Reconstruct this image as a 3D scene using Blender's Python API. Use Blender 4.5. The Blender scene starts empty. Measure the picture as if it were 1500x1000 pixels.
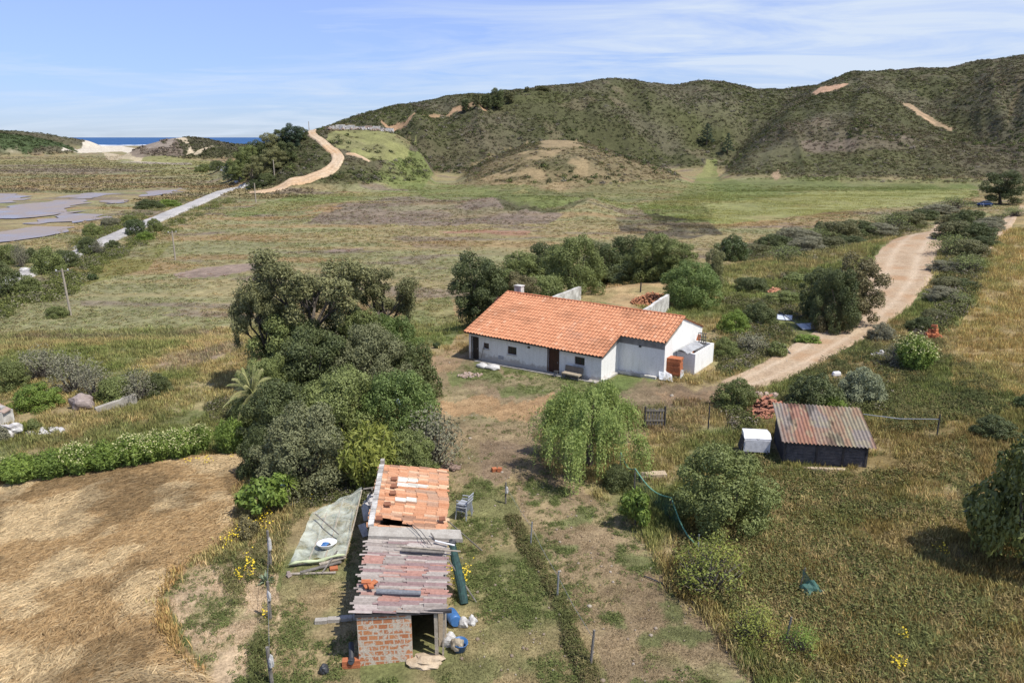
import bpy, bmesh, math, random
import numpy as np
from mathutils import Vector, Matrix, Euler

R = math.radians
S = bpy.context.scene
COL = S.collection
rng = np.random.default_rng(11)
random.seed(5)

# ------------------------------------------------------------------ camera geometry of the drone shot
FPX = 1100.0            # focal length in pixels of the 1500 px wide photograph
PITCH = R(15.2)
CAMH = 16.0
CP, SP = math.cos(PITCH), math.sin(PITCH)


def ray(u, v):
    a = (u - 750.0) / FPX
    b = (500.0 - v) / FPX
    return np.array([a, CP + b * SP, -SP + b * CP])


def P(u, v, z):
    """point at height z seen towards photo direction u, v"""
    d = ray(u, v)
    k = (z - CAMH) / d[2]
    return Vector((d[0] * k, d[1] * k, z))


# ------------------------------------------------------------------ value noise
def _h(ix, iy, s):
    n = (ix.astype(np.int64) * 374761393 + iy.astype(np.int64) * 668265263 + s * 974711) & 0x7fffffff
    n = ((n ^ (n >> 13)) * 1274126177) & 0x7fffffff
    n = ((n ^ (n >> 15)) * 668265263) & 0x7fffffff
    n = n ^ (n >> 14)
    return (n & 0xffff) / 65535.0


def vnoise(x, y, s=0):
    x = np.asarray(x, float); y = np.asarray(y, float)
    ix = np.floor(x); iy = np.floor(y)
    fx = x - ix; fy = y - iy
    fx = fx * fx * (3 - 2 * fx); fy = fy * fy * (3 - 2 * fy)
    a = _h(ix, iy, s); b = _h(ix + 1, iy, s); c = _h(ix, iy + 1, s); d = _h(ix + 1, iy + 1, s)
    return (a * (1 - fx) + b * fx) * (1 - fy) + (c * (1 - fx) + d * fx) * fy


def fbm(x, y, s=0, o=4, g=0.5):
    t = 0.0; a = 1.0; n = 0.0; k = 1.0
    for i in range(o):
        t = t + a * vnoise(x * k + 17.3 * i, y * k - 9.1 * i, s + i * 7)
        n += a; a *= g; k *= 2.03
    return t / n


def sstep(a, b, x):
    t = np.clip((x - a) / (b - a), 0, 1)
    return t * t * (3 - 2 * t)


# ------------------------------------------------------------------ terrain heights
def prof(pts):
    """skyline points of the photo -> (tan azimuth, tan elevation) table, smoothed"""
    ts, es = [], []
    for u, v in pts:
        d = ray(u, v)
        ts.append(d[0] / d[1]); es.append(d[2] / math.hypot(d[0], d[1]))
    ts = np.array(ts); es = np.array(es)
    g = np.linspace(-1.0, 1.0, 1201)
    e = np.interp(g, ts, es)
    k = np.exp(-0.5 * (np.arange(-14, 15) / 5.0) ** 2); k /= k.sum()
    e = np.convolve(np.pad(e, 14, mode='edge'), k, mode='valid')
    return g, e


def rtab(pts):
    return (np.array([(u - 750.0) / 1140.0 for u, r in pts]), np.array([r for u, r in pts], float))


LAYERS = []


def layer(sky, foot, crest, power=1.0, back=0.5, zb=-2.5, gully=0.0):
    LAYERS.append((prof(sky), rtab(foot), rtab(crest), power, back, zb, gully))


# main ridge (skyline)
layer([(330, 300), (400, 232), (440, 201), (470, 190), (500, 178), (560, 160), (640, 145), (720, 137), (790, 129), (850, 125), (885, 118), (920, 116),
       (960, 125), (985, 126), (1005, 121), (1030, 119), (1060, 122), (1100, 132), (1150, 133), (1200, 127), (1240, 118), (1280, 107), (1340, 103),
       (1390, 103), (1430, 93), (1500, 82), (1700, 70)],
      [(400, 330), (600, 330), (800, 370), (1050, 430), (1300, 470), (1500, 330)],
      [(400, 470), (700, 540), (920, 580), (1100, 660), (1250, 720), (1500, 720)], 1.0, 0.5, -2.5, 1.0)
# tan knoll
layer([(590, 300), (640, 278), (680, 254), (720, 232), (760, 214), (800, 205), (840, 206), (890, 219), (940, 235), (990, 254), (1030, 272), (1080, 300)],
      [(600, 275), (760, 258), (900, 262), (1050, 285)], [(600, 350), (800, 385), (1050, 340)], 0.9, 0.32, -2.5, 0.1)
# right-hand spur
layer([(1020, 300), (1045, 264), (1060, 246), (1080, 226), (1110, 196), (1150, 164), (1190, 141), (1230, 127), (1265, 125), (1310, 142), (1350, 162), (1400, 188), (1450, 212), (1520, 236), (1700, 260)],
      [(1000, 330), (1100, 312), (1300, 312), (1500, 330)], [(1000, 400), (1150, 540), (1240, 640), (1320, 600), (1500, 450)], 0.85, 0.3, -2.5, 0.6)
# left spur with the hill track
layer([(290, 262), (320, 246), (345, 234), (375, 220), (405, 208), (440, 198), (475, 190), (520, 187), (560, 189), (590, 200), (615, 222), (640, 262), (680, 300)],
      [(300, 330), (350, 285), (420, 258), (520, 262), (600, 290)], [(300, 430), (420, 370), (520, 390), (640, 370)], 0.9, 0.45, -2.5, 0.25)
# low brown hill near the beach
layer([(150, 240), (185, 224), (215, 212), (240, 205), (262, 201), (285, 201), (305, 205), (335, 211), (370, 214), (420, 214), (480, 230)],
      [(150, 640), (280, 640), (430, 560)], [(150, 760), (280, 830), (430, 760)], 0.8, 0.4, -2.5, 0.3)
# headlands
layer([(-900, 170), (-200, 188), (0, 194), (40, 199), (80, 207), (105, 217), (120, 226)], [(0, 880), (120, 940)], [(0, 1080), (120, 1060)], 0.9, 0.4, -2.5, 0.3)
layer([(-900, 170), (-200, 184), (0, 191), (35, 192.5), (70, 196), (100, 202), (128, 206.5), (140, 209), (147, 216)], [(0, 1400), (140, 1560)], [(0, 1650), (140, 1700)], 0.6, 0.4, -2.5, 0.3)


def near_z(x, y):
    z = 0.032 * np.maximum(x + 5, 0) + 0.03 * np.maximum(x - 45, 0) - 0.012 * np.maximum(-x - 8, 0)
    return z + 0.35 * (fbm(x / 14.0, y / 14.0, 3, 3) - 0.5) * sstep(0, 10, np.hypot(x - 3, y - 50) - 9)


def farm_edge(x):
    return 60 + 11 * sstep(-7, 3, x) + 0.58 * np.maximum(x, 0) + 0.1 * np.minimum(x, 0)


def hgt(x, y):
    x = np.asarray(x, float); y = np.asarray(y, float)
    r = np.hypot(x, y)
    t = x / np.maximum(y, 1e-3)
    t = np.clip(t, -6, 6)
    edge = farm_edge(x)
    w = sstep(0, 1, (y - edge) / (14 + 0.25 * np.maximum(x, 0)))
    marsh = -2.5 + 0.30 * (fbm(x / 9.0, y / 9.0, 21, 3) - 0.5) + 0.25 * (vnoise(x / 40, y / 40, 5) - 0.5)
    z = near_z(x, y) * (1 - w) + marsh * w
    # low mound across the valley floor
    c = 750 + 1140 * t
    mound = np.exp(-((r - 200) / 22.0) ** 2) * sstep(380, 520, c) * (1 - sstep(860, 930, c))
    z = z + mound * (1.6 + 2.2 * fbm(x / 25, y / 25, 9, 2)) * (0.6 + 0.6 * sstep(640, 760, c))
    acc = 0.0
    wt_ = fbm(x / 45, y / 45, 17, 3) - 0.5; wr_ = fbm(x / 60, y / 60, 27, 3) - 0.5
    for (pt, pe), (ft, fr), (ct, cr), pw, bk, zb, gl in LAYERS:
        sky_ = gl >= 1.0
        tc = np.clip(t + (0 if sky_ else (.008 if gl < .2 else .020)) * wt_, -1, 1)
        el = np.interp(tc, pt, pe)
        rf = np.interp(t, ft, fr) + (55 if sky_ else 26) * wr_ * (1 if fr[0] < 600 else 0); dc = np.interp(t, ct, cr)
        zc = CAMH + dc * el
        hh = np.maximum(zc - zb, 0)
        s = (r - rf) / (dc - rf)
        up = np.sin(np.clip(s, 0, 1) * (math.pi / 2))
        up = np.power(np.maximum(up, 0), 1.35 * pw) * (0.25 + 0.75 * np.clip(s * 3, 0, 1))
        dn = np.exp(-(np.maximum(s - 1, 0) / bk) ** 2)
        sh = np.where(s < 1, up, dn)
        h = hh * sh
        if gl:
            g = 0.17 - np.abs(fbm(t * 15 + r * 0.005, r * 0.007 - t * 4, 31, 3) - 0.5) * 1.5
            h = h + gl * g * 17.0 * np.sin(np.clip(s, 0, 1) * math.pi) * np.minimum(hh / 20, 1)
        h = np.maximum(h, 0)
        acc = acc + h ** 5
    z = z + acc ** 0.2
    rough = sstep(230, 300, r)
    z = z + rough * np.where(acc > 1.0, 1.0, 0.15) * 0.5 * (fbm(x / 3.5, y / 3.5, 41, 3) - 0.5)
    # the sea beyond the beach
    z = z * (1 - sstep(1900, 2350, r)) + (-6.0) * sstep(1900, 2350, r)
    return z


_RS = np.concatenate([np.linspace(8, 120, 1200), np.geomspace(120, 2600, 2500)[1:]])


def G(u, v):
    """first terrain point seen towards photo direction u, v"""
    d = ray(u, v)
    hl = math.hypot(d[0], d[1])
    x = d[0] / hl * _RS; y = d[1] / hl * _RS; zr = CAMH + d[2] / hl * _RS
    below = zr < hgt(x, y)
    i = int(np.argmax(below)) if below.any() else len(_RS) - 1
    i = max(i, 1)
    a, b = _RS[i - 1], _RS[i]
    for _ in range(12):
        m = 0.5 * (a + b)
        if CAMH + d[2] / hl * m < float(hgt(d[0] / hl * m, d[1] / hl * m)):
            b = m
        else:
            a = m
    m = 0.5 * (a + b)
    return Vector((d[0] / hl * m, d[1] / hl * m, float(hgt(d[0] / hl * m, d[1] / hl * m))))


def gz(x, y):
    return float(hgt(x, y))


def poly_tl(pts):
    """outline on the ground, kept as (tan azimuth, log range) of terrain points"""
    o = []
    for u, v in pts:
        p = G(u, v)
        o.append((p.x / p.y, math.log(math.hypot(p.x, p.y))))
    return np.array(o)


def inside(poly, t, l):
    n = len(poly)
    c = np.zeros(t.shape, bool)
    j = n - 1
    for i in range(n):
        xi, yi = poly[i]; xj, yj = poly[j]
        cond = ((yi > l) != (yj > l)) & (t < (xj - xi) * (l - yi) / (yj - yi + 1e-12) + xi)
        c ^= cond
        j = i
    return c


# ------------------------------------------------------------------ object helpers
def tag(o, label=None, cat=None, group=None, kind=None):
    if label: o['label'] = label
    if cat: o['category'] = cat
    if group: o['group'] = group
    if kind: o['kind'] = kind
    return o


def empty(name, loc, label, cat, rz=0.0, group=None):
    o = bpy.data.objects.new(name, None)
    o.empty_display_size = 0.2
    COL.objects.link(o)
    o.location = loc
    o.rotation_euler = (0, 0, rz)
    return tag(o, label, cat, group)


def link(name, me, mat=None, parent=None):
    o = bpy.data.objects.new(name, me)
    if mat is not None and len(me.materials) == 0:
        me.materials.append(mat)
    COL.objects.link(o)
    if parent is not None:
        o.parent = parent
    return o


def np_mesh(name, verts, faces, mat=None, smooth=False, colors=None, n_per=None):
    """fast mesh from arrays; faces (n,k); colors per vertex (nv,3)"""
    verts = np.asarray(verts, np.float32); faces = np.asarray(faces, np.int32)
    me = bpy.data.meshes.new(name)
    nv, (nf, k) = len(verts), faces.shape
    me.vertices.add(nv); me.vertices.foreach_set('co', verts.ravel())
    me.loops.add(nf * k); me.loops.foreach_set('vertex_index', faces.ravel())
    me.polygons.add(nf)
    me.polygons.foreach_set('loop_start', np.arange(0, nf * k, k, dtype=np.int32))
    if smooth:
        me.polygons.foreach_set('use_smooth', np.ones(nf, bool))
    me.update(calc_edges=True)
    if colors is not None:
        a = me.color_attributes.new('tone', 'FLOAT_COLOR', 'POINT')
        c = np.ones((nv, 4), np.float32); c[:, :3] = colors
        a.data.foreach_set('color', c.ravel())
    if mat is not None:
        me.materials.append(mat)
    return me


class MB:
    """collects shapes and links them as ONE mesh object"""
    def __init__(self):
        self.v = []; self.f = []

    def add(self, vs, fs):
        o = len(self.v)
        self.v += [tuple(p) for p in vs]
        self.f += [tuple(i + o for i in q) for q in fs]

    def box(self, c, s, rz=0.0, rx=0.0, ry=0.0, taper=1.0):
        m = Matrix.Translation(Vector(c)) @ Euler((rx, ry, rz)).to_matrix().to_4x4()
        hx, hy, hz = s[0] / 2, s[1] / 2, s[2] / 2
        vs = [m @ Vector((x * hx * (taper if z > 0 else 1), y * hy * (taper if z > 0 else 1), z * hz)) for z in (-1, 1) for y in (-1, 1) for x in (-1, 1)]
        self.add(vs, [(0, 2, 3, 1), (4, 5, 7, 6), (0, 1, 5, 4), (2, 6, 7, 3), (0, 4, 6, 2), (1, 3, 7, 5)])

    def prism(self, base, top):
        """two equal rings of points"""
        n = len(base)
        self.add(list(base) + list(top), [tuple(range(n))[::-1], tuple(range(n, 2 * n))] + [(i, (i + 1) % n, n + (i + 1) % n, n + i) for i in range(n)])

    def tube(self, pts, rad, seg=6, cap=True):
        pts = [Vector(p) for p in pts]
        n = len(pts)
        rads = rad if isinstance(rad, (list, tuple)) else [rad] * n
        vs = []
        for i, p in enumerate(pts):
            d = (pts[min(i + 1, n - 1)] - pts[max(i - 1, 0)]).normalized()
            a = d.orthogonal().normalized() if abs(d.z) > 0.9 else Vector((-d.y, d.x, 0)).normalized()
            if abs(d.z) > 0.9:
                a = Vector((1, 0, 0)) - d * d.x; a.normalize()
            b = d.cross(a)
            for k in range(seg):
                t = 2 * math.pi * k / seg
                vs.append(p + (a * math.cos(t) + b * math.sin(t)) * rads[i])
        fs = [(i * seg + k, i * seg + (k + 1) % seg, (i + 1) * seg + (k + 1) % seg, (i + 1) * seg + k) for i in range(n - 1) for k in range(seg)]
        if cap:
            fs += [tuple(range(seg))[::-1], tuple(range((n - 1) * seg, n * seg))]
        self.add(vs, fs)

    def lathe(self, c, profile, seg=20, rx=0.0, ry=0.0, cap=True):
        m = Matrix.Translation(Vector(c)) @ Euler((rx, ry, 0)).to_matrix().to_4x4()
        vs = []
        for r, z in profile:
            for k in range(seg):
                t = 2 * math.pi * k / seg
                vs.append(m @ Vector((r * math.cos(t), r * math.sin(t), z)))
        n = len(profile)
        fs = [(i * seg + k, i * seg + (k + 1) % seg, (i + 1) * seg + (k + 1) % seg, (i + 1) * seg + k) for i in range(n - 1) for k in range(seg)]
        if cap:
            fs += [tuple(range(seg))[::-1], tuple(range((n - 1) * seg, n * seg))]
        self.add(vs, fs)

    def build(self, name, mat, parent=None, smooth=False, bevel=0.0):
        me = bpy.data.meshes.new(name)
        me.from_pydata([tuple(p) for p in self.v], [], self.f)
        if smooth:
            me.polygons.foreach_set('use_smooth', [True] * len(me.polygons))
        if bevel > 0:
            bm = bmesh.new(); bm.from_mesh(me)
            bmesh.ops.bevel(bm, geom=[e for e in bm.edges], offset=bevel, segments=1, affect='EDGES')
            bm.to_mesh(me); bm.free()
        me.update()
        return link(name, me, mat, parent)


def copy_tree(o, parent=None):
    c = o.copy(); COL.objects.link(c)
    if parent is not None:
        c.parent = parent
    for ch in [x for x in list(o.children)]:
        copy_tree(ch, c)
    return c


# ------------------------------------------------------------------ materials
def nodes(name):
    m = bpy.data.materials.new(name); m.use_nodes = True
    nt = m.node_tree
    b = nt.nodes['Principled BSDF']
    return m, nt, b


def N(nt, typ, **kw):
    n = nt.nodes.new(typ)
    for k, v in kw.items():
        if k.startswith('i_'):
            n.inputs[k[2:]].default_value = v
        else:
            setattr(n, k, v)
    return n


def noise_col(nt, coord, scale, detail=4, rough=0.6, dist=0.0):
    n = N(nt, 'ShaderNodeTexNoise')
    n.inputs['Scale'].default_value = scale; n.inputs['Detail'].default_value = detail
    n.inputs['Roughness'].default_value = rough; n.inputs['Distortion'].default_value = dist
    nt.links.new(coord, n.inputs['Vector'])
    return n


def ramp(nt, fac, stops):
    r = N(nt, 'ShaderNodeValToRGB')
    e = r.color_ramp.elements
    while len(e) < len(stops):
        e.new(0.5)
    for k, (p, c) in enumerate(stops):
        e[k].position = p
        e[k].color = (c[0], c[1], c[2], 1) if not isinstance(c, (int, float)) else (c, c, c, 1)
    nt.links.new(fac, r.inputs['Fac'])
    return r


def mix(nt, fac, a, b, mode='MIX'):
    m = N(nt, 'ShaderNodeMix'); m.data_type = 'RGBA'; m.blend_type = mode
    for sock, val in ((m.inputs[0], fac), (m.inputs[6], a), (m.inputs[7], b)):
        if hasattr(val, 'links') or hasattr(val, 'is_output'):
            nt.links.new(val, sock)
        elif isinstance(val, (tuple, list)):
            sock.default_value = (val[0], val[1], val[2], 1)
        else:
            sock.default_value = val
    return m.outputs[2]


def mat_worn(name, base, dark, scale=2.0, rough=0.85, bump=0.3, amount=(0.35, 0.7), light=None, fine=18.0):
    """painted / plastered / stone surface: two tones of wear with a fine grain"""
    m, nt, b = nodes(name)
    tc = N(nt, 'ShaderNodeTexCoord').outputs['Object']
    n1 = noise_col(nt, tc, scale, 6, 0.65, 0.4)
    n2 = noise_col(nt, tc, fine, 5, 0.7)
    r1 = ramp(nt, n1.outputs['Fac'], [(amount[0], 0.0), (amount[1], 1.0)])
    c = mix(nt, r1.outputs['Color'], dark, base)
    r2 = ramp(nt, n2.outputs['Fac'], [(0.3, 0.78), (0.7, 1.15)])
    c = mix(nt, 1.0, c, r2.outputs['Color'], 'MULTIPLY')
    if light is not None:
        n3 = noise_col(nt, tc, scale * 2.7, 3, 0.6)
        r3 = ramp(nt, n3.outputs['Fac'], [(0.56, 0.0), (0.66, 1.0)])
        c = mix(nt, r3.outputs['Color'], c, light)
    nt.links.new(c, b.inputs['Base Color'])
    b.inputs['Roughness'].default_value = rough
    bp = N(nt, 'ShaderNodeBump'); bp.inputs['Strength'].default_value = bump; bp.inputs['Distance'].default_value = 0.02
    nt.links.new(n2.outputs['Fac'], bp.inputs['Height'])
    nt.links.new(bp.outputs['Normal'], b.inputs['Normal'])
    return m


def mat_plain(name, col, rough=0.6, metallic=0.0, var=0.25, scale=6.0):
    m, nt, b = nodes(name)
    tc = N(nt, 'ShaderNodeTexCoord').outputs['Object']
    n1 = noise_col(nt, tc, scale, 5, 0.65)
    r1 = ramp(nt, n1.outputs['Fac'], [(0.3, 1 - var), (0.7, 1 + var * 0.5)])
    c = mix(nt, 1.0, col, r1.outputs['Color'], 'MULTIPLY')
    nt.links.new(c, b.inputs['Base Color'])
    b.inputs['Roughness'].default_value = rough
    b.inputs['Metallic'].default_value = metallic
    return m


def mat_tone(name, rough=0.85, gain=1.0, fine=25.0, bump=0.4, var=(0.75, 1.2), spec=0.3):
    """albedo per tile / plank / tuft kept on the mesh, broken up by grain"""
    m, nt, b = nodes(name)
    at = N(nt, 'ShaderNodeAttribute', attribute_name='tone')
    tc = N(nt, 'ShaderNodeTexCoord').outputs['Object']
    n2 = noise_col(nt, tc, fine, 5, 0.7)
    r2 = ramp(nt, n2.outputs['Fac'], [(0.3, var[0] * gain), (0.7, var[1] * gain)])
    c = mix(nt, 1.0, at.outputs['Color'], r2.outputs['Color'], 'MULTIPLY')
    nt.links.new(c, b.inputs['Base Color'])
    b.inputs['Roughness'].default_value = rough
    b.inputs['Specular IOR Level'].default_value = spec
    if bump:
        bp = N(nt, 'ShaderNodeBump'); bp.inputs['Strength'].default_value = bump; bp.inputs['Distance'].default_value = 0.02
        nt.links.new(n2.outputs['Fac'], bp.inputs['Height'])
        nt.links.new(bp.outputs['Normal'], b.inputs['Normal'])
    return m


def mat_leaf(name, c1, c2, trans=0.25, rough=0.55, spec=0.3):
    """foliage: two greens mixed per plant, per clump and per leaf"""
    m, nt, b = nodes(name)
    oi = N(nt, 'ShaderNodeObjectInfo')
    at = N(nt, 'ShaderNodeAttribute', attribute_name='tone')
    tc = N(nt, 'ShaderNodeTexCoord').outputs['Object']
    n1 = noise_col(nt, tc, 1.3, 4, 0.7)
    a = N(nt, 'ShaderNodeMath', operation='MULTIPLY_ADD'); nt.links.new(n1.outputs['Fac'], a.inputs[0]); a.inputs[1].default_value = 0.8; nt.links.new(at.outputs['Fac'], a.inputs[2])
    a2 = N(nt, 'ShaderNodeMath', operation='MULTIPLY_ADD'); nt.links.new(oi.outputs['Random'], a2.inputs[0]); a2.inputs[1].default_value = 0.3
    nt.links.new(a.outputs[0], a2.inputs[2])
    mr = N(nt, 'ShaderNodeMapRange'); mr.inputs['From Min'].default_value = 0.55; mr.inputs['From Max'].default_value = 1.45
    nt.links.new(a2.outputs[0], mr.inputs['Value'])
    g = 2.0
    r = ramp(nt, mr.outputs[0], [(0.0, tuple(x * g for x in c1)), (1.0, tuple(x * g for x in c2))])
    nt.links.new(r.outputs['Color'], b.inputs['Base Color'])
    b.inputs['Roughness'].default_value = rough
    b.inputs['Specular IOR Level'].default_value = spec
    tr = N(nt, 'ShaderNodeBsdfTranslucent'); nt.links.new(r.outputs['Color'], tr.inputs['Color'])
    mx = N(nt, 'ShaderNodeMixShader'); mx.inputs[0].default_value = trans
    nt.links.new(b.outputs[0], mx.inputs[1]); nt.links.new(tr.outputs[0], mx.inputs[2])
    nt.links.new(mx.outputs[0], nt.nodes['Material Output'].inputs['Surface'])
    return m


# ------------------------------------------------------------------ camera, sun, sky
SUN_EL = R(60)
SUN_DIR = Vector((0.84, -0.54, 0)).normalized() * math.cos(SUN_EL) + Vector((0, 0, math.sin(SUN_EL)))
cam = bpy.data.cameras.new('camera')
cam.sensor_width = 36.0
cam.lens = 36.0 * FPX / 1500.0
cam.clip_start = 0.5; cam.clip_end = 90000
cam_o = bpy.data.objects.new('camera', cam); COL.objects.link(cam_o)
cam_o.location = (0, 0, CAMH); cam_o.rotation_euler = (math.pi / 2 - PITCH, 0, 0)
S.camera = cam_o
sun = bpy.data.lights.new('sun', 'SUN'); sun.energy = 4.2; sun.angle = R(0.5); sun.color = (1.0, 0.95, 0.87)
sun_o = bpy.data.objects.new('sun', sun); COL.objects.link(sun_o)
sun_o.rotation_euler = (-SUN_DIR).to_track_quat('-Z', 'Y').to_euler()
sun_o.location = (60, -40, 120)

w = bpy.data.worlds.new('World'); S.world = w; w.use_nodes = True
nt = w.node_tree
bg = nt.nodes['Background']
sky = N(nt, 'ShaderNodeTexSky'); sky.sky_type = 'NISHITA'; sky.sun_disc = False
sky.sun_elevation = SUN_EL; sky.sun_rotation = math.atan2(SUN_DIR.x, SUN_DIR.y)
sky.air_density = 1.0; sky.dust_density = 0.0; sky.ozone_density = 4.0; sky.altitude = 0
# thin cirrus streaks: noise on the dome, stretched along the wind
tc = N(nt, 'ShaderNodeTexCoord')
sep = N(nt, 'ShaderNodeSeparateXYZ'); nt.links.new(tc.outputs['Generated'], sep.inputs[0])
zz = N(nt, 'ShaderNodeMath', operation='ADD'); nt.links.new(sep.outputs['Z'], zz.inputs[0]); zz.inputs[1].default_value = 0.10
dx = N(nt, 'ShaderNodeMath', operation='DIVIDE'); nt.links.new(sep.outputs['X'], dx.inputs[0]); nt.links.new(zz.outputs[0], dx.inputs[1])
dy = N(nt, 'ShaderNodeMath', operation='DIVIDE'); nt.links.new(sep.outputs['Y'], dy.inputs[0]); nt.links.new(zz.outputs[0], dy.inputs[1])
cmb = N(nt, 'ShaderNodeCombineXYZ'); nt.links.new(dx.outputs[0], cmb.inputs[0]); nt.links.new(dy.outputs[0], cmb.inputs[1])
mp = N(nt, 'ShaderNodeMapping'); nt.links.new(cmb.outputs[0], mp.inputs[0])
mp.inputs['Rotation'].default_value = (0, 0, R(-18)); mp.inputs['Scale'].default_value = (0.55, 1.1, 1); mp.inputs['Location'].default_value = (3.1, 0.4, 0)
n1 = noise_col(nt, mp.outputs[0], 1.2, 9, 0.62, 0.9)
n2 = noise_col(nt, mp.outputs[0], 0.33, 3, 0.5)
cl = N(nt, 'ShaderNodeMath', operation='MULTIPLY'); nt.links.new(n1.outputs['Fac'], cl.inputs[0]); nt.links.new(n2.outputs['Fac'], cl.inputs[1])
wx_ = N(nt, 'ShaderNodeMapRange'); nt.links.new(sep.outputs['X'], wx_.inputs['Value'])
wx_.inputs['From Min'].default_value = -0.35; wx_.inputs['From Max'].default_value = 0.45; wx_.inputs['To Min'].default_value = 0.8; wx_.inputs['To Max'].default_value = 1.25
cl2 = N(nt, 'ShaderNodeMath', operation='MULTIPLY'); nt.links.new(cl.outputs[0], cl2.inputs[0]); nt.links.new(wx_.outputs[0], cl2.inputs[1])
cr = ramp(nt, cl2.outputs[0], [(0.19, 0.0), (0.37, 0.9)])
tz = N(nt, 'ShaderNodeMapRange'); tz.inputs['From Min'].default_value = 0.0; tz.inputs['From Max'].default_value = 0.16
nt.links.new(sep.outputs['Z'], tz.inputs['Value'])
tint = ramp(nt, tz.outputs[0], [(0.0, (.43, .545, .90)), (0.45, (.66, .70, 1.0)), (1.0, (1.0, .90, 1.14))])     # marine air: bluer than the model towards the sea horizon
skyc = mix(nt, 1.0, sky.outputs[0], tint.outputs['Color'], 'MULTIPLY')
cloudmix = mix(nt, cr.outputs['Color'], skyc, (5.0, 5.7, 6.7))
nt.links.new(cloudmix, bg.inputs['Color'])
bg.inputs['Strength'].default_value = 0.115

vs = S.view_settings
S.display_settings.display_device = 'sRGB'
vs.view_transform = 'Standard'; vs.look = 'None'; vs.exposure = 0.3; vs.gamma = 1.0; vs.use_curve_mapping = False
S.cycles.use_denoising = True
S.cycles.max_bounces = 6; S.cycles.diffuse_bounces = 2; S.cycles.glossy_bounces = 2; S.cycles.transmission_bounces = 4; S.cycles.transparent_max_bounces = 8
S.cycles.caustics_reflective = False; S.cycles.caustics_refractive = False
# ------------------------------------------------------------------ the ground: one sheet out to the sea
th_in = np.arctan(np.linspace(-0.80, 0.80, 860))
th_l = np.linspace(R(-82), th_in[0], 60)[:-1]; th_r = np.linspace(th_in[-1], R(82), 60)[1:]
TH = np.concatenate([th_l, th_in, th_r])
RR = np.concatenate([np.geomspace(5, 17, 24)[:-1], np.geomspace(17, 130, 300)[:-1], np.geomspace(130, 260, 110)[:-1], np.geomspace(260, 900, 230)[:-1], np.geomspace(900, 2600, 60)])
TT, RG = np.meshgrid(TH, RR)
GX = RG * np.sin(TT); GY = RG * np.cos(TT)
GZ = hgt(GX, GY)
T_ = np.tan(TT); L_ = np.log(RG)
# ragged edges: the outlines are looked up at noise-shifted places
wob = 0.012 * (1 + 0 * RG)
nearf = 1 - sstep(60, 130, RG)
far_ = sstep(120, 200, RG) * (1 - sstep(420, 600, RG))
wt = 0.012 + 0.05 * nearf + .016 * far_; wl = 0.04 + 0.13 * nearf + .07 * far_
Tw = T_ + wt * (fbm(GX / (0.05 * RG + .4), GY / (0.08 * RG + .4), 51, 5, .6) - 0.5)
Lw = L_ + wl * (fbm(GX / (0.05 * RG + .4), GY / (0.08 * RG + .4), 61, 5, .6) - 0.5)

C = {
    'marsh': (.262, .215, .112), 'marsh_green': (.215, .205, .105), 'marsh_red': (.270, .188, .098), 'mauve': (.185, .145, .115),
    'scrub': (.078, .079, .038), 'scrub_grey': (.105, .098, .060), 'straw': (.330, .220, .112), 'straw_pale': (.42, .32, .185), 'dry': (.300, .235, .125),
    'tan': (.185, .148, .080), 'green': (.150, .178, .058), 'green_pale': (.235, .235, .095), 'soil': (.33, .22, .13), 'soil_dark': (.185, .132, .090),
    'sand': (.52, .43, .30), 'beach': (.56, .50, .40), 'mud': (.25, .19, .15), 'ochre': (.38, .225, .10), 'yard': (.25, .185, .118), 'weeds': (.155, .165, .066),
}
cols = np.zeros(GX.shape + (3,))
big = fbm(GX / 30, GY / 30, 71, 4); mid = fbm(GX / 6, GY / 6, 81, 4); small = fbm(GX / 1.3, GY / 1.3, 91, 3)


def blend(mask, a):
    global cols
    m = np.clip(mask, 0, 1)[..., None]
    cols = cols * (1 - m) + np.array(a) * m


def lerp3(f, a, b):
    f = np.clip(f, 0, 1)[..., None]
    return np.array(a) * (1 - f) + np.array(b) * f


# plain: olive marsh with red-brown and green drifts lying across the view
str_ = fbm(GX / 45, GY / 9, 101, 4)
cols = lerp3(sstep(.40, .62, str_), C['marsh'], C['marsh_green'])
blend(sstep(.52, .70, fbm(GX / 28, GY / 9, 111, 4)) * .8, C['marsh_red'])
blend(sstep(.60, .70, fbm(GX / 16, GY / 5, 121, 4)) * .7, C['mauve'])
# hills
hillw = np.clip((GZ + 1.2) / 2.5, 0, 1) * sstep(235, 262, RG)
hc = lerp3(sstep(.40, .62, fbm(GX / 40, GY / 40, 131, 4)), C['scrub'], C['scrub_grey'])
hb = sstep(.50, .66, fbm(GX / 75, GY / 75, 141, 4))[..., None] * .30; hc = hc * (1 - hb) + np.array([.135, .105, .075]) * hb
hg = sstep(.54, .68, fbm(GX / 55 + 9, GY / 55, 151, 4))[..., None] * .22; hc = hc * (1 - hg) + np.array([.105, .118, .040]) * hg
hr = sstep(.70, .76, fbm(GX / 22, GY / 22, 161, 4))[..., None] * .25; hc = hc * (1 - hr) + np.array([.24, .185, .13]) * hr
m = hillw[..., None]; cols = cols * (1 - m) + hc * m
# farm plateau
edge = farm_edge(GX)
nearw = 1 - sstep(0, 1, (GY - edge) / (14 + 0.25 * np.maximum(GX, 0)) + (fbm(GX / 9, GY / 9, 66, 4) - .5) * 2.6)
nc = lerp3(sstep(.40, .60, mid), C['dry'], C['weeds'])
m = nearw[..., None]; cols = cols * (1 - m) + nc * m


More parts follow.
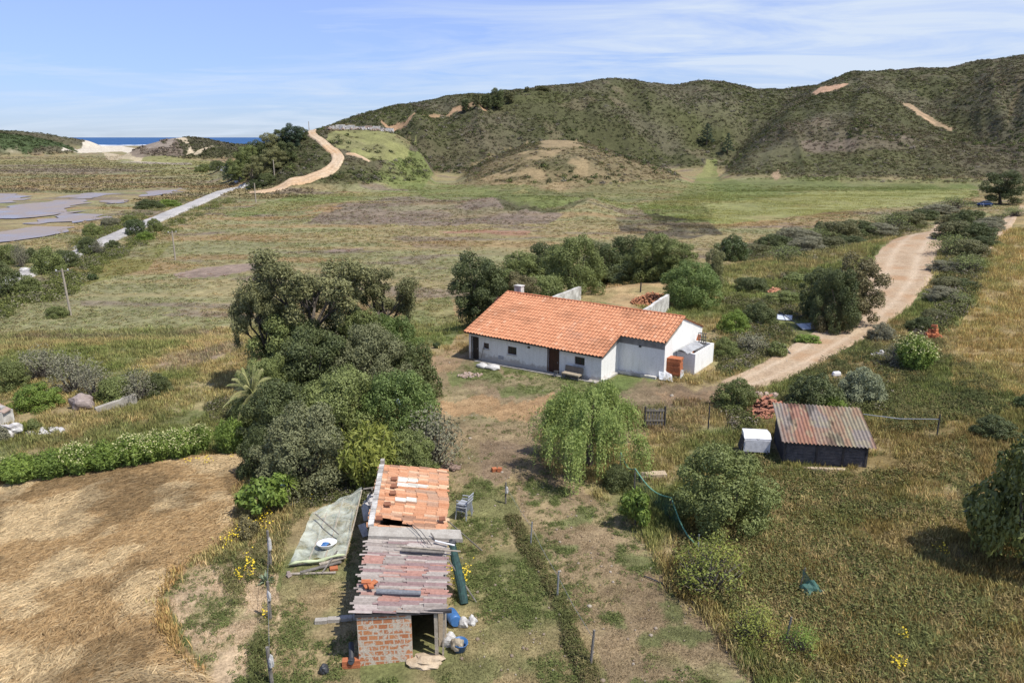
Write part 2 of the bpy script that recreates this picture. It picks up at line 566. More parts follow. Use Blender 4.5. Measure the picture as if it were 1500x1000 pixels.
def zone(pts, a, amt=1.0, noisy=0.0, seed=1, sc=5.0, lo=.42, hi=.58, extra=None):
    pl = poly_tl(pts)
    t0, t1 = pl[:, 0].min() - .02, pl[:, 0].max() + .02
    l0, l1 = pl[:, 1].min() - .06, pl[:, 1].max() + .06
    sub = (Tw > t0) & (Tw < t1) & (Lw > l0) & (Lw < l1)
    mk = np.zeros(GX.shape)
    idx = np.where(sub)
    mk[idx] = inside(pl, Tw[idx], Lw[idx]).astype(float)
    mk = mk * amt
    if noisy:
        mk = mk * (1 - noisy + noisy * sstep(lo, hi, fbm(GX / sc, GY / sc, seed, 4)))
    blend(mk, a)
    return mk


# --- far
zone([(88, 222), (120, 213), (160, 211), (240, 212), (330, 209), (360, 212), (250, 216), (215, 218), (180, 222), (120, 224)], C['beach'])
zone([(-40, 196), (40, 199), (80, 207), (108, 218), (112, 223), (40, 223), (-40, 222)], (.062, .085, .034))
zone([(-40, 212), (25, 214), (45, 222), (-40, 224)], C['sand'], .8, .8, 5, 30)
zone([(128, 204), (144, 210), (110, 216), (95, 212)], (.2, .17, .12), .8)
zone([(170, 234), (250, 229), (310, 236), (420, 247), (300, 247), (190, 242)], C['green_pale'], .7)
zone([(150, 222), (210, 226), (205, 238), (160, 234)], C['sand'], .7)
zone([(180, 236), (280, 239), (280, 242), (180, 240)], (.36, .31, .25), .9)
zone([(215, 207), (255, 203), (270, 230), (200, 231), (190, 224)], C['mauve'], .8)
# paths on the brown hill
zone([(262, 201), (270, 208), (279, 214), (284, 224), (272, 229), (278, 215), (267, 209), (258, 204)], C['sand'], .9)
zone([(268, 202), (272, 202), (276, 211), (272, 211)], C['sand'], .9)
zone([(280, 226), (312, 213), (314, 215), (285, 229)], C['sand'], .8)
# pasture strip behind the plain
zone([(-40, 232), (140, 232), (330, 246), (340, 258), (180, 254), (-40, 246)], C['green_pale'], .5, .6, 8, 30)
zone([(-40, 240), (100, 242), (240, 252), (100, 256), (-40, 250)], C['mauve'], .8, .5, 9, 20)
zone([(540, 268), (560, 240), (590, 215), (620, 232), (640, 262), (620, 280)], C['green'], .8, .4, 10, 20)
zone([(475, 208), (480, 196), (520, 190), (570, 194), (610, 205), (590, 235), (555, 243), (520, 232)], C['green_pale'], .9, .4, 11, 12)
zone([(562, 190), (600, 196), (600, 212), (575, 205)], C['tan'], .7, .5, 12, 10)
zone([(455, 192), (482, 186), (520, 186), (520, 190), (478, 196)], C['tan'], .8, .4, 13, 10)
# knoll
zone([(640, 276), (690, 244), (740, 214), (790, 196), (830, 198), (900, 224), (960, 240), (1000, 262), (960, 282), (880, 286), (800, 284), (720, 284)], C['tan'], .85, .75, 14, 22, .36, .56)
zone([(770, 205), (800, 195), (845, 200), (860, 216), (800, 222), (770, 216)], (.30, .225, .13), .8, .95, 15, 9)
zone([(690, 262), (740, 230), (800, 216), (860, 232), (900, 262), (840, 284), (740, 280)], (.30, .225, .125), .8, .95, 74, 9, .50, .66)
zone([(860, 240), (960, 244), (1010, 262), (960, 280), (860, 280)], C['tan'], .7, .6, 16, 16)
# valley green
zone([(930, 300), (1000, 284), (1020, 268), (1040, 244), (1052, 240), (1056, 262), (1120, 275), (1300, 272), (1430, 268), (1435, 285), (1300, 290), (1180, 300), (1050, 330), (960, 322)], C['green'], .85, .3, 17, 14)
zone([(1040, 300), (1200, 282), (1420, 274), (1425, 288), (1330, 300), (1180, 318), (1050, 330)], C['green_pale'], .95, .45, 18, 18)
zone([(1020, 262), (1040, 240), (1050, 246), (1046, 262)], C['green_pale'], .8)
# scars of bare earth
zone([(1194, 134), (1212, 126), (1248, 122), (1240, 128), (1200, 138)], (.40, .26, .17))
zone([(1312, 146), (1330, 150), (1360, 168), (1396, 182), (1390, 187), (1370, 182), (1340, 164)], (.38, .27, .17), 1.0, .35, 19, 6)
zone([(548, 178), (610, 167), (625, 172), (660, 162), (715, 160), (712, 165), (650, 170), (600, 178), (552, 184)], (.36, .235, .14), 1, .3, 20, 8)
zone([(1128, 258), (1140, 246), (1144, 256), (1136, 266)], (.30, .22, .14))
zone([(1180, 205), (1260, 200), (1330, 195), (1340, 210), (1250, 222), (1180, 220)], C['mauve'], .6, .6, 22, 14)
zone([(1480, 150), (1494, 118), (1502, 118), (1486, 158), (1476, 180)], C['tan'], .5)
# mound
zone([(440, 330), (480, 306), (560, 292), (660, 284), (760, 296), (830, 308), (800, 325), (640, 333)], C['mauve'], .85, .5, 23, 9)
zone([(690, 292), (720, 278), (800, 275), (870, 284), (890, 300), (820, 306), (740, 304)], C['scrub'], .85, .3, 24, 9)
zone([(440, 314), (480, 304), (505, 305), (480, 313)], (.34, .22, .12), .9, .3, 25, 4)
zone([(748, 280), (770, 274), (776, 281), (752, 285)], (.40, .30, .15), .9)
zone([(330, 312), (430, 288), (560, 282), (660, 278), (640, 286), (540, 292), (440, 306), (340, 318)], C['green'], .75, .4, 26, 16)
zone([(900, 318), (960, 312), (1040, 326), (1060, 345), (980, 352), (910, 340)], (.060, .052, .044), .8, .5, 27, 6)
zone([(620, 290), (600, 262), (640, 268), (700, 276), (800, 286), (900, 292), (960, 296), (900, 304), (760, 298)], C['green'], .75, .5, 75, 12)
zone([(1290, 440), (1270, 420), (1300, 385), (1320, 360), (1330, 380), (1310, 420)], (.42, .25, .12), .8, .3, 76, 2)
zone([(380, 280), (350, 250), (400, 215), (450, 205), (490, 232), (470, 252), (420, 268)], C['scrub'], .9)
zone([(1050, 268), (1120, 262), (1300, 260), (1440, 258), (1440, 272), (1300, 278), (1120, 282), (1050, 282)], (.120, .142, .050), .85, .35, 77, 14)
zone([(590, 276), (700, 272), (860, 276), (1040, 268), (1040, 288), (900, 296), (700, 290), (600, 290)], (.150, .160, .064), .7, .4, 78, 14)
# plain: bare clay pans, salt crust
zone([(252, 400), (300, 390), (380, 385), (384, 393), (330, 402), (262, 405)], C['mud'])
zone([(640, 341), (740, 336), (778, 337), (770, 343), (660, 343)], (.28, .165, .11), .9)
zone([(480, 366), (530, 364), (530, 367), (484, 370)], C['mud'], .9)
zone([(600, 356), (690, 362), (690, 368), (610, 364)], C['soil_dark'], .6, .4, 28, 5)
# left bank: road verge
zone([(100, 395), (160, 372), (220, 362), (260, 352), (215, 395), (120, 420)], (.16, .155, .05), .8, .5, 29, 8)
zone([(0, 430), (120, 420), (110, 460), (0, 500)], C['marsh_green'], .8, .4, 30, 8)
zone([(110, 520), (250, 500), (330, 470), (360, 480), (330, 520), (230, 545)], C['straw_pale'], .5, .8, 31, 5)
zone([(205, 540), (300, 505), (345, 500), (340, 512), (250, 545)], C['mud'], .8, .2, 3, 4)
zone([(230, 600), (255, 560), (300, 545), (345, 545), (345, 590), (290, 600)], (.30, .25, .13), .8, .5, 32, 4)
zone([(-60, 700), (0, 640), (120, 620), (300, 605), (330, 620), (300, 640), (120, 650)], (.15, .155, .068), .75, .5, 33, 4)
# centre left meadow behind the thicket
zone([(595, 450), (660, 440), (680, 480), (640, 500), (605, 490)], (.16, .18, .075), .8, .3, 34, 6)
# yard around the farmhouse
zone([(600, 640), (620, 520), (690, 520), (760, 550), (870, 575), (960, 560), (1060, 570), (1050, 600), (960, 640), (900, 640), (780, 640), (700, 720), (660, 700)], C['yard'], .9, .35, 35, 4)
zone([(690, 530), (760, 552), (880, 575), (830, 590), (720, 570), (650, 560), (640, 530)], (.140, .165, .060), .85, .75, 36, 1.6, .40, .60)
zone([(880, 560), (905, 545), (960, 550), (960, 570), (900, 578)], (.125, .165, .052), .8, .6, 37, 1.4, .38, .58)
zone([(620, 545), (660, 490), (690, 490), (690, 520), (650, 540)], C['soil'], .6, .5, 38, 3)
zone([(615, 590), (700, 580), (800, 585), (860, 592), (810, 612), (700, 606), (620, 602)], (.33, .215, .115), .95, .25, 39, 2)
zone([(880, 578), (960, 562), (1060, 562), (1100, 550), (1110, 570), (1000, 590), (900, 605)], C['soil_dark'], .75, .3, 40, 2)
zone([(955, 578), (1040, 566), (1100, 552), (1112, 562), (1020, 582), (960, 590)], C['soil'], .7, .4, 42, 2)
zone([(690, 640), (790, 640), (800, 700), (700, 690)], C['soil_dark'], .65, .35, 41, 2.2)
# enclosure behind the house
zone([(830, 428), (880, 410), (980, 412), (980, 440), (960, 455), (840, 440)], (.42, .295, .16), .9, .45, 43, 3)
# foreground yard
zone([(645, 720), (700, 690), (745, 720), (800, 820), (870, 1000), (640, 1000), (665, 900), (660, 800)], C['weeds'], .8, .75, 44, 1.6, .36, .60)
zone([(740, 700), (800, 690), (900, 740), (980, 850), (1130, 1010), (900, 1010), (800, 830)], (.275, .205, .125), .9, .55, 45, 1.2, .30, .52)
zone([(740, 700), (800, 690), (900, 740), (980, 850), (1130, 1010), (900, 1010), (800, 830)], (.135, .165, .060), .75, 1.0, 79, 1.1, .54, .64)
zone([(390, 900), (420, 840), (520, 850), (520, 1010), (380, 1010)], (.30, .22, .125), .75, .5, 46, 1.0)
# pale bare ground beside the straw field
zone([(300, 1010), (230, 880), (270, 840), (330, 820), (400, 800), (400, 1010)], (.43, .32, .205), .95, .55, 47, .9, .36, .5)
# golden field
FIELD = [(-300, 760), (-60, 720), (30, 705), (150, 690), (260, 676), (330, 665), (368, 662), (372, 690), (345, 730), (340, 770), (300, 800), (250, 845), (225, 890), (250, 950), (310, 1010), (300, 1300), (-800, 1300)]
zone(FIELD, C['straw'])
zone(FIELD, (.24, .15, .075), .6, 1.0, 48, 2.6, .46, .62)
zone(FIELD, C['straw_pale'], .6, 1.0, 49, 1.7, .55, .68)
# right slope: dry grass
zone([(1090, 620), (1300, 620), (1500, 600), (1700, 640), (1700, 1100), (1150, 1010), (980, 840), (1000, 760)], (.19, .142, .062), .9, .5, 50, 1.7)
zone([(1400, 480), (1440, 400), (1500, 310), (1700, 300), (1700, 640), (1500, 600), (1390, 560)], (.33, .245, .12), .95, .55, 51, 3.0, .34, .56)
zone([(1060, 360), (1180, 340), (1290, 350), (1280, 380), (1180, 400), (1060, 420), (1050, 400)], (.25, .205, .105), .75, .5, 52, 4)

# a grain of light and dark that stays with the soil
zone([(1120, 700), (1300, 690), (1420, 640), (1440, 720), (1420, 830), (1520, 870), (1520, 1010), (1180, 1010), (1090, 900), (1050, 830)], C['straw_pale'], .75, 1.0, 80, 1.5, .56, .66)
cols *= (0.80 + 0.40 * small)[..., None] * (0.88 + 0.24 * mid)[..., None]
nr, ncol = GX.shape
idx = np.arange(nr * ncol).reshape(nr, ncol)
F_ = np.stack([idx[:-1, :-1], idx[:-1, 1:], idx[1:, 1:], idx[1:, :-1]], -1).reshape(-1, 4)

gm, nt, b = nodes('ground_cover')
at = N(nt, 'ShaderNodeAttribute', attribute_name='tone')
tcn = N(nt, 'ShaderNodeTexCoord').outputs['Object']
g1 = noise_col(nt, tcn, 9.0, 8, 0.75)
g2 = noise_col(nt, tcn, 1.1, 6, 0.7)
g3 = noise_col(nt, tcn, 0.16, 6, 0.7)
r1 = ramp(nt, g1.outputs['Fac'], [(0.32, .55), (0.68, 1.4)])
r2 = ramp(nt, g2.outputs['Fac'], [(0.32, .70), (0.68, 1.25)])
r3 = ramp(nt, g3.outputs['Fac'], [(0.32, .82), (0.68, 1.15)])
c = mix(nt, 1.0, at.outputs['Color'], r1.outputs['Color'], 'MULTIPLY')
c = mix(nt, 1.0, c, r2.outputs['Color'], 'MULTIPLY')
c = mix(nt, 1.0, c, r3.outputs['Color'], 'MULTIPLY')
nt.links.new(c, b.inputs['Base Color'])
b.inputs['Roughness'].default_value = 0.95; b.inputs['Specular IOR Level'].default_value = 0.1
bp = N(nt, 'ShaderNodeBump'); bp.inputs['Strength'].default_value = 0.7; bp.inputs['Distance'].default_value = 0.12
nt.links.new(g2.outputs['Fac'], bp.inputs['Height'])
bp2 = N(nt, 'ShaderNodeBump'); bp2.inputs['Strength'].default_value = 0.6; bp2.inputs['Distance'].default_value = 0.03
nt.links.new(g1.outputs['Fac'], bp2.inputs['Height']); nt.links.new(bp.outputs['Normal'], bp2.inputs['Normal'])
nt.links.new(bp2.outputs['Normal'], b.inputs['Normal'])
me = np_mesh('ground', np.stack([GX, GY, GZ], -1).reshape(-1, 3), F_, gm, True, cols.reshape(-1, 3))
tag(link('ground', me), kind='structure')

# ------------------------------------------------------------------ the sea
m_sea, nt, b = nodes('sea_water')
b.inputs['Base Color'].default_value = (.018, .075, .20, 1); b.inputs['Roughness'].default_value = 0.55; b.inputs['Specular IOR Level'].default_value = 0.15
tcn = N(nt, 'ShaderNodeTexCoord').outputs['Object']
g = noise_col(nt, tcn, 0.02, 6, 0.7)
rr = ramp(nt, g.outputs['Fac'], [(0.3, (.022, .075, .185)), (0.7, (.035, .105, .25))]); nt.links.new(rr.outputs['Color'], b.inputs['Base Color'])
mb = MB(); q = 60000
mb.add([(-q, -q, -3.4), (q, -q, -3.4), (q, q, -3.4), (-q, q, -3.4)], [(0, 1, 2, 3)])
tag(mb.build('sea', m_sea), kind='structure')
# surf line on the beach
m_foam = mat_plain('surf_foam', (.8, .82, .82), .7, 0, .15, .05)
mb = MB()
for k, (ra, rb) in enumerate(((2020, 2120), (2230, 2300))):
    vs = []
    for i in range(61):
        th = math.atan(-0.60 + 0.40 * i / 60)
        a = ra + 40 * math.sin(i * .9 + k) + 25 * math.sin(i * 2.3); bb = rb + 30 * math.sin(i * 1.3 + k)
        vs += [(a * math.sin(th), a * math.cos(th), -3.36 + .01 * k), (bb * math.sin(th), bb * math.cos(th), -3.36 + .01 * k)]
    mb.add(vs, [(2 * i, 2 * i + 2, 2 * i + 3, 2 * i + 1) for i in range(60)])
tag(mb.build('surf_foam', m_foam), kind='structure')

# ------------------------------------------------------------------ shallow pools on the plain
m_pool, nt, b = nodes('pool_water')
tcn = N(nt, 'ShaderNodeTexCoord').outputs['Object']
g = noise_col(nt, tcn, 0.12, 6, 0.65)
rr = ramp(nt, g.outputs['Fac'], [(0.35, (.25, .21, .19)), (0.62, (.29, .235, .19))]); nt.links.new(rr.outputs['Color'], b.inputs['Base Color'])
rr2 = ramp(nt, g.outputs['Fac'], [(0.35, .22), (0.6, .5)]); nt.links.new(rr2.outputs['Color'], b.inputs['Roughness'])
b.inputs['Specular IOR Level'].default_value = 0.12


def ground_sheet(name, pts, mat, lift, n=14, wob=1.0, zmin=None):
    """flat sheet whose outline follows ground points"""
    p = [P(u, v, -2.5) for u, v in pts]
    # refine + roughen outline
    o = []
    for i in range(len(p)):
        a, bb = p[i], p[(i + 1) % len(p)]
        k = max(2, int((bb - a).length / 3))
        for j in range(k):
            q = a.lerp(bb, j / k)
            s = wob * 2.2
            o.append((q.x + s * (float(vnoise(q.x / 4, q.y / 4, 3)) - .5) * 2, q.y + s * (float(vnoise(q.x / 4, q.y / 4, 9)) - .5) * 3, -2.5 + lift))
    mb = MB(); mb.add(o, [tuple(range(len(o)))])
    return tag(mb.build(name, mat), kind='structure')


for pts in ([(-60, 283), (0, 283), (50, 287), (20, 297), (-60, 298)],
            [(93, 287), (127, 283), (167, 285), (140, 291), (104, 291)],
            [(200, 284), (233, 277), (283, 276), (267, 281), (213, 288)],
            [(-60, 309), (0, 306), (50, 297), (100, 292.5), (138, 296), (93, 310), (33, 320), (-60, 325)],
            [(144, 299), (160, 293), (196, 293), (167, 298)],
            [(17, 329), (83, 317.5), (107, 309), (128, 309), (113, 315), (147, 319), (133, 325), (50, 329)],
            [(-60, 343), (0, 339), (50, 335), (97, 333), (73, 343), (27, 353), (0, 357), (-60, 362)]):
    ground_sheet('pond_water', pts, m_pool, 0.075 + .004 * pts[0][1] % .03, 14, 1.7)

TRACKS = []
# ------------------------------------------------------------------ roads and tracks: draped ribbons with sunken edges
def ribbon(name, pts, widths, mat, lift=0.07, sink=0.14, step=0.5, across=10, jit=0.06, sc=1.2, smooth=.06, ruts=.5):
    g = [G(u, v) for u, v in pts]
    xy = np.array([(p.x, p.y) for p in g]); wd = np.array(widths, float)
    seg = np.hypot(*np.diff(xy, axis=0).T); cum = np.concatenate([[0], np.cumsum(seg)])
    n = max(8, int(cum[-1] / step)); s = np.linspace(0, cum[-1], n)
    # smooth centre line
    k = max(3, int(n * smooth)) | 1
    def sm(a):
        q = np.interp(s, cum, a); q = np.pad(q, k // 2, mode='reflect', reflect_type='odd')
        return np.convolve(q, np.ones(k) / k, mode='valid')
    cx, cy, cw = sm(xy[:, 0]), sm(xy[:, 1]), sm(wd)
    tx, ty = np.gradient(cx), np.gradient(cy); ln = np.hypot(tx, ty) + 1e-9
    nx, ny = -ty / ln, tx / ln
    a = np.linspace(-1, 1, across + 1)
    X = cx[:, None] + nx[:, None] * a * cw[:, None] / 2; Y = cy[:, None] + ny[:, None] * a * cw[:, None] / 2
    prof_ = lift - (lift + sink) * np.clip((np.abs(a) - 0.72) / 0.28, 0, 1)
    endf = np.clip(np.minimum(s, cum[-1] - s) / (2.5 * step + 1.0), 0, 1)[:, None]
    prof_ = prof_[None, :] * endf - sink * (1 - endf)
    Z = hgt(X, Y) + prof_ + jit * (fbm(X / sc, Y / sc, 77, 3) - 0.5) * 2
    TRACKS.append((np.stack([cx, cy, cw / 2], 1)[::max(1, n // 160)]))
    nn, mm = X.shape
    idn = np.arange(nn * mm).reshape(nn, mm)
    f = np.stack([idn[:-1, :-1], idn[:-1, 1:], idn[1:, 1:], idn[1:, :-1]], -1).reshape(-1, 4)
    return tag(link(name, np_mesh(name, np.stack([X, Y, Z], -1).reshape(-1, 3), f, mat, True, np.repeat(np.tile(np.exp(-((np.abs(a)[None] - .34) / .10) ** 2) * ruts + .35 * ruts * np.exp(-((np.abs(a)[None] - .75) / .08) ** 2), (nn, 1)).reshape(-1, 1) * (0.4 + .9 * fbm(X / 3, Y / 3, 88, 3).reshape(-1, 1)), 3, 1))), kind='structure')


def mat_dirt(name, a, b2, c3, sc=0.8):
    m, nt, b = nodes(name)
    tcn = N(nt, 'ShaderNodeTexCoord').outputs['Object']
    g1 = noise_col(nt, tcn, sc, 7, 0.7, .3); g2 = noise_col(nt, tcn, sc * 9, 6, 0.75)
    g3 = noise_col(nt, tcn, sc * .35, 4, .6)
    r1 = ramp(nt, g1.outputs['Fac'], [(.35, a), (.62, b2)])
    r3 = ramp(nt, g3.outputs['Fac'], [(.48, 0.0), (.66, 1.0)])
    c = mix(nt, r3.outputs['Color'], r1.outputs['Color'], c3)
    r2 = ramp(nt, g2.outputs['Fac'], [(.3, .62), (.7, 1.3)])
    ra = N(nt, 'ShaderNodeAttribute', attribute_name='tone')
    c = mix(nt, ra.outputs['Fac'], c, (.60, .49, .36))
    c = mix(nt, 1.0, c, r2.outputs['Color'], 'MULTIPLY')
    nt.links.new(c, b.inputs['Base Color']); b.inputs['Roughness'].default_value = .95; b.inputs['Specular IOR Level'].default_value = .1
    bp = N(nt, 'ShaderNodeBump'); bp.inputs['Strength'].default_value = .8; bp.inputs['Distance'].default_value = .06
    nt.links.new(g2.outputs['Fac'], bp.inputs['Height']); nt.links.new(bp.outputs['Normal'], b.inputs['Normal'])
    return m


m_track = mat_dirt('track_dirt', (.37, .265, .17), (.46, .35, .24), (.39, .25, .145), .7)
ribbon('dirt_track', [(1440, 318), (1395, 326), (1350, 345), (1325, 375), (1318, 405), (1285, 450), (1215, 500), (1150, 538), (1095, 562), (1050, 574)],
       [3.6, 6.6, 8, 8.6, 7.8, 6.2, 4.7, 4.0, 3.5, 2.5], m_track, .08, .28, .4, 28, .10)
ribbon('dirt_track', [(1500, 300), (1475, 328), (1452, 352), (1440, 380)], [2.6, 2.2, 1.8, 1], m_track, .08, .2, .5, 10, .07)
m_road = mat_dirt('road_asphalt', (.36, .345, .33), (.46, .435, .41), (.30, .29, .28), .25)
ribbon('road', [(352, 272), (330, 280), (290, 297), (240, 318), (190, 338), (150, 356), (100, 378), (50, 398), (-40, 436)],
       [4.5, 5, 5.2, 5.2, 4.6, 4, 3.6, 3.6, 3.6], m_road, .38, .3, 1.0, 16, .06, 1.2, .06, 0)
m_hill = mat_dirt('hill_track_dirt', (.44, .32, .21), (.52, .41, .29), (.46, .30, .17), .12)
ribbon('dirt_track', [(352, 284), (385, 282), (420, 272), (460, 262), (500, 250), (512, 244), (503, 236), (490, 228), (498, 224), (494, 219), (478, 212), (460, 206), (452, 200), (458, 193), (470, 188)],
       [8, 16, 9, 5.5, 5, 7, 6, 6.5, 7, 4.5, 4, 4, 4.5, 5, 6], m_hill, .6, .9, 1.5, 14, .25, 3, .018)
ribbon('dirt_track', [(500, 224), (520, 228), (548, 240)], [3, 3, 2], m_hill, .7, .5, 1.5, 8, .2, 3)
ribbon('road', [(285, 244), (305, 243), (325, 247), (345, 256), (352, 268)], [3.5]*5, m_road, .4, .4, 2, 8, .1, 3, .06, 0)
# ------------------------------------------------------------------ foliage library (leaf cards in numpy)
def unit(a):
    return a / (np.linalg.norm(a, axis=-1, keepdims=True) + 1e-9)


def cards(cent, nrm, length, width, jit=0.6, rg=rng, droop=None):
    """rhombic leaf cards at cent facing about nrm -> verts, faces"""
    n = len(cent)
    nn = unit(nrm + jit * rg.normal(size=(n, 3)))
    t = rg.normal(size=(n, 3))
    if droop is not None:
        t = np.array([0, 0, -1.0]) * droop + t * (1 - droop * .7)
    a = unit(t - nn * (t * nn).sum(1, keepdims=True))
    b = np.cross(nn, a)
    L = (length * rg.uniform(.65, 1.3, (n, 1))) * .5; W = (width * rg.uniform(.7, 1.25, (n, 1))) * .5
    v = np.stack([cent + a * L, cent + b * W + a * L * .1, cent - a * L, cent - b * W + a * L * .1], 1).reshape(-1, 3)
    f = np.arange(4 * n).reshape(n, 4)
    return v, f


def join(parts):
    vs, fs, o = [], [], 0
    for v, f in parts:
        vs.append(v); fs.append(f + o); o += len(v)
    return np.concatenate(vs), np.concatenate(fs)


def sphere_dirs(n, rg=rng):
    return unit(rg.normal(size=(n, 3)))


def blob_leaves(blobs, n, length, width, rg, jit=.55, low=-.55, shell=.32, droop=None, lump=.5):
    bl = np.array(blobs, float)
    area = (bl[:, 3] * bl[:, 4] + bl[:, 3] * bl[:, 5] + bl[:, 4] * bl[:, 5])
    pick = rg.choice(len(bl), n, p=area / area.sum())
    d = sphere_dirs(n, rg)
    keep = d[:, 2] > low - rg.uniform(0, .3, n)
    pick = pick[keep]; d = d[keep]; n = len(d)
    az = np.arctan2(d[:, 1], d[:, 0])
    lumpy = 1 + lump * (fbm(az * 2.2 + pick * 7.7, d[:, 2] * 3.1 + pick * 3.3, 5, 3) - .5)
    rr = (1 - shell * rg.random(n) ** 1.6) * lumpy
    c = bl[pick, :3] + d * bl[pick, 3:6] * rr[:, None]
    nr = unit(d / bl[pick, 3:6])
    # drop most of what is buried in other blobs
    depth = np.full(n, 9.0)
    for k in range(len(bl)):
        q = np.linalg.norm((c - bl[k, :3]) / bl[k, 3:6], axis=1)
        q[pick == k] = 9
        depth = np.minimum(depth, q)
    keep = (depth > .72) | (rg.random(n) < .12)
    # holes
    hole = fbm(c[:, 0] * 1.6 + c[:, 2] * 1.1 + 40, c[:, 1] * 1.6 - c[:, 2] * .9 + 7, 19, 2)
    keep &= (hole > .30) | (rg.random(n) < .25)
    c = c[keep]; nr = nr[keep]
    nr[:, 2] += .25
    return cards(c, nr, length, width, jit, rg, droop)


def limb(mb, a, b, r0, r1, rnd, bend=.15):
    a = Vector(a); b = Vector(b); L = (b - a).length
    pts = []
    off = Vector((rnd.uniform(-1, 1), rnd.uniform(-1, 1), rnd.uniform(0, .6))) * bend * L
    for i in range(6):
        t = i / 5
        pts.append(a.lerp(b, t) + off * math.sin(t * math.pi))
    mb.tube(pts, [r0 + (r1 - r0) * i / 5 for i in range(6)], 6)
    return pts


KINDS = {}          # (kind, variant) -> (list of (part, mesh builder result)), reference height and width


def mesh_np(vf):
    return vf


def wood_arrays(mb):
    # pad quads/caps: only quads kept for speed
    v = np.array([tuple(p) for p in mb.v], np.float32)
    f = np.array([q if len(q) == 4 else None for q in mb.f if len(q) == 4], np.int32)
    return v, f


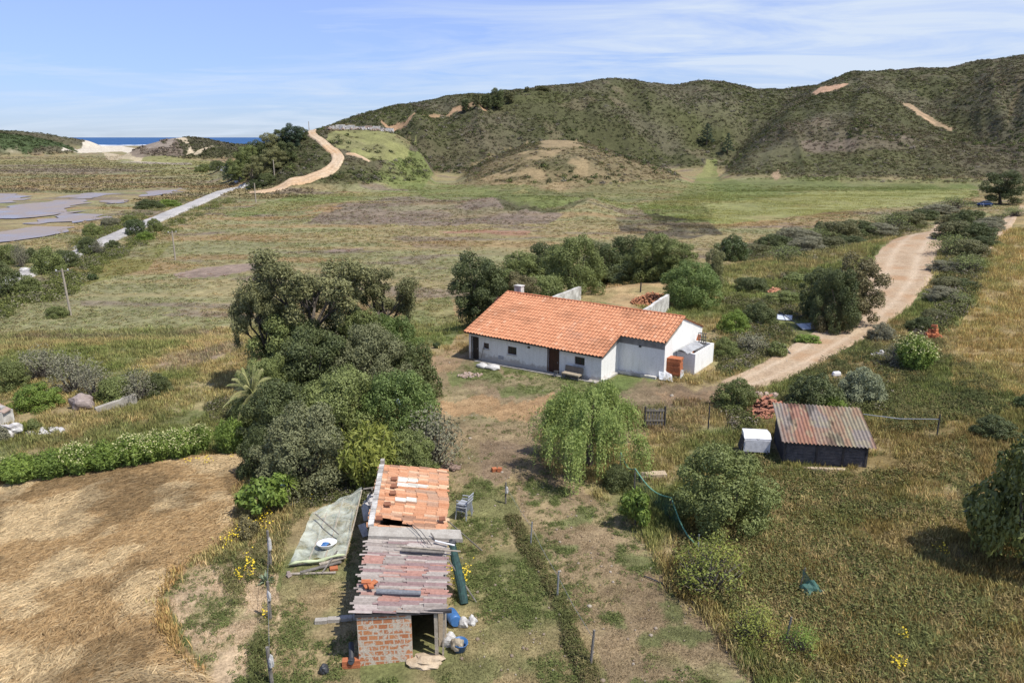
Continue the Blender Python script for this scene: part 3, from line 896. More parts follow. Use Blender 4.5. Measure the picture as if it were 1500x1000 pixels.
def make_kind(kind, var):
    rg = np.random.default_rng(hash_kind(kind) * 17 + var * 101 + 3)
    rnd = random.Random(hash_kind(kind) * 31 + var * 7 + 1)
    wood = MB(); parts = {}
    if kind == 'mound':            # dense lumpy dome of evergreen leaves, 4 m wide, 2.8 m high
        Hh, Ww = 2.75, 3.7
        bl = [(0, 0, 1.0, 1.2, 1.2, 1.1)]
        for k in range(26):
            a = k * 2.4 + rnd.uniform(-.5, .5); rr = 1.6 * math.sqrt((k + .5) / 26) * rnd.uniform(.8, 1.12)
            z = 2.45 - .62 * rr ** 1.7 + rnd.uniform(-.35, .22)
            s = rnd.uniform(.26, .58)
            bl.append((rr * math.cos(a), rr * math.sin(a), max(z - s * .5, .35), s, s, s * rnd.uniform(.75, 1.05)))
        for k in range(9):
            a = k * .7 + rnd.uniform(-.2, .2); s = rnd.uniform(.35, .55); rr = rnd.uniform(1.2, 1.6)
            bl.append((rr * math.cos(a), rr * math.sin(a), s * .8, s, s, s))
        parts['crown'] = blob_leaves(bl, 16000, .125, .075, rg, .6, -.7, .38)
        for k in range(4):
            limb(wood, (0, 0, 0), (rnd.uniform(-.8, .8), rnd.uniform(-.8, .8), 1.6), .07, .02, rnd)
    elif kind in ('grove', 'broad'):          # large many-headed evergreen, 6.4 m wide, 5 m high
        Hh, Ww = 4.8, 5.7
        bl = [(0, 0, 1.9, 1.9, 1.9, 1.7)]
        for k in range(44):
            a = k * 2.4 + rnd.uniform(-.5, .5); rr = 2.7 * math.sqrt((k + .5) / 44) * rnd.uniform(.75, 1.15)
            z = 4.6 - .36 * rr ** 1.9 + rnd.uniform(-.6, .4)
            s = rnd.uniform(.32, .85)
            bl.append((rr * math.cos(a), rr * math.sin(a), max(z - s * .5, .5), s, s, s * rnd.uniform(.7, 1.0)))
        for k in range(14):
            a = k * .45 + rnd.uniform(-.2, .2); s = rnd.uniform(.45, .8); rr = rnd.uniform(1.9, 2.6)
            bl.append((rr * math.cos(a), rr * math.sin(a), rnd.uniform(.5, 1.6), s, s, s))
        parts['crown'] = blob_leaves(bl, 34000, .15, .085, rg, .6, -.7, .42) if kind == 'grove' else blob_leaves(bl, 13000, .27, .12, rg, .6, -.7, .5)
        for k in range(6):
            a = k * 1.05
            limb(wood, (0, 0, 0), (1.5 * math.cos(a), 1.5 * math.sin(a), 3.2), .12, .03, rnd)
    elif kind == 'tree':           # round-headed tree leafed nearly to the ground, 5 m high, 4.4 m wide
        Hh, Ww = 5.0, 4.4
        bl = []
        wood_base = (rnd.uniform(-.2, .2), rnd.uniform(-.2, .2), 1.5)
        limb(wood, (0, 0, -.1), wood_base, .17, .13, rnd, .06)
        for k in range(34):
            f = (k + .5) / 34; a = k * 2.4 + rnd.uniform(-.5, .5)
            z = 4.6 - 3.9 * f + rnd.uniform(-.35, .3)
            env = math.sqrt(max(.02, 1 - ((z - 2.4) / 2.5) ** 2)) * 1.75
            rr = env * rnd.uniform(.55, 1.05); s = rnd.uniform(.34, .72)
            bl.append((rr * math.cos(a), rr * math.sin(a), max(z, .5), s, s, s * .85))
            if k % 3 == 0:
                limb(wood, wood_base, (rr * .85 * math.cos(a), rr * .85 * math.sin(a), max(z, 1.2) - .2), .07, .02, rnd)
        bl.append((0, 0, 2.4, .9, .9, 1.3))
        parts['crown'] = blob_leaves(bl, 20000, .15, .08, rg, .65, -.7, .5)
    elif kind == 'gum':            # tall loose eucalyptus with hanging leaf clusters, 9 m high, 7 m wide
        Hh, Ww = 9.0, 7.0
        bl = []; fork = (rnd.uniform(-.3, .3), rnd.uniform(-.2, .2), 2.6)
        limb(wood, (0, 0, -.1), fork, .22, .17, rnd, .05)
        for k in range(7):
            a = k * 0.9 + rnd.uniform(-.25, .25) + var; rr = rnd.uniform(1.5, 2.9); z = rnd.uniform(5.2, 8.2) - .25 * rr
            mid_ = (rr * .5 * math.cos(a), rr * .5 * math.sin(a), 2.6 + (z - 2.6) * .55)
            limb(wood, fork, mid_, .12, .07, rnd, .12)
            for j in range(5):
                a2 = a + rnd.uniform(-.55, .55); r2 = rr * rnd.uniform(.75, 1.2); z2 = z + rnd.uniform(-.9, .9)
                e = (r2 * math.cos(a2), r2 * math.sin(a2), z2)
                limb(wood, mid_, e, .055, .015, rnd, .1)
                s = rnd.uniform(.36, .78)
                bl.append((e[0], e[1], e[2] + .1, s * 1.1, s * 1.1, s * .8))
                if rnd.random() < .55:
                    bl.append((e[0] + rnd.uniform(-.4, .4), e[1] + rnd.uniform(-.4, .4), e[2] - rnd.uniform(.5, 1.3), s * .65, s * .65, s * .95))
        parts['crown'] = blob_leaves(bl, 32000, .20, .07, rg, .8, -.8, .8, .55, 1.0)
    elif kind == 'shrub':          # low leafy bush, 1.5 m wide, 1.1 m high
        Hh, Ww = 1.1, 1.5
        bl = [(0, 0, .4, .5, .5, .5)]
        for k in range(9):
            a = rnd.uniform(0, 6.28); rr = rnd.uniform(.2, .55)
            s = rnd.uniform(.16, .3)
            bl.append((rr * math.cos(a), rr * math.sin(a), rnd.uniform(.35, .85) - .2 * rr, s, s, s))
        parts['crown'] = blob_leaves(bl, 2600, .12, .06, rg, .7, -.8, .45)
        for k in range(3):
            limb(wood, (0, 0, 0), (rnd.uniform(-.4, .4), rnd.uniform(-.4, .4), .7), .02, .006, rnd)
    elif kind == 'bigleaf':        # citrus / fig like, big glossy leaves, 2.4 m wide, 2.2 m high
        Hh, Ww = 2.2, 2.4
        bl = [(0, 0, 1.15, .75, .75, .75)]
        for k in range(11):
            a = rnd.uniform(0, 6.28); rr = rnd.uniform(.3, .85); s = rnd.uniform(.24, .42)
            bl.append((rr * math.cos(a), rr * math.sin(a), rnd.uniform(.7, 1.85) - .3 * rr, s, s, s * .85))
        parts['crown'] = blob_leaves(bl, 1900, .25, .13, rg, .5, -.7, .45)
        limb(wood, (0, 0, -.1), (.05, 0, 1.0), .07, .05, rnd, .05)
        for k in range(6):
            a = k * 1.05; limb(wood, (.05, 0, .8), (.6 * math.cos(a), .6 * math.sin(a), 1.5), .035, .01, rnd)
    elif kind == 'twiggy':         # half bare shrub: many grey twigs and a few leaves, 2 m wide, 1.8 m high
        Hh, Ww = 1.8, 2.0
        tips = []
        for k in range(70):
            a = rnd.uniform(0, 6.28); rr = rnd.uniform(.2, .95); z = 1.75 * math.sqrt(max(0, 1 - (rr / 1.05) ** 2)) * rnd.uniform(.6, 1)
            e = (rr * math.cos(a), rr * math.sin(a), z)
            limb(wood, (rr * .15 * math.cos(a), rr * .15 * math.sin(a), 0), e, .018, .006, rnd, .12)
            tips.append(e)
        tp = np.array(tips); c = tp[rg.integers(0, len(tp), 1500)] + rg.normal(size=(1500, 3)) * .16
        c[:, 2] = np.maximum(c[:, 2], .1)
        parts['crown'] = cards(c, unit(c - np.array([0, 0, .5])), .10, .05, .8, rg)
    elif kind == 'weeping':        # pepper tree with hanging strands, 6 m wide, 4.6 m high
        Hh, Ww = 4.6, 6.2
        limb(wood, (0, 0, -.1), (.1, .1, 1.6), .22, .17, rnd, .06)
        cs, ns = [], []
        for k in range(34):
            a = k * 2.4 + rnd.uniform(-.35, .35); rr = 2.45 * math.sqrt((k + .3) / 30) * rnd.uniform(.75, 1.15)
            z = 4.45 - .20 * rr * rr + rnd.uniform(-.75, .2)
            top = Vector((rr * math.cos(a), rr * math.sin(a), z))
            limb(wood, (.1, .1, 1.5), tuple(top - Vector((0, 0, .15))), .06, .012, rnd, .22)
            full = rnd.uniform(.6, 1.15); spread = rnd.uniform(.13, .27)
            for j in range(int(rnd.uniform(34, 70))):
                o = Vector((rnd.gauss(0, spread), rnd.gauss(0, spread), rnd.gauss(0, .13)))
                s0 = top + o
                out = Vector((math.cos(a), math.sin(a), 0)) * rnd.uniform(.05, .5) + Vector((rnd.gauss(0, .14), rnd.gauss(0, .14), 0))
                L = min(full * rnd.uniform(.5, 2.5) * (0.62 + .30 * rr), s0.z - rnd.uniform(.05, .5))
                m = int(max(L, .1) / .085)
                tt = np.linspace(0, 1, max(m, 3))
                px = s0.x + out.x * np.sqrt(tt) * 1.3; py = s0.y + out.y * np.sqrt(tt) * 1.3
                pz = s0.z + .16 * np.sin(tt * 3) - L * tt ** 1.25
                c = np.stack([px, py, pz], 1) + rg.normal(size=(len(tt), 3)) * .03
                cs.append(c); ns.append(np.tile([math.cos(a), math.sin(a), .35], (len(tt), 1)))
        c = np.concatenate(cs); n_ = np.concatenate(ns)
        parts['crown'] = cards(c, n_, .17, .05, .7, rg, .78)
    elif kind == 'conifer':        # dark pine, 8 m high, 5 m wide
        Hh, Ww = 8.0, 4.6
        limb(wood, (0, 0, -.1), (.1, 0, 7.4), .2, .04, rnd, .02)
        bl = []
        for k in range(34):
            f = k / 33; z = 1.3 + 6.3 * f; rr = (1.9 * (1 - f) ** .8 + .15) * rnd.uniform(.5, 1.05); a = k * 2.4
            s = .75 * (1 - .5 * f)
            bl.append((rr * math.cos(a), rr * math.sin(a), z, s, s, s * .55))
        parts['crown'] = blob_leaves(bl, 6000, .30, .07, rg, .8, -.9, .6)
    elif kind == 'spiky':          # oleander: upright leafy stems, 2.6 m wide, 1.9 m high
        Hh, Ww = 1.9, 2.6
        cs, ns, fl = [], [], []
        for k in range(150):
            a = rnd.uniform(0, 6.28); rr = math.sqrt(rnd.random()) * 1.15
            z = (1.85 - .55 * rr * rr) * rnd.uniform(.78, 1.04)
            b0 = np.array([rr * .55 * math.cos(a), rr * .55 * math.sin(a), .15]); e = np.array([rr * math.cos(a), rr * math.sin(a), z])
            tt = np.sort(rg.random(44)) ** .7
            cs.append(b0 + (e - b0) * tt[:, None] + rg.normal(size=(44, 3)) * .075); ns.append(np.tile([math.cos(a) * rr, math.sin(a) * rr, .55], (44, 1)))
            if k % 5 == 0: limb(wood, tuple(b0 - [0, 0, .2]), tuple(e), .015, .006, rnd, .05)
            if rnd.random() < .62:
                fl.append(e + rg.normal(size=(6, 3)) * np.array([.11, .11, .06]) + [0, 0, .02])
        parts['crown'] = cards(np.concatenate(cs), np.concatenate(ns), .19, .055, .7, rg)
        f_ = np.concatenate(fl); parts['flowers'] = cards(f_, np.tile([0, 0, 1.0], (len(f_), 1)), .085, .075, .6, rg)
    elif kind == 'palm':           # arching fronds from a short trunk, 4 m wide, 3.4 m high
        Hh, Ww = 3.4, 4.2
        limb(wood, (0, 0, -.1), (0, 0, 1.9), .2, .17, rnd, .02)
        cs = []
        for k in range(30):
            a = k * 2.4; el = R(80 - 95 * k / 30); Lf = 2.0
            tt = np.linspace(.08, 1, 26)
            hx = Lf * tt * math.cos(el); hz = 1.9 + Lf * tt * math.sin(el) - .75 * tt ** 2.2
            mid_ = np.stack([hx * math.cos(a), hx * math.sin(a), hz], 1)
            side = np.array([-math.sin(a), math.cos(a), 0]); up = np.array([0, 0, 1.0]); fw = np.array([math.cos(a), math.sin(a), 0])
            wood.tube([tuple(p) for p in mid_[::5]], .012, 4)
            for s in (-1, 1):
                tip = mid_ + (side * s * .36 + fw * .22 - up * .16) * (1.05 - .6 * tt)[:, None]
                w_ = fw * .022
                q = np.stack([mid_ - w_, mid_ + w_, tip + w_ * .3, tip - w_ * .3], 1).reshape(-1, 3)
                cs.append((q, np.arange(len(q)).reshape(-1, 4)))
        parts['crown'] = join(cs)
    elif kind == 'yucca':          # rosette of sword leaves on a stem, 1.4 m wide, 1.9 m high
        Hh, Ww = 1.9, 1.4
        limb(wood, (0, 0, -.1), (0, 0, 1.1), .09, .08, rnd, .02)
        qs = []
        for k in range(90):
            d = unit(np.array([rnd.gauss(0, 1), rnd.gauss(0, 1), rnd.gauss(.35, .7)])); a0 = np.array([0, 0, 1.1 + rnd.uniform(-.15, .15)])
            s = unit(np.cross(d, [0.1, .2, 1.0])) * .028; e = a0 + d * rnd.uniform(.5, .78) - [0, 0, .1]; m_ = a0 + d * .35
            qs.append((np.stack([a0 - s * .5, m_ - s, e, m_ + s]), np.array([[0, 1, 2, 3]])))
        parts['crown'] = join(qs)
    elif kind == 'rosette':        # grey-green thistle or agave clump, .9 m wide, .5 m high
        Hh, Ww = .55, 1.0
        qs = []
        for k in range(46):
            a = rnd.uniform(0, 6.28); el = rnd.uniform(.15, 1.3); d = np.array([math.cos(a) * math.cos(el), math.sin(a) * math.cos(el), math.sin(el)])
            s = unit(np.cross(d, [0, 0, 1.0])) * .055; e = d * rnd.uniform(.3, .52); m_ = d * .22 + [0, 0, .03]
            qs.append((np.stack([s * 0, m_ - s, e - [0, 0, .05], m_ + s]), np.array([[0, 1, 2, 3]])))
        parts['crown'] = join(qs)
    parts_out = dict(parts)
    wv = None
    if wood.v:
        wv = wood_arrays(wood)
    return parts_out, wv, Hh, Ww


def hash_kind(k):
    return sum((i + 1) * ord(c) for i, c in enumerate(k)) % 1000


def leafmat(nm, c1, c2, trans=.25, rough=.55, spec=.3):
    LM[nm] = mat_leaf('foliage_' + nm, c1, c2, trans, rough, spec)


LM = {}
leafmat('olive', (.056, .066, .022), (.130, .150, .050))
leafmat('sage', (.085, .098, .055), (.165, .175, .105), .15, .7)
leafmat('dark', (.030, .040, .017), (.080, .092, .034))
leafmat('deep', (.022, .034, .013), (.062, .082, .024), .2, .45, .45)
leafmat('bright', (.055, .085, .018), (.145, .190, .038), .3)
leafmat('lime', (.075, .095, .020), (.185, .190, .042), .3)
leafmat('gum', (.052, .057, .024), (.145, .142, .062), .2)
leafmat('brownish', (.060, .055, .026), (.135, .115, .055), .2)
leafmat('grey', (.075, .075, .046), (.145, .138, .092), .15, .75)
leafmat('weep', (.080, .115, .028), (.205, .240, .074), .35)
leafmat('loquat', (.030, .040, .013), (.150, .158, .045), .25, .45, .4)
leafmat('sage2', (.062, .068, .032), (.140, .142, .072), .2, .65)
leafmat('leafgreen', (.046, .070, .020), (.115, .150, .044), .25)
leafmat('pine', (.016, .028, .018), (.042, .060, .030), .12)
leafmat('red', (.075, .020, .024), (.15, .055, .05), .2)
leafmat('palmleaf', (.10, .12, .04), (.24, .22, .10), .25)
leafmat('thistle', (.11, .14, .09), (.20, .24, .16), .2)
leafmat('scrub', (.040, .044, .018), (.105, .100, .044), .18)
M_BARK = mat_worn('bark', (.17, .145, .115), (.075, .060, .045), 3, .95, .6)
M_TWIG = mat_worn('twigs', (.24, .215, .18), (.13, .11, .09), 3, .95, .3)
M_FLOWER_CREAM = mat_plain('petals_cream', (.52, .50, .24), .7, 0, .2, 9)
M_FLOWER_YELLOW = mat_plain('petals_yellow', (.70, .52, .03), .7, 0, .2, 9)
_cache = {}
_meshc = {}


def part_mesh(kind, var, part, mat):
    key = (kind, var)
    if key not in _cache:
        _cache[key] = make_kind(kind, var)
    mk = key + (part, mat.name)
    if mk not in _meshc:
        ps, wd, _, _ = _cache[key]
        v, f = wd if part == 'trunk' else ps[part]
        tn = None
        if part != 'trunk':
            rgt = np.random.default_rng(len(v)); nq = len(v) // 4
            cq = v.reshape(-1, 4, 3).mean(1)
            sc = .45
            t_ = .62 * fbm(cq[:, 0] / sc + cq[:, 2] * 1.3, cq[:, 1] / sc - cq[:, 2] * 1.1, 3, 2) + .38 * rgt.random(nq)
            tn = np.repeat(np.repeat(t_[:, None], 4, 0), 3, 1)
        _meshc[mk] = np_mesh(part, v, f, mat, part == 'trunk', tn)
    return _meshc[mk]


NVAR = {'mound': 4, 'grove': 3, 'broad': 2, 'tree': 4, 'gum': 3, 'shrub': 4, 'bigleaf': 2, 'twiggy': 2, 'weeping': 1, 'conifer': 2, 'spiky': 3, 'palm': 1, 'yucca': 1, 'rosette': 2}
_n = [0]
PLANTS = []


def plant_at(p, kind, h, wd, leaf, name, label, cat, group=None, rz=None, flowers=None, woody=True, lean=0.0, twig=False):
    _n[0] += 1
    var = _n[0] % NVAR[kind]
    key = (kind, var)
    if key not in _cache:
        _cache[key] = make_kind(kind, var)
    ps, wdat, Hh, Ww = _cache[key]
    root = empty(name, (p[0], p[1], p[2] - .03), label, cat, rz if rz is not None else (_n[0] * 2.399) % 6.283, group)
    root.scale = (wd / Ww, wd / Ww, h / Hh)
    if lean:
        root.rotation_euler.x = lean
    link('crown', part_mesh(kind, var, 'crown', LM[leaf]), None, root)
    if wdat is not None and woody:
        link('trunk' if kind in ('tree', 'gum', 'conifer', 'palm', 'weeping') else 'stems', part_mesh(kind, var, 'trunk', M_TWIG if (twig or kind == 'twiggy') else M_BARK), None, root)
    if flowers is not None and 'flowers' in ps:
        link('blossom', part_mesh(kind, var, 'flowers', flowers), None, root)['kind'] = 'stuff'
    PLANTS.append((p[0], p[1], wd / 2))
    return root


def plant(kind, u, vb, vt, wpx, leaf, name, label, cat='bush', group=None, adv=0.35, **kw):
    """stand a plant where its foot meets the ground; vb = visible lower edge, vt = top, wpx = width in the photo"""
    p = G(u, vb)
    d = math.hypot(p.x, p.y)
    depth = p.y * CP + (CAMH - p.z) * SP
    wd = wpx / FPX * depth
    k = (d + wd * adv) / d
    q = Vector((p.x * k, p.y * k, 0)); q.z = gz(q.x, q.y)
    r = ray(u, vt)
    tel = r[2] / math.hypot(r[0], r[1])
    h = CAMH + tel * d * (1 + (k - 1) * .8) - q.z
    return plant_at(q, kind, max(h, .25), wd, leaf, name, label, cat, group, **kw)
# ------------------------------------------------------------------ buildings
SOLID = []          # ground footprints kept free of grass (cx, cy, half x, half y, angle)
M_LIME = mat_worn('limewash', (.86, .86, .84), (.66, .64, .60), 1.1, .9, .35, (.20, .42), None, 22)
_nt = M_LIME.node_tree; _b = _nt.nodes['Principled BSDF']; _src = _b.inputs['Base Color'].links[0].from_socket
_tc = N(_nt, 'ShaderNodeTexCoord').outputs['Object']
_mp = N(_nt, 'ShaderNodeMapping'); _mp.inputs['Scale'].default_value = (2.6, 2.6, .30); _nt.links.new(_tc, _mp.inputs[0])
_st = ramp(_nt, noise_col(_nt, _mp.outputs[0], 1.6, 6, .7).outputs['Fac'], [(.50, 0.0), (.74, .35)])
_c = mix(_nt, _st.outputs['Color'], _src, (.50, .48, .44))
_sz = N(_nt, 'ShaderNodeSeparateXYZ'); _nt.links.new(_tc, _sz.inputs[0])
_nz = noise_col(_nt, _tc, 2.5, 5, .7)
_ad = N(_nt, 'ShaderNodeMath', operation='MULTIPLY_ADD'); _nt.links.new(_nz.outputs['Fac'], _ad.inputs[0]); _ad.inputs[1].default_value = -.9; _nt.links.new(_sz.outputs[2], _ad.inputs[2])
_dz = ramp(_nt, _ad.outputs[0], [(0.0, .6), (.22, 0.0)])      # splashed earth along the foot of the walls
_nt.links.new(mix(_nt, _dz.outputs['Color'], _c, (.36, .30, .23)), _b.inputs['Base Color'])
M_LIME_OLD = mat_worn('limewash_weathered', (.66, .64, .60), (.33, .31, .28), 1.6, .92, .5, (.36, .60), None, 20)
M_CEMENT = mat_worn('bare_cement', (.36, .35, .34), (.20, .195, .19), 2.2, .92, .5)
M_CEMENT_L = mat_worn('pale_cement', (.46, .43, .38), (.30, .27, .23), 2.5, .92, .5)
M_TILE = mat_tone('clay_tiles', .85, 1.0, 16, .3, (.78, 1.18), .2)
M_TONE = mat_tone('weathered_sheet', .85, 1.0, 9, .4, (.72, 1.2), .2)
M_WOOD_DARK = mat_worn('tarred_boards', (.085, .075, .072), (.035, .033, .036), 4, .85, .5)
M_WOOD_GREY = mat_worn('grey_wood', (.26, .235, .205), (.13, .115, .10), 6, .9, .5)
M_WOOD_PALE = mat_worn('pale_wood', (.47, .41, .33), (.28, .24, .19), 6, .9, .4)
M_DOOR = mat_worn('brown_door_paint', (.085, .030, .020), (.05, .02, .015), 3, .5, .2)
M_DOOR_OLD = mat_worn('old_door', (.055, .042, .036), (.03, .025, .022), 3, .7, .3)
M_DARK = mat_plain('dark_gap', (.012, .012, .013), .9)
M_WHITE = mat_plain('white_paint', (.76, .76, .77), .45, 0, .12, 3)
M_METAL = mat_plain('grey_metal', (.32, .33, .34), .45, .3, .3, 4)
M_ZINC = mat_worn('galvanised_sheet', (.44, .45, .46), (.27, .27, .28), 2, .5, .2)
M_BRICK_ORANGE = mat_worn('hollow_brick', (.50, .17, .065), (.36, .115, .05), 6, .85, .4)
M_RUBBLE = mat_worn('rubble', (.44, .33, .26), (.27, .19, .15), 5, .95, .6, (.35, .65), (.62, .58, .54))
M_ROCK = mat_worn('pink_rock', (.40, .33, .30), (.24, .19, .17), 3, .95, .7)
M_WHITEROCK = mat_worn('white_rubble', (.68, .66, .64), (.40, .37, .36), 3, .95, .7)
M_BLUE = mat_plain('blue_plastic', (.05, .15, .36), .4, 0, .2, 3)
M_DARKPLASTIC = mat_plain('dark_plastic', (.045, .047, .052), .5, 0, .3, 3)
M_GREYPLASTIC = mat_plain('grey_plastic', (.36, .38, .42), .45, 0, .15, 3)
M_GREENNET = mat_worn('green_netting', (.03, .085, .075), (.012, .032, .034), 9, .8, .5)
M_BEIGE = mat_worn('beige_cloth', (.42, .35, .25), (.30, .25, .18), 4, .9, .3)
M_SACK = mat_worn('white_sacking', (.62, .61, .59), (.42, .40, .38), 4, .85, .4)
M_SAND = mat_worn('cement_dust', (.56, .45, .32), (.40, .31, .21), 2, .95, .5)

m_glass, nt_, b_ = nodes('window_glass')
b_.inputs['Base Color'].default_value = (.03, .034, .04, 1); b_.inputs['Roughness'].default_value = .12; b_.inputs['Specular IOR Level'].default_value = .5
M_GLASS = m_glass


def sheer(name, col, clear, rough=.4):
    m, nt, b = nodes(name)
    tcn = N(nt, 'ShaderNodeTexCoord').outputs['Object']
    g = noise_col(nt, tcn, 2.2, 6, .65, .6)
    b.inputs['Base Color'].default_value = (*col, 1); b.inputs['Roughness'].default_value = rough
    t = N(nt, 'ShaderNodeBsdfTransparent'); t.inputs['Color'].default_value = (.93, .96, .92, 1)
    mr = N(nt, 'ShaderNodeMapRange'); mr.inputs['From Min'].default_value = .34; mr.inputs['From Max'].default_value = .66
    mr.inputs['To Min'].default_value = min(1, clear + .22); mr.inputs['To Max'].default_value = max(0, clear - .28)
    nt.links.new(g.outputs['Fac'], mr.inputs['Value'])
    mx = N(nt, 'ShaderNodeMixShader'); nt.links.new(mr.outputs[0], mx.inputs[0])
    nt.links.new(b.outputs[0], mx.inputs[1]); nt.links.new(t.outputs[0], mx.inputs[2])
    nt.links.new(mx.outputs[0], nt.nodes['Material Output'].inputs['Surface'])
    return m


M_SHEET = sheer('clear_greenish_sheeting', (.70, .74, .64), .64, .28)
M_WRAP = sheer('clear_wrap', (.75, .77, .80), .35, .3)
M_NET = sheer('sheer_green_net', (.06, .17, .12), .72, .7)


class Frame:
    """a building's own axes: a along the front, b into the depth"""
    def __init__(self, ox, oy, ax, ay):
        l = math.hypot(ax, ay); self.o = Vector((ox, oy, 0)); self.a = Vector((ax / l, ay / l, 0)); self.b = Vector((-ay / l, ax / l, 0))
        self.rz = math.atan2(ay, ax)

    def p(self, a, b, z=0):
        v = self.o + self.a * a + self.b * b
        return Vector((v.x, v.y, z))

    def local(self, v):
        d = Vector(v) - self.o
        return d.dot(self.a), d.dot(self.b), d.z

    def hit(self, u, v, b):
        """where the line of sight u, v meets the vertical plane at depth b -> (a, z)"""
        d = ray(u, v); C0 = Vector((0, 0, CAMH))
        dd = Vector(d); k = ((self.o + self.b * b) - C0).dot(self.b) / dd.dot(self.b)
        q = C0 + dd * k
        return (q - self.o).dot(self.a), q.z


def wall_cells(mb, fr, b, thick, a0, a1, z0, z1, holes):
    """front wall made of butted blocks round its openings"""
    xs = sorted({a0, a1, *[h[0] for h in holes], *[h[1] for h in holes]})
    for i in range(len(xs) - 1):
        xa, xb = xs[i], xs[i + 1]
        cut = sorted([(h[2], h[3]) for h in holes if h[0] <= xa + 1e-6 and h[1] >= xb - 1e-6])
        z = z0
        for lo, hi in cut + [(z1, z1)]:
            if lo - z > 1e-4:
                ring = [fr.p(xa, b), fr.p(xb, b), fr.p(xb, b + thick), fr.p(xa, b + thick)]
                mb.prism([(q.x, q.y, z) for q in ring], [(q.x, q.y, lo) for q in ring])
            z = hi


def side_wall(mb, fr, a, thick, prof_):
    """gable wall across the depth: prof_ = [(b, z) ...] outline"""
    r1 = [fr.p(a, b, z) for b, z in prof_]; r2 = [fr.p(a + thick, b, z) for b, z in prof_]
    mb.prism(r1, r2)


def tile_roof(name, parent, fr, a0, a1, b0, z0, b1, z1, pitch_u=.22, course=.36, tones=None, mat=None, notch=None, amp=.055, seed=1, cut=None, across=False, lift=0.0):
    """barrel tiles: b0,z0 eave to b1,z1 ridge; corrugation runs up the slope"""
    slope = math.hypot(b1 - b0, z1 - z0)
    nu = max(2, int((a1 - a0) / pitch_u)) * 6; nv = max(1, int(slope / course))
    us = np.linspace(0, 1, nu + 1)
    vv, st = [], []
    for i in range(nv):
        vv += [i / nv, (i + 1) / nv - 1e-4]; st += [.035, .0]
    vv = np.array(vv); st = np.array(st)
    U, V = np.meshgrid(us, vv); ST = np.repeat(st[:, None], nu + 1, 1)
    ph = U * nu / 6 * math.pi
    cid = np.floor(U * nu / 6 + 1e-6).astype(int); rid = np.repeat((np.arange(len(vv)) // 2)[:, None], nu + 1, 1)
    jit = (_h(cid, rid, seed) - .5)
    h = amp * np.abs(np.sin(ph)) + ST + jit * .018 + lift
    nb, nz = -(z1 - z0) / slope, (b1 - b0) / slope
    B = b0 + (b1 - b0) * V + nb * h; Z = z0 + (z1 - z0) * V + nz * h; A = a0 + (a1 - a0) * U
    Z = Z - .03 * (fbm(A / 2.5, B / 2.5, seed + 3, 2) - .5) * 2
    X = fr.o.x + fr.a.x * A + fr.b.x * B; Y = fr.o.y + fr.a.y * A + fr.b.y * B
    idn = np.arange(U.size).reshape(U.shape)
    f = np.stack([idn[:-1, :-1], idn[:-1, 1:], idn[1:, 1:], idn[1:, :-1]], -1)
    ac = a0 + (a1 - a0) * (us[:-1] + us[1:]) / 2; bc = b0 + (b1 - b0) * (vv[:-1] + vv[1:]) / 2
    keep = np.ones(f.shape[:2], bool)
    if notch: keep &= ~((ac[None, :] > notch[0]) & (bc[:, None] < notch[1]))
    for c_ in (cut or []):
        keep &= ~((ac[None, :] > c_[0]) & (ac[None, :] < c_[1]) & (bc[:, None] > c_[2]) & (bc[:, None] < c_[3]))
    f = f[keep]
    # tone per tile, on split vertices
    f = f.reshape(-1, 4)
    P3 = np.stack([X, Y, Z], -1).reshape(-1, 3)
    fu = f[:, 0] % (nu + 1); fv = f[:, 0] // (nu + 1)
    ti, tj = fu // 6, fv // 2
    r = _h(ti, tj, seed + 11); r2 = _h(ti, tj, seed + 12)
    tone = tones(ti, tj, r, r2, a0 + (a1 - a0) * fu / nu, b0 + (b1 - b0) * vv[np.minimum(fv, len(vv) - 1)])
    Vv = P3[f].reshape(-1, 3); Ff = np.arange(len(Vv)).reshape(-1, 4)
    me = np_mesh(name, Vv, Ff, mat, False, np.repeat(tone, 4, 0))
    bm = bmesh.new(); bm.from_mesh(me); bmesh.ops.remove_doubles(bm, verts=bm.verts, dist=.0005) if False else None; bm.free()
    return link(name, me, None, parent)


# ================================================================== the farmhouse
HF = Frame(-3.50, 53.72, .815, -.580)
EZ, RZ, RB, BB = 2.10, 4.22, 5.5, 9.3            # eave height, ridge height, ridge depth, back eave depth
SL = (RZ - EZ) / RB
NU, NB = 11.45, 2.55                              # notch of the short wing
HL = 14.75
house = empty('farmhouse', HF.p(0, 0, 0), 'long low white farmhouse with an orange tiled roof and a set-back wing', 'house')


def under(o, root=None):
    o.matrix_parent_inverse = Matrix.Translation(-Vector(o.parent.location)) if o.parent.type == 'EMPTY' else Matrix.Identity(4)
    return o


def hz_(a, b):
    return EZ + SL * b if b <= RB else RZ - (b - RB) * SL * .95


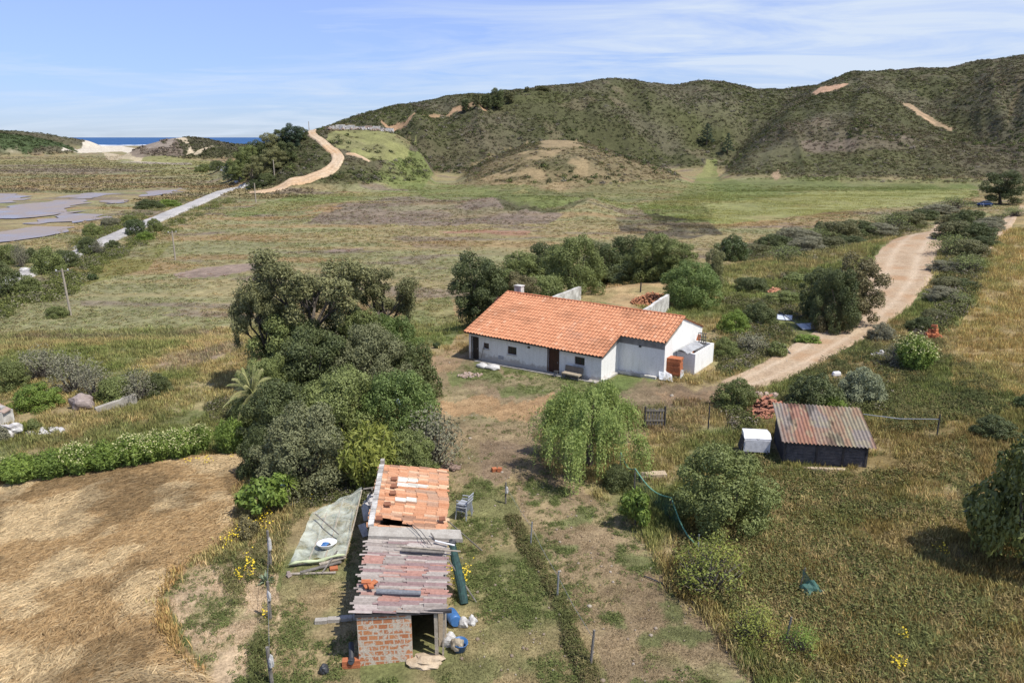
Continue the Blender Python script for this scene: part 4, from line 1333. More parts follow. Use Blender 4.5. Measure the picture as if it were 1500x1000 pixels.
W0 = .34; wallb = MB()
openings = {}
def hole(u0, v0, u1, v1):
    a0, z1 = HF.hit(u0, v0, W0); a1, z0 = HF.hit(u1, v1, W0)
    return a0, a1, z0, z1
door_a = hole(691.5, 498.5, 700.5, 531); door_a = (door_a[0], door_a[1], .06, max(door_a[3], 1.75))
win_a = hole(708.2, 501.5, 716.2, 511.3)
win_b = hole(743.5, 506.5, 756.5, 520.5)
door_b = hole(803.2, 513.5, 817.5, 552); door_b = (door_b[0], door_b[1], .16, 1.93)
win_c = hole(841.8, 521.5, 856.2, 536)
TOPW = EZ + SL * W0 - .06
wall_cells(wallb, HF, W0, .28, .12, NU - .15, -.5, TOPW, [door_a, win_a, win_b, door_b, win_c])
side_wall(wallb, HF, .12, .25, [(W0 + .28, -.5), (BB - .3, -.5), (BB - .3, hz_(0, BB - .3) - .06), (RB, RZ - .06), (W0 + .28, hz_(0, W0 + .28) - .06)])
side_wall(wallb, HF, NU - .43, .28, [(W0 + .28, -.5), (NB + .3, -.5), (NB + .3, hz_(0, NB + .3) - .06), (W0 + .28, hz_(0, W0 + .28) - .06)])
wall_cells(wallb, HF, NB + .3, .28, NU - .43, HL - .12, -.5, EZ + SL * (NB + .3) - .06, [])
side_wall(wallb, HF, HL - .40, .28, [(NB + .58, -.5), (BB - .3, -.5), (BB - .3, hz_(0, BB - .3) - .06), (RB, RZ - .06), (NB + .58, hz_(0, NB + .58) - .06)])
wall_cells(wallb, HF, BB - .3, .28, .12, HL - .12, -.5, hz_(0, BB) - .06, [])
o = wallb.build('wall', M_LIME, house); under(o)
# bare cement strips under the roof of the wing and along the verges
cb = MB()
wall_cells(cb, HF, NB + .27, .027, NU - .148, HL - .12, 2.50, EZ + SL * (NB + .3) - .07, [])
side_wall(cb, HF, NU - .149, .022, [(W0 + .02, hz_(0, W0) - .40), (NB + .26, hz_(0, NB + .26) - .62), (NB + .26, hz_(0, NB + .26) - .07), (W0 + .02, hz_(0, W0) - .07)])
o = cb.build('cement_band', M_CEMENT, house); under(o)
cb = MB()
side_wall(cb, HF, HL - .119, .024, [(NB + .3, hz_(0, NB + .3) - .42), (RB - .1, RZ - .5), (RB - .1, RZ - .08), (NB + .3, hz_(0, NB + .3) - .08)])
o = cb.build('verge_strip', M_CEMENT_L, house); under(o)
bp_ = MB()
side_wall(bp_, HF, HL - .118, .03, [(7.5, 1.0), (8.95, .6), (9.0, 2.25), (8.5, 2.35), (8.0, 1.75)])
o = bp_.build('bare_brick_patch', M_BRICK_ORANGE, house); under(o)


def tones_house(ti, tj, r, r2, a, b):
    t = lerp3(r, (.50, .225, .122), (.575, .275, .155))
    pale = (r2 > .96)[:, None]; t = np.where(pale, np.array([.59, .31, .19]), t)
    grey = sstep(.56, .70, fbm(a / 1.6, b / 1.3, 71, 3)) * np.exp(-((a - 9.3) / 2.0) ** 2 - ((b - 2.8) / 1.5) ** 2)
    t = t * (1 - grey[:, None] * .55) + np.array([.20, .15, .13]) * grey[:, None] * .55
    dirt = sstep(.5, .75, fbm(a / 2.2, b / 1.2, 72, 4))[:, None] * .22
    return t * (1 - dirt)


roof = tile_roof('roof', house, HF, -.05, HL, 0.0, EZ, RB, RZ, .265, .36, tones_house, M_TILE, (NU, NB), .085, 3); under(roof)
rb_ = MB()
o = tile_roof('roof_back', roof, HF, -.05, HL, BB, hz_(0, BB), RB, RZ, .265, .36, tones_house, M_TILE, None, .085, 5)
o.name = 'back_slope'; o.matrix_parent_inverse = Matrix.Identity(4)
under_roof = Matrix.Translation(-Vector(house.location))
o.matrix_parent_inverse = roof.matrix_world.inverted() if False else Matrix.Identity(4)
# ridge: overlapping half-round tiles
rm = MB()
k = 0
a = -.05
while a < HL - .1:
    for s in range(7):
        pass
    seg = 8; r0_, r1_ = .115, .095
    v0, v1 = [], []
    for q in range(seg + 1):
        t = math.pi * q / seg
        v0.append(HF.p(a, RB + math.cos(t) * r0_, RZ + .035 + math.sin(t) * r0_ * .9)); v1.append(HF.p(min(a + .42, HL + .02), RB + math.cos(t) * r1_, RZ + .02 + math.sin(t) * r1_ * .9))
    rm.add(v0 + v1, [(q, q + 1, seg + 2 + q, seg + 1 + q) for q in range(seg)])
    a += .37; k += 1
o = rm.build('ridge_tiles', mat_worn('ridge_clay', (.50, .175, .075), (.34, .12, .06), 4, .85, .3), roof)
cm = MB(); cp = HF.p(.55, RB + .75, RZ + .12)
cm.box((cp.x, cp.y, RZ + .05), (.62, .45, .75), HF.rz); cm.box((cp.x, cp.y, RZ + .46), (.72, .55, .07), HF.rz)
o = cm.build('chimney', M_LIME_OLD, roof)
# gable verge tiles along the stepped front edges
m_verge = mat_worn('verge_clay', (.50, .22, .11), (.38, .15, .075), 4, .85, .3)
for (aa, b0, b1) in ((-.06, 0, RB), (NU + .02, 0, NB), (HL + .01, NB, RB)):
    n_ = int((b1 - b0) / .34); vm = MB()
    for i in range(n_):
        bb = b0 + (b1 - b0) * i / n_; be = bb + (b1 - b0) / n_ * 1.08
        vm.tube([HF.p(aa, bb, EZ + SL * bb + .05), HF.p(aa, be, EZ + SL * be + .03)], [.085, .07], 7, False)
    o = vm.build('verge', m_verge, roof)
# under-eave boards
em = MB()
for (a0, a1, b_e, b_w) in ((-.02, NU - .02, .03, W0 - .004), (NU + .06, HL - .03, NB + .03, NB + .262)):
    v = [HF.p(a0, b_e, EZ + SL * b_e - .035), HF.p(a1, b_e, EZ + SL * b_e - .035), HF.p(a1, b_w, EZ + SL * b_w - .035), HF.p(a0, b_w, EZ + SL * b_w - .035)]
    em.prism([tuple(q - Vector((0, 0, .03))) for q in v], [tuple(q) for q in v])
o = em.build('eave_boards', M_WOOD_DARK, house); under(o)


def door_in(parent, h, mat, label, planks=4):
    a0, a1, z0, z1 = h
    db = MB(); w_ = (a1 - a0) / planks
    for i in range(planks):
        q = [HF.p(a0 + i * w_ + .006, W0 + .10), HF.p(a0 + (i + 1) * w_ - .006, W0 + .10), HF.p(a0 + (i + 1) * w_ - .006, W0 + .14), HF.p(a0 + i * w_ + .006, W0 + .14)]
        db.prism([(p.x, p.y, z0) for p in q], [(p.x, p.y, z1 - .04) for p in q])
    d = db.build('door', mat, parent); d['label'] = label; under(d)
    fb = MB()
    for (x0, x1, y0, y1) in ((a0 - .07, a0, z0, z1 + .06), (a1, a1 + .07, z0, z1 + .06), (a0, a1, z1, z1 + .06)):
        q = [HF.p(x0, W0 - .02), HF.p(x1, W0 - .02), HF.p(x1, W0 + .12), HF.p(x0, W0 + .12)]
        fb.prism([(p.x, p.y, y0) for p in q], [(p.x, p.y, y1) for p in q])
    fb.build('door_frame', mat, d)
    hb = MB(); c = HF.p(a1 - .1, W0 + .07, (z0 + z1) / 2); hb.box(c, (.03, .05, .12), HF.rz); hb.build('handle', M_METAL, d)


def window_in(parent, h, label, bars=True):
    a0, a1, z0, z1 = h
    fb = MB(); t = .055
    rects = [(a0, a0 + t, z0, z1), (a1 - t, a1, z0, z1), (a0 + t, a1 - t, z0, z0 + t), (a0 + t, a1 - t, z1 - t, z1)]
    if bars:
        m_ = (a0 + a1) / 2; rects += [(m_ - .02, m_ + .02, z0 + t, z1 - t)]
    for (x0, x1, y0, y1) in rects:
        q = [HF.p(x0, W0 + .08), HF.p(x1, W0 + .08), HF.p(x1, W0 + .14), HF.p(x0, W0 + .14)]
        fb.prism([(p.x, p.y, y0) for p in q], [(p.x, p.y, y1) for p in q])
    wo = fb.build('window', M_DOOR, parent); wo['label'] = label; under(wo)
    gb = MB(); q = [HF.p(a0 + t, W0 + .10), HF.p(a1 - t, W0 + .10), HF.p(a1 - t, W0 + .115), HF.p(a0 + t, W0 + .115)]
    gb.prism([(p.x, p.y, z0 + t) for p in q], [(p.x, p.y, z1 - t) for p in q]); gb.build('pane', M_GLASS, wo)
    sb = MB(); q = [HF.p(a0 - .05, W0 - .06), HF.p(a1 + .05, W0 - .06), HF.p(a1 + .05, W0 - .003), HF.p(a0 - .05, W0 - .003)]
    sb.prism([(p.x, p.y, z0 - .06) for p in q], [(p.x, p.y, z0 - .005) for p in q]); sb.build('sill', M_LIME_OLD, wo)


door_in(house, door_a, M_DOOR_OLD, 'dark old plank door at the far end of the front', 3)
door_in(house, door_b, M_DOOR, 'red-brown plank door in the middle of the front', 5)
window_in(house, win_a, 'smallest square window beside the dark door', False)
window_in(house, win_b, 'brown framed window between the two doors')
window_in(house, win_c, 'brown framed window over the bench')
# wall vent, floodlight-like fittings
vb_ = MB(); a_, z_ = HF.hit(734, 523.5, W0)
for i in range(2):
    c = HF.p(a_ - .13 + .25 * i, W0 - .015, z_); vb_.box(c, (.2, .03, .26), HF.rz)
o = vb_.build('meter_box', M_GREYPLASTIC, house); under(o)
for uu, vv_ in ((775, 508.5), (938, 507)):
    vb_ = MB()
    a_, z_ = HF.hit(uu, vv_, W0 if uu < 900 else NB + .27); c = HF.p(a_, (W0 if uu < 900 else NB + .27) - .04, z_); vb_.box(c, (.16, .08, .12), HF.rz)
    o = vb_.build('outdoor_lamp', M_DARKPLASTIC, house); under(o)
pb = MB()
for (a0, a1, b) in ((1.0, 11.2, W0 - .55),):
    for i in range(26):
        aa = a0 + (a1 - a0) * i / 26; q = HF.p(aa + .2, b + .28, 0); g = gz(q.x, q.y)
        pb.box((q.x, q.y, g - .02), (.39, .55, .16), HF.rz + random.uniform(-.02, .02), random.uniform(-.02, .02), 0)
o = pb.build('doorstep_paving', M_CEMENT_L, house); under(o)
wb = MB()
for i in range(9):
    q = HF.p(NU - .05 + i * .33, NB + .12, 0); wb.box((q.x, q.y, gz(q.x, q.y) + .04), (.34, .3, .22), HF.rz, random.uniform(-.04, .04))
for i in range(7):
    q = HF.p(NU - .06, W0 + .2 + i * .33, 0); wb.box((q.x, q.y, gz(q.x, q.y) + .02), (.22, .34, .2), HF.rz)
o = wb.build('wall_footing', M_LIME_OLD, house); under(o)
SOLID.append((*HF.p(HL / 2, 4.8).xy, HL / 2, 4.9, HF.rz))

# the pen built against the gable, with its bowed sheet roof
PA0, PA1, PB0, PB1 = HL - .09, 16.0, 4.75, 8.0
pg = gz(*HF.p(15.5, 6.4).xy)
pen = empty('animal_pen', HF.p(15.5, 6.4, pg), 'low white-walled pen under a bowed grey sheet against the house gable', 'pen')
mb = MB()
wall_cells(mb, HF, PB0, .14, PA0, PA1, pg - .4, pg + 1.42, [])
side_wall(mb, HF, PA1 - .14, .14, [(PB0 + .14, pg - .4), (PB1, pg - .4), (PB1, pg + 1.42), (PB0 + .14, pg + 1.42)])
wall_cells(mb, HF, PB1, .14, PA0, PA1, pg - .4, pg + 1.42, [])
o = mb.build('wall', M_LIME, pen); under(o)


def corr_sheet(fr, a0, a1, b0, b1, zf, per=.15, amp=.028, along='b', tones=None, mat=None, name='roof', parent=None, ab=None, seed=4):
    """corrugated sheet; the waves run along b; zf(a,b) gives the height"""
    na = int((a1 - a0) / per * 6); nb_ = ab or max(4, int((b1 - b0) / .12))
    A, B = np.meshgrid(np.linspace(a0, a1, na + 1), np.linspace(b0, b1, nb_ + 1))
    Z = zf(A, B) + amp * np.sin((A - a0) / per * 2 * math.pi)
    X = fr.o.x + fr.a.x * A + fr.b.x * B; Y = fr.o.y + fr.a.y * A + fr.b.y * B
    idn = np.arange(A.size).reshape(A.shape)
    f = np.stack([idn[:-1, :-1], idn[:-1, 1:], idn[1:, 1:], idn[1:, :-1]], -1).reshape(-1, 4)
    tn = tones(A.ravel(), B.ravel()) if tones else None
    return link(name, np_mesh(name, np.stack([X, Y, Z], -1).reshape(-1, 3), f, mat, True, tn), None, parent)


o = corr_sheet(HF, PA0 + .02, PA0 + 1.0, PB0 - .55, PB1 - 1.0, lambda a, b: pg + 1.48 + .22 * np.sin(np.clip((a - PA0) / 1.03, 0, 1) * math.pi) - .02 * (b - PB0), .13, .018, mat=M_ZINC, parent=pen)
under(o)
SOLID.append((*HF.p(15.4, 6.4).xy, .95, 1.9, HF.rz))
mb = MB(); c = HF.p(15.25, 7.75, pg + 1.66)
for i in range(4):
    mb.box(HF.p(14.95 + i * .17, 7.95 - .05, pg + 1.70), (.05, .03, .85), HF.rz, .25)
for i in range(4):
    mb.box(HF.p(15.2, 7.84 + i * .058, pg + 1.36 + i * .23), (.56, .032, .06), HF.rz, .25)
tag(mb.build('slatted_panel', M_WOOD_GREY), 'grey slatted panel leaning on the pen wall by the gable', 'panel')

# pack of bricks on a pallet in torn wrap
bq = G(986, 552); bpk = empty('brick_pack', bq, 'orange hollow bricks stacked on a pallet in torn clear wrap', 'bricks', HF.rz + .12)
mb = MB()
for L_i in range(7):
    ox, oy = random.uniform(-.03, .03), random.uniform(-.03, .03)
    n = 5 if L_i > 1 else 4
    for i in range(n):
        for j in range(3):
            mb.box((-.52 + 1.04 * (i + .5) / n + ox, -.35 + .7 * (j + .5) / 3 + oy, .30 + L_i * .165), (1.04 / n - .012, .7 / 3 - .012, .152), random.uniform(-.02, .02))
mb.build('bricks', M_BRICK_ORANGE, bpk)
mb = MB()
for i in range(3): mb.box((-.5 + .5 * i, 0, .06), (.1, .8, .12))
for j in range(5): mb.box((0, -.36 + .18 * j, .145), (1.15, .11, .03))
mb.build('pallet', M_WOOD_GREY, bpk)
n = 24
gx, gy_ = np.meshgrid(np.linspace(0, 1, n), np.linspace(0, 1, n))
wx = -.62 + .95 * gx - .25 * gy_; wy = -.52 - .55 * (1 - gy_) - .1 * gx; wz = .03 + .62 * gy_ ** 1.2 * (1 - .5 * gx) + .10 * fbm(gx * 5, gy_ * 5, 3, 3)
idn = np.arange(n * n).reshape(n, n); ff = np.stack([idn[:-1, :-1], idn[:-1, 1:], idn[1:, 1:], idn[1:, :-1]], -1).reshape(-1, 4)
link('torn_wrap', np_mesh('torn_wrap', np.stack([wx, wy, wz], -1).reshape(-1, 3), ff, M_WRAP, True), None, bpk)
wx = .60 + .06 * fbm(gx * 4, gy_ * 4, 8, 2); wy = -.5 + .85 * gx; wz = .02 + .75 * gy_ * (1 - .4 * gx)
link('torn_wrap', np_mesh('torn_wrap', np.stack([wx, wy, wz], -1).reshape(-1, 3), ff, M_WRAP, True), None, bpk)

# bench, stool, sacks, broom and rubble along the front wall
a_, _ = HF.hit(838, 556, W0 - .5); q = HF.p(a_, W0 - .5); q.z = gz(q.x, q.y)
bench = empty('bench', q, 'beige bench with a low backboard under the right window of the house', 'bench', HF.rz)
mb = MB(); mb.box((0, -.05, .38), (1.35, .5, .12), 0, .03); mb.build('seat', M_BEIGE, bench, bevel=.02)
mb = MB(); mb.box((0, .26, .62), (1.4, .07, .42), 0, -.14); mb.build('backrest', mat_worn('bench_back', (.24, .21, .17), (.15, .13, .11), 5), bench, bevel=.015)
for sx in (-.6, .6):
    for sy in (-.24, .2):
        mb = MB(); mb.box((sx, sy, .15), (.07, .07, .34)); mb.build('leg', M_WOOD_GREY, bench)
a_, _ = HF.hit(815, 555, W0 - .55); q = HF.p(a_, W0 - .6); q.z = gz(q.x, q.y)
st = empty('stool', q, 'small dark stool by the red-brown door', 'stool', HF.rz + .4)
mb = MB(); mb.lathe((0, 0, .36), [(.16, 0), (.18, .02), (.17, .05)], 14); mb.build('seat', M_DARKPLASTIC, st)
for i in range(4):
    t = i * 1.571 + .78; mb = MB(); mb.tube([(.16 * math.cos(t), .16 * math.sin(t), 0), (.11 * math.cos(t), .11 * math.sin(t), .37)], .016, 6); mb.build('leg', M_METAL, st)
def blobby(name, loc, sx, sy, sz, mat, seed, parent=None, seg=14, lump=.5, rz=0):
    me = bpy.data.meshes.new(name); bm = bmesh.new(); bmesh.ops.create_icosphere(bm, subdivisions=3, radius=1)
    for v in bm.verts:
        n_ = float(fbm(np.array(v.co.x * 1.6 + seed), np.array(v.co.y * 1.6 + v.co.z * 1.3 + seed), seed, 4)) - .5
        v.co *= 1 + lump * n_ * 1.6
        v.co.x *= sx; v.co.y *= sy; v.co.z = v.co.z * sz if v.co.z > -.45 else -.45 * sz
    for p in bm.faces: p.smooth = lump < .45
    bm.to_mesh(me); bm.free()
    o = link(name, me, mat, parent); o.location = loc; o.rotation_euler.z = rz
    return o
for k, (uu, vv_, s, lab) in enumerate([(707, 538, .34, 'white sack lying nearest the dark door of the house'), (722, 540, .42, 'larger white sack next to the first by the house wall')]):
    q = G(uu, vv_); tag(blobby('sack', (q.x, q.y, q.z + .1), s * 1.5, s, .22, M_SACK, 5 + k, None, 14, .4, HF.rz), lab, 'sack')
mb = MB(); b0 = HF.p(HF.hit(704, 530, W0 - .35)[0], W0 - .38); b1 = HF.p(HF.hit(709, 519, W0 - .03)[0], W0 - .03)
mb.tube([(b0.x, b0.y, gz(b0.x, b0.y)), (b1.x, b1.y, 1.25)], .018, 6); mb.box((b0.x, b0.y, gz(b0.x, b0.y) + .05), (.3, .06, .12), HF.rz)
tag(mb.build('broom', M_WOOD_GREY), 'broom leaning on the white house wall near the smallest window', 'broom')


def pile(name, u, v, wx, wy, hh, n, size, mat, label, cat, seed, rz=0.0, half_tiles=False, parts=None):
    rnd = random.Random(seed); q = G(u, v); mb = MB()
    for i in range(n):
        t = rnd.uniform(0, 6.28); r = math.sqrt(rnd.random()); x, y = r * math.cos(t) * wx, r * math.sin(t) * wy
        c, s = math.cos(rz), math.sin(rz); X, Y = q.x + x * c - y * s, q.y + x * s + y * c
        z = gz(X, Y) + hh * (1 - r) * rnd.uniform(.2, 1.05) + .03
        if half_tiles:
            a = rnd.gauss(rz, .5); L = rnd.uniform(.34, .44); w_ = .09; d = Vector((math.cos(a), math.sin(a), rnd.gauss(0, .22))); sd = Vector((-math.sin(a), math.cos(a), rnd.gauss(0, .2))); up = d.cross(sd).normalized()
            v0, v1 = [], []
            for k in range(6):
                th = math.pi * k / 5
                off = sd * (math.cos(th) * w_) + up * (math.sin(th) * w_)
                v0.append(Vector((X, Y, z)) + off); v1.append(Vector((X, Y, z)) + d * L + off * .85)
            mb.add(v0 + v1, [(k, k + 1, 7 + k, 6 + k) for k in range(5)])
        else:
            s_ = size * rnd.uniform(.5, 1.4)
            mb.box((X, Y, z), (s_ * rnd.uniform(.7, 1.5), s_, s_ * rnd.uniform(.4, .9)), rnd.uniform(0, 3), rnd.gauss(0, .3), rnd.gauss(0, .3), rnd.uniform(.6, 1))
    return tag(mb.build(name, mat), label, cat)


pile('rubble_heap', 688, 550, .9, .5, .12, 60, .16, M_RUBBLE, 'small pinkish rubble heap on the grass before the white sacks', 'rubble', 3)
pile('rubble_heap', 617, 539, .6, .6, .15, 40, .18, M_RUBBLE, 'small rubble heap left of the house beside the thicket', 'rubble', 4)

# the walled yard behind the house
def slab_wall(name, p0, p1, h0, h1, th, mat, label, cat='wall', base=.4, cap=None):
    p0, p1 = Vector(p0), Vector(p1); d = (p1 - p0).normalized(); n_ = Vector((-d.y, d.x)) * th / 2
    z0, z1 = gz(*p0), gz(*p1)
    mb = MB()
    k = max(2, int((p1 - p0).length / .8)); rnd = random.Random(int(p0.x * 10))
    lo, hi = [], []
    prof_ = [(t / k, h0 + (h1 - h0) * t / k + rnd.uniform(-.05, .05)) for t in range(k + 1)]
    ring_a = [(p0 + (p1 - p0) * t - n_, z0 + (z1 - z0) * t + h) for t, h in prof_]
    out = [(q.x, q.y, z) for q, z in ring_a] + [(p1.x - n_.x, p1.y - n_.y, z1 - base), (p0.x - n_.x, p0.y - n_.y, z0 - base)]
    out2 = [(x + 2 * n_.x, y + 2 * n_.y, z) for x, y, z in out]
    mb.prism(out, out2)
    o = mb.build(name, mat)
    return tag(o, label, cat)


yw1, yw2 = G(849, 441), G(977, 456)
slab_wall('yard_wall', (yw1.x, yw1.y), (yw1.x - 5.2, yw1.y - 8.6), 1.5, 1.6, .3, M_LIME_OLD, 'white yard wall rising behind the middle of the tiled ridge', 'wall')
slab_wall('yard_wall', (yw2.x, yw2.y), (yw2.x - 4.2, yw2.y - 7.6), 1.6, 1.55, .3, M_LIME_OLD, 'grey-white yard wall ending beside the rounded green tree', 'wall')
SOLID.append((8.6, 66.5, 3.6, 4.2, .62))
pile('tile_heap', 952, 441, 2.6, 1.7, .8, 380, .2, mat_worn('old_tile_clay', (.47, .20, .09), (.30, .13, .07), 5, .9, .3), 'big heap of old orange roof tiles against the yard wall', 'tiles', 8, 1.0, True)
q = G(938, 428); mb = MB(); mb.tube([(q.x, q.y, q.z - .2), (q.x + .03, q.y, q.z + 1.0)], [.09, .07], 7); tag(mb.build('post', M_WOOD_DARK), 'dark stump of a post standing inside the walled yard', 'post')

# ================================================================== the brick shed in front
SF = Frame(-4.78, 20.05, .9965, .083)
sg0 = gz(*SF.p(1.3, 4).xy)
shed = empty('brick_shed', SF.p(0, 0, 0), 'patched brick shed with an orange tiled rear roof and a weathered front roof', 'shed')
m_brick, nt, b = nodes('smeared_brickwork')
tcn = N(nt, 'ShaderNodeTexCoord').outputs['Object']
sp_ = N(nt, 'ShaderNodeSeparateXYZ'); nt.links.new(tcn, sp_.inputs[0])
ad = N(nt, 'ShaderNodeMath', operation='ADD'); nt.links.new(sp_.outputs[0], ad.inputs[0]); nt.links.new(sp_.outputs[1], ad.inputs[1])
cb_ = N(nt, 'ShaderNodeCombineXYZ'); nt.links.new(ad.outputs[0], cb_.inputs[0]); nt.links.new(sp_.outputs[2], cb_.inputs[1])
dn_ = noise_col(nt, tcn, 5, 3, .6)
vm_ = N(nt, 'ShaderNodeVectorMath', operation='MULTIPLY_ADD'); nt.links.new(dn_.outputs['Color'], vm_.inputs[0]); vm_.inputs[1].default_value = (.05, .05, 0); nt.links.new(cb_.outputs[0], vm_.inputs[2])
bt = N(nt, 'ShaderNodeTexBrick'); nt.links.new(vm_.outputs[0], bt.inputs['Vector'])
bt.inputs['Scale'].default_value = 1.0; bt.inputs['Brick Width'].default_value = .34; bt.inputs['Row Height'].default_value = .19; bt.inputs['Mortar Size'].default_value = .028; bt.inputs['Mortar Smooth'].default_value = .4
bt.inputs['Color1'].default_value = (.56, .24, .105, 1); bt.inputs['Color2'].default_value = (.46, .17, .075, 1); bt.inputs['Mortar'].default_value = (.56, .48, .38, 1)
sm = noise_col(nt, tcn, 3.2, 5, .7, .3); rs = ramp(nt, sm.outputs['Fac'], [(.50, 0.0), (.56, 1.0)])
c = mix(nt, rs.outputs['Color'], bt.outputs['Color'], (.58, .50, .40))
fn = noise_col(nt, tcn, 24, 4, .7); rf = ramp(nt, fn.outputs['Fac'], [(.3, .75), (.7, 1.2)])
c = mix(nt, 1.0, c, rf.outputs['Color'], 'MULTIPLY'); nt.links.new(c, b.inputs['Base Color']); b.inputs['Roughness'].default_value = .92
bpn = N(nt, 'ShaderNodeBump'); bpn.inputs['Strength'].default_value = .6; bpn.inputs['Distance'].default_value = .02; nt.links.new(fn.outputs['Fac'], bpn.inputs['Height']); nt.links.new(bpn.outputs['Normal'], b.inputs['Normal'])
M_BRICK = m_brick
SW, SL1, SL2 = 2.72, 4.15, 9.55
zl = lambda b: 2.02 + .02 * b if b < SL1 else 2.26 + .03 * (b - SL1)
zr_ = lambda b: 1.84 + .01 * b if b < SL1 else 2.0 + .025 * (b - SL1)
DA0, DA1 = 1.66, 2.36
mb = MB()
wall_cells(mb, SF, 0, .16, 0, DA0, -.4, 1.93, [])
o = mb.build('front_wall', M_BRICK, shed); under(o)
mb = MB()
side_wall(mb, SF, 0, .16, [(.16, -.4), (SL2, -.4), (SL2, zl(SL2) - .05), (SL1 + .05, zl(SL1 + .1) - .05), (SL1, zl(SL1 - .1) - .05), (.16, 1.96)])
side_wall(mb, SF, SW - .16, .16, [(.9, -.4), (SL2, -.4), (SL2, zr_(SL2) - .05), (SL1 + .05, zr_(SL1 + .1) - .05), (SL1, zr_(SL1 - .1) - .05), (.9, 1.78)])
wall_cells(mb, SF, SL2 - .16, .16, .16, SW - .16, -.4, 2.1, [])
o = mb.build('side_walls', M_LIME_OLD, shed); under(o)
mb = MB(); mb.prism([SF.p(DA1 + .12, .55, -.3), SF.p(SW, .55, -.3), SF.p(SW, .7, -.3), SF.p(DA1 + .12, .7, -.3)], [SF.p(DA1 + .12, .55, 1.72), SF.p(SW, .55, 1.70), SF.p(SW, .7, 1.70), SF.p(DA1 + .12, .7, 1.72)])
o = mb.build('earth_wall', M_SAND, shed); under(o)
mb = MB(); c = SF.p(DA1 + .06, .06); mb.box((c.x, c.y, .8), (.11, .12, 2.0), SF.rz); c = SF.p(DA1 + .28, .1); mb.box((c.x, c.y, .75), (.06, .1, 1.9), SF.rz, 0, .05)
o = mb.build('door_post', M_WOOD_PALE, shed); under(o)
mb = MB(); q = [SF.p(-.05, -.06), SF.p(SW + .2, -.06), SF.p(SW + .2, .04), SF.p(-.05, .04)]
mb.prism([(p.x, p.y, 1.80 + .02 * 0 - .13 * i * 0) for i, p in enumerate(q)], [(p.x, p.y, 1.90) for p in q])
o = mb.build('lintel', M_WOOD_DARK, shed); under(o)
mb = MB(); q = [SF.p(.16, .16), SF.p(SW - .16, .16), SF.p(SW - .16, SL2 - .16), SF.p(.16, SL2 - .16)]; mb.prism([(p.x, p.y, -.1) for p in q], [(p.x, p.y, .06) for p in q])
o = mb.build('earth_floor', mat_plain('shed_floor', (.12, .09, .065), .95), shed); under(o)


class Swap:
    """roof axes turned so that tiles run across the shed"""
    pass


def shed_roof(name, b0, b1, hl0, hr0, hl1, hr1, over, tones, mat, per, amp, course, cut, seed, wob):
    """rows of tiles running across the shed; waves along the length"""
    L = b1 - b0; nb_ = int(L / per) * 6; na = int((SW + 2 * over) / course)
    vv, st = [], []
    for i in range(na):
        vv += [i / na, (i + 1) / na - 1e-4]; st += [0.0, .03]
    vv = np.array(vv); st = np.array(st)
    Bq, Aq = np.meshgrid(np.linspace(0, 1, nb_ + 1), vv)
    ST = np.repeat(st[:, None], nb_ + 1, 1)
    rid = np.floor(Bq * nb_ / 6 + 1e-6).astype(int); cid = np.repeat((np.arange(len(vv)) // 2)[:, None], nb_ + 1, 1)
    A = -over + (SW + 2 * over) * Aq
    # each row of tiles slid a little: ragged ends
    A = A + wob * (_h(rid, rid * 0 + 3, seed) - .5) + .05 * (_h(rid, cid, seed + 4) - .5) * (np.abs(Aq - .5) < .45)
    B = b0 + L * Bq
    zL = hl0 + (hl1 - hl0) * Bq; zR = hr0 + (hr1 - hr0) * Bq
    Z = zL + (zR - zL) * Aq + amp * np.abs(np.sin(Bq * nb_ / 6 * math.pi)) - ST + (_h(rid, cid, seed + 1) - .5) * .045 - .05 * fbm(A / 1.1, B / 1.1, seed, 2)
    X = SF.o.x + SF.a.x * A + SF.b.x * B; Y = SF.o.y + SF.a.y * A + SF.b.y * B
    idn = np.arange(A.size).reshape(A.shape)
    f = np.stack([idn[:-1, :-1], idn[:-1, 1:], idn[1:, 1:], idn[1:, :-1]], -1)
    Ac = (A[:-1, :-1] + A[1:, 1:]) / 2; Bc = (B[:-1, :-1] + B[1:, 1:]) / 2
    keep = np.ones(Ac.shape, bool)
    for c_ in cut: keep &= ~((Ac > c_[0]) & (Ac < c_[1]) & (Bc > c_[2]) & (Bc < c_[3]))
    tone = tones(rid[:-1, :-1], cid[:-1, :-1], Ac, Bc)[keep]
    f = f[keep]
    V = np.stack([X, Y, Z], -1).reshape(-1, 3)[f].reshape(-1, 3)
    o = link(name, np_mesh(name, V, np.arange(len(V)).reshape(-1, 4), mat, False, np.repeat(tone, 4, 0)), None, shed)
    return under(o)


def tones_rear(rid, cid, A, B):
    cid = np.floor((A + .37 * _h(rid, rid * 0, 7)) / .30).astype(int)
    r = _h(rid, cid, 31); r2 = _h(rid, cid // 2, 32); r3 = _h(rid, rid * 0, 33)
    t = lerp3(.45 * r + .55 * r3, (.42, .185, .095), (.58, .33, .20))
    t = np.where((r2 > .84)[..., None], np.array([.60, .40, .26]), t)
    t = np.where((r2 < .10)[..., None], np.array([.30, .17, .11]), t)
    lich = sstep(.55, .7, fbm(A / .8, B / .5, 35, 3))[..., None] * .5
    t = t * (1 - lich) + np.array([.34, .27, .21]) * lich
    for (a0, a1, b0, b1) in ((.72, 1.78, 7.75, 8.55), (.95, 1.55, 6.55, 6.85), (.65, 1.5, 6.25, 6.5)):
        w_ = ((A + .35 * (r3 - .5) > a0) & (A + .35 * (r3 - .5) < a1) & (B > b0) & (B < b1) & (r3 > .28))[..., None]; t = np.where(w_, np.array([.56, .54, .48]) * (.8 + .4 * r[..., None]), t)
    return t


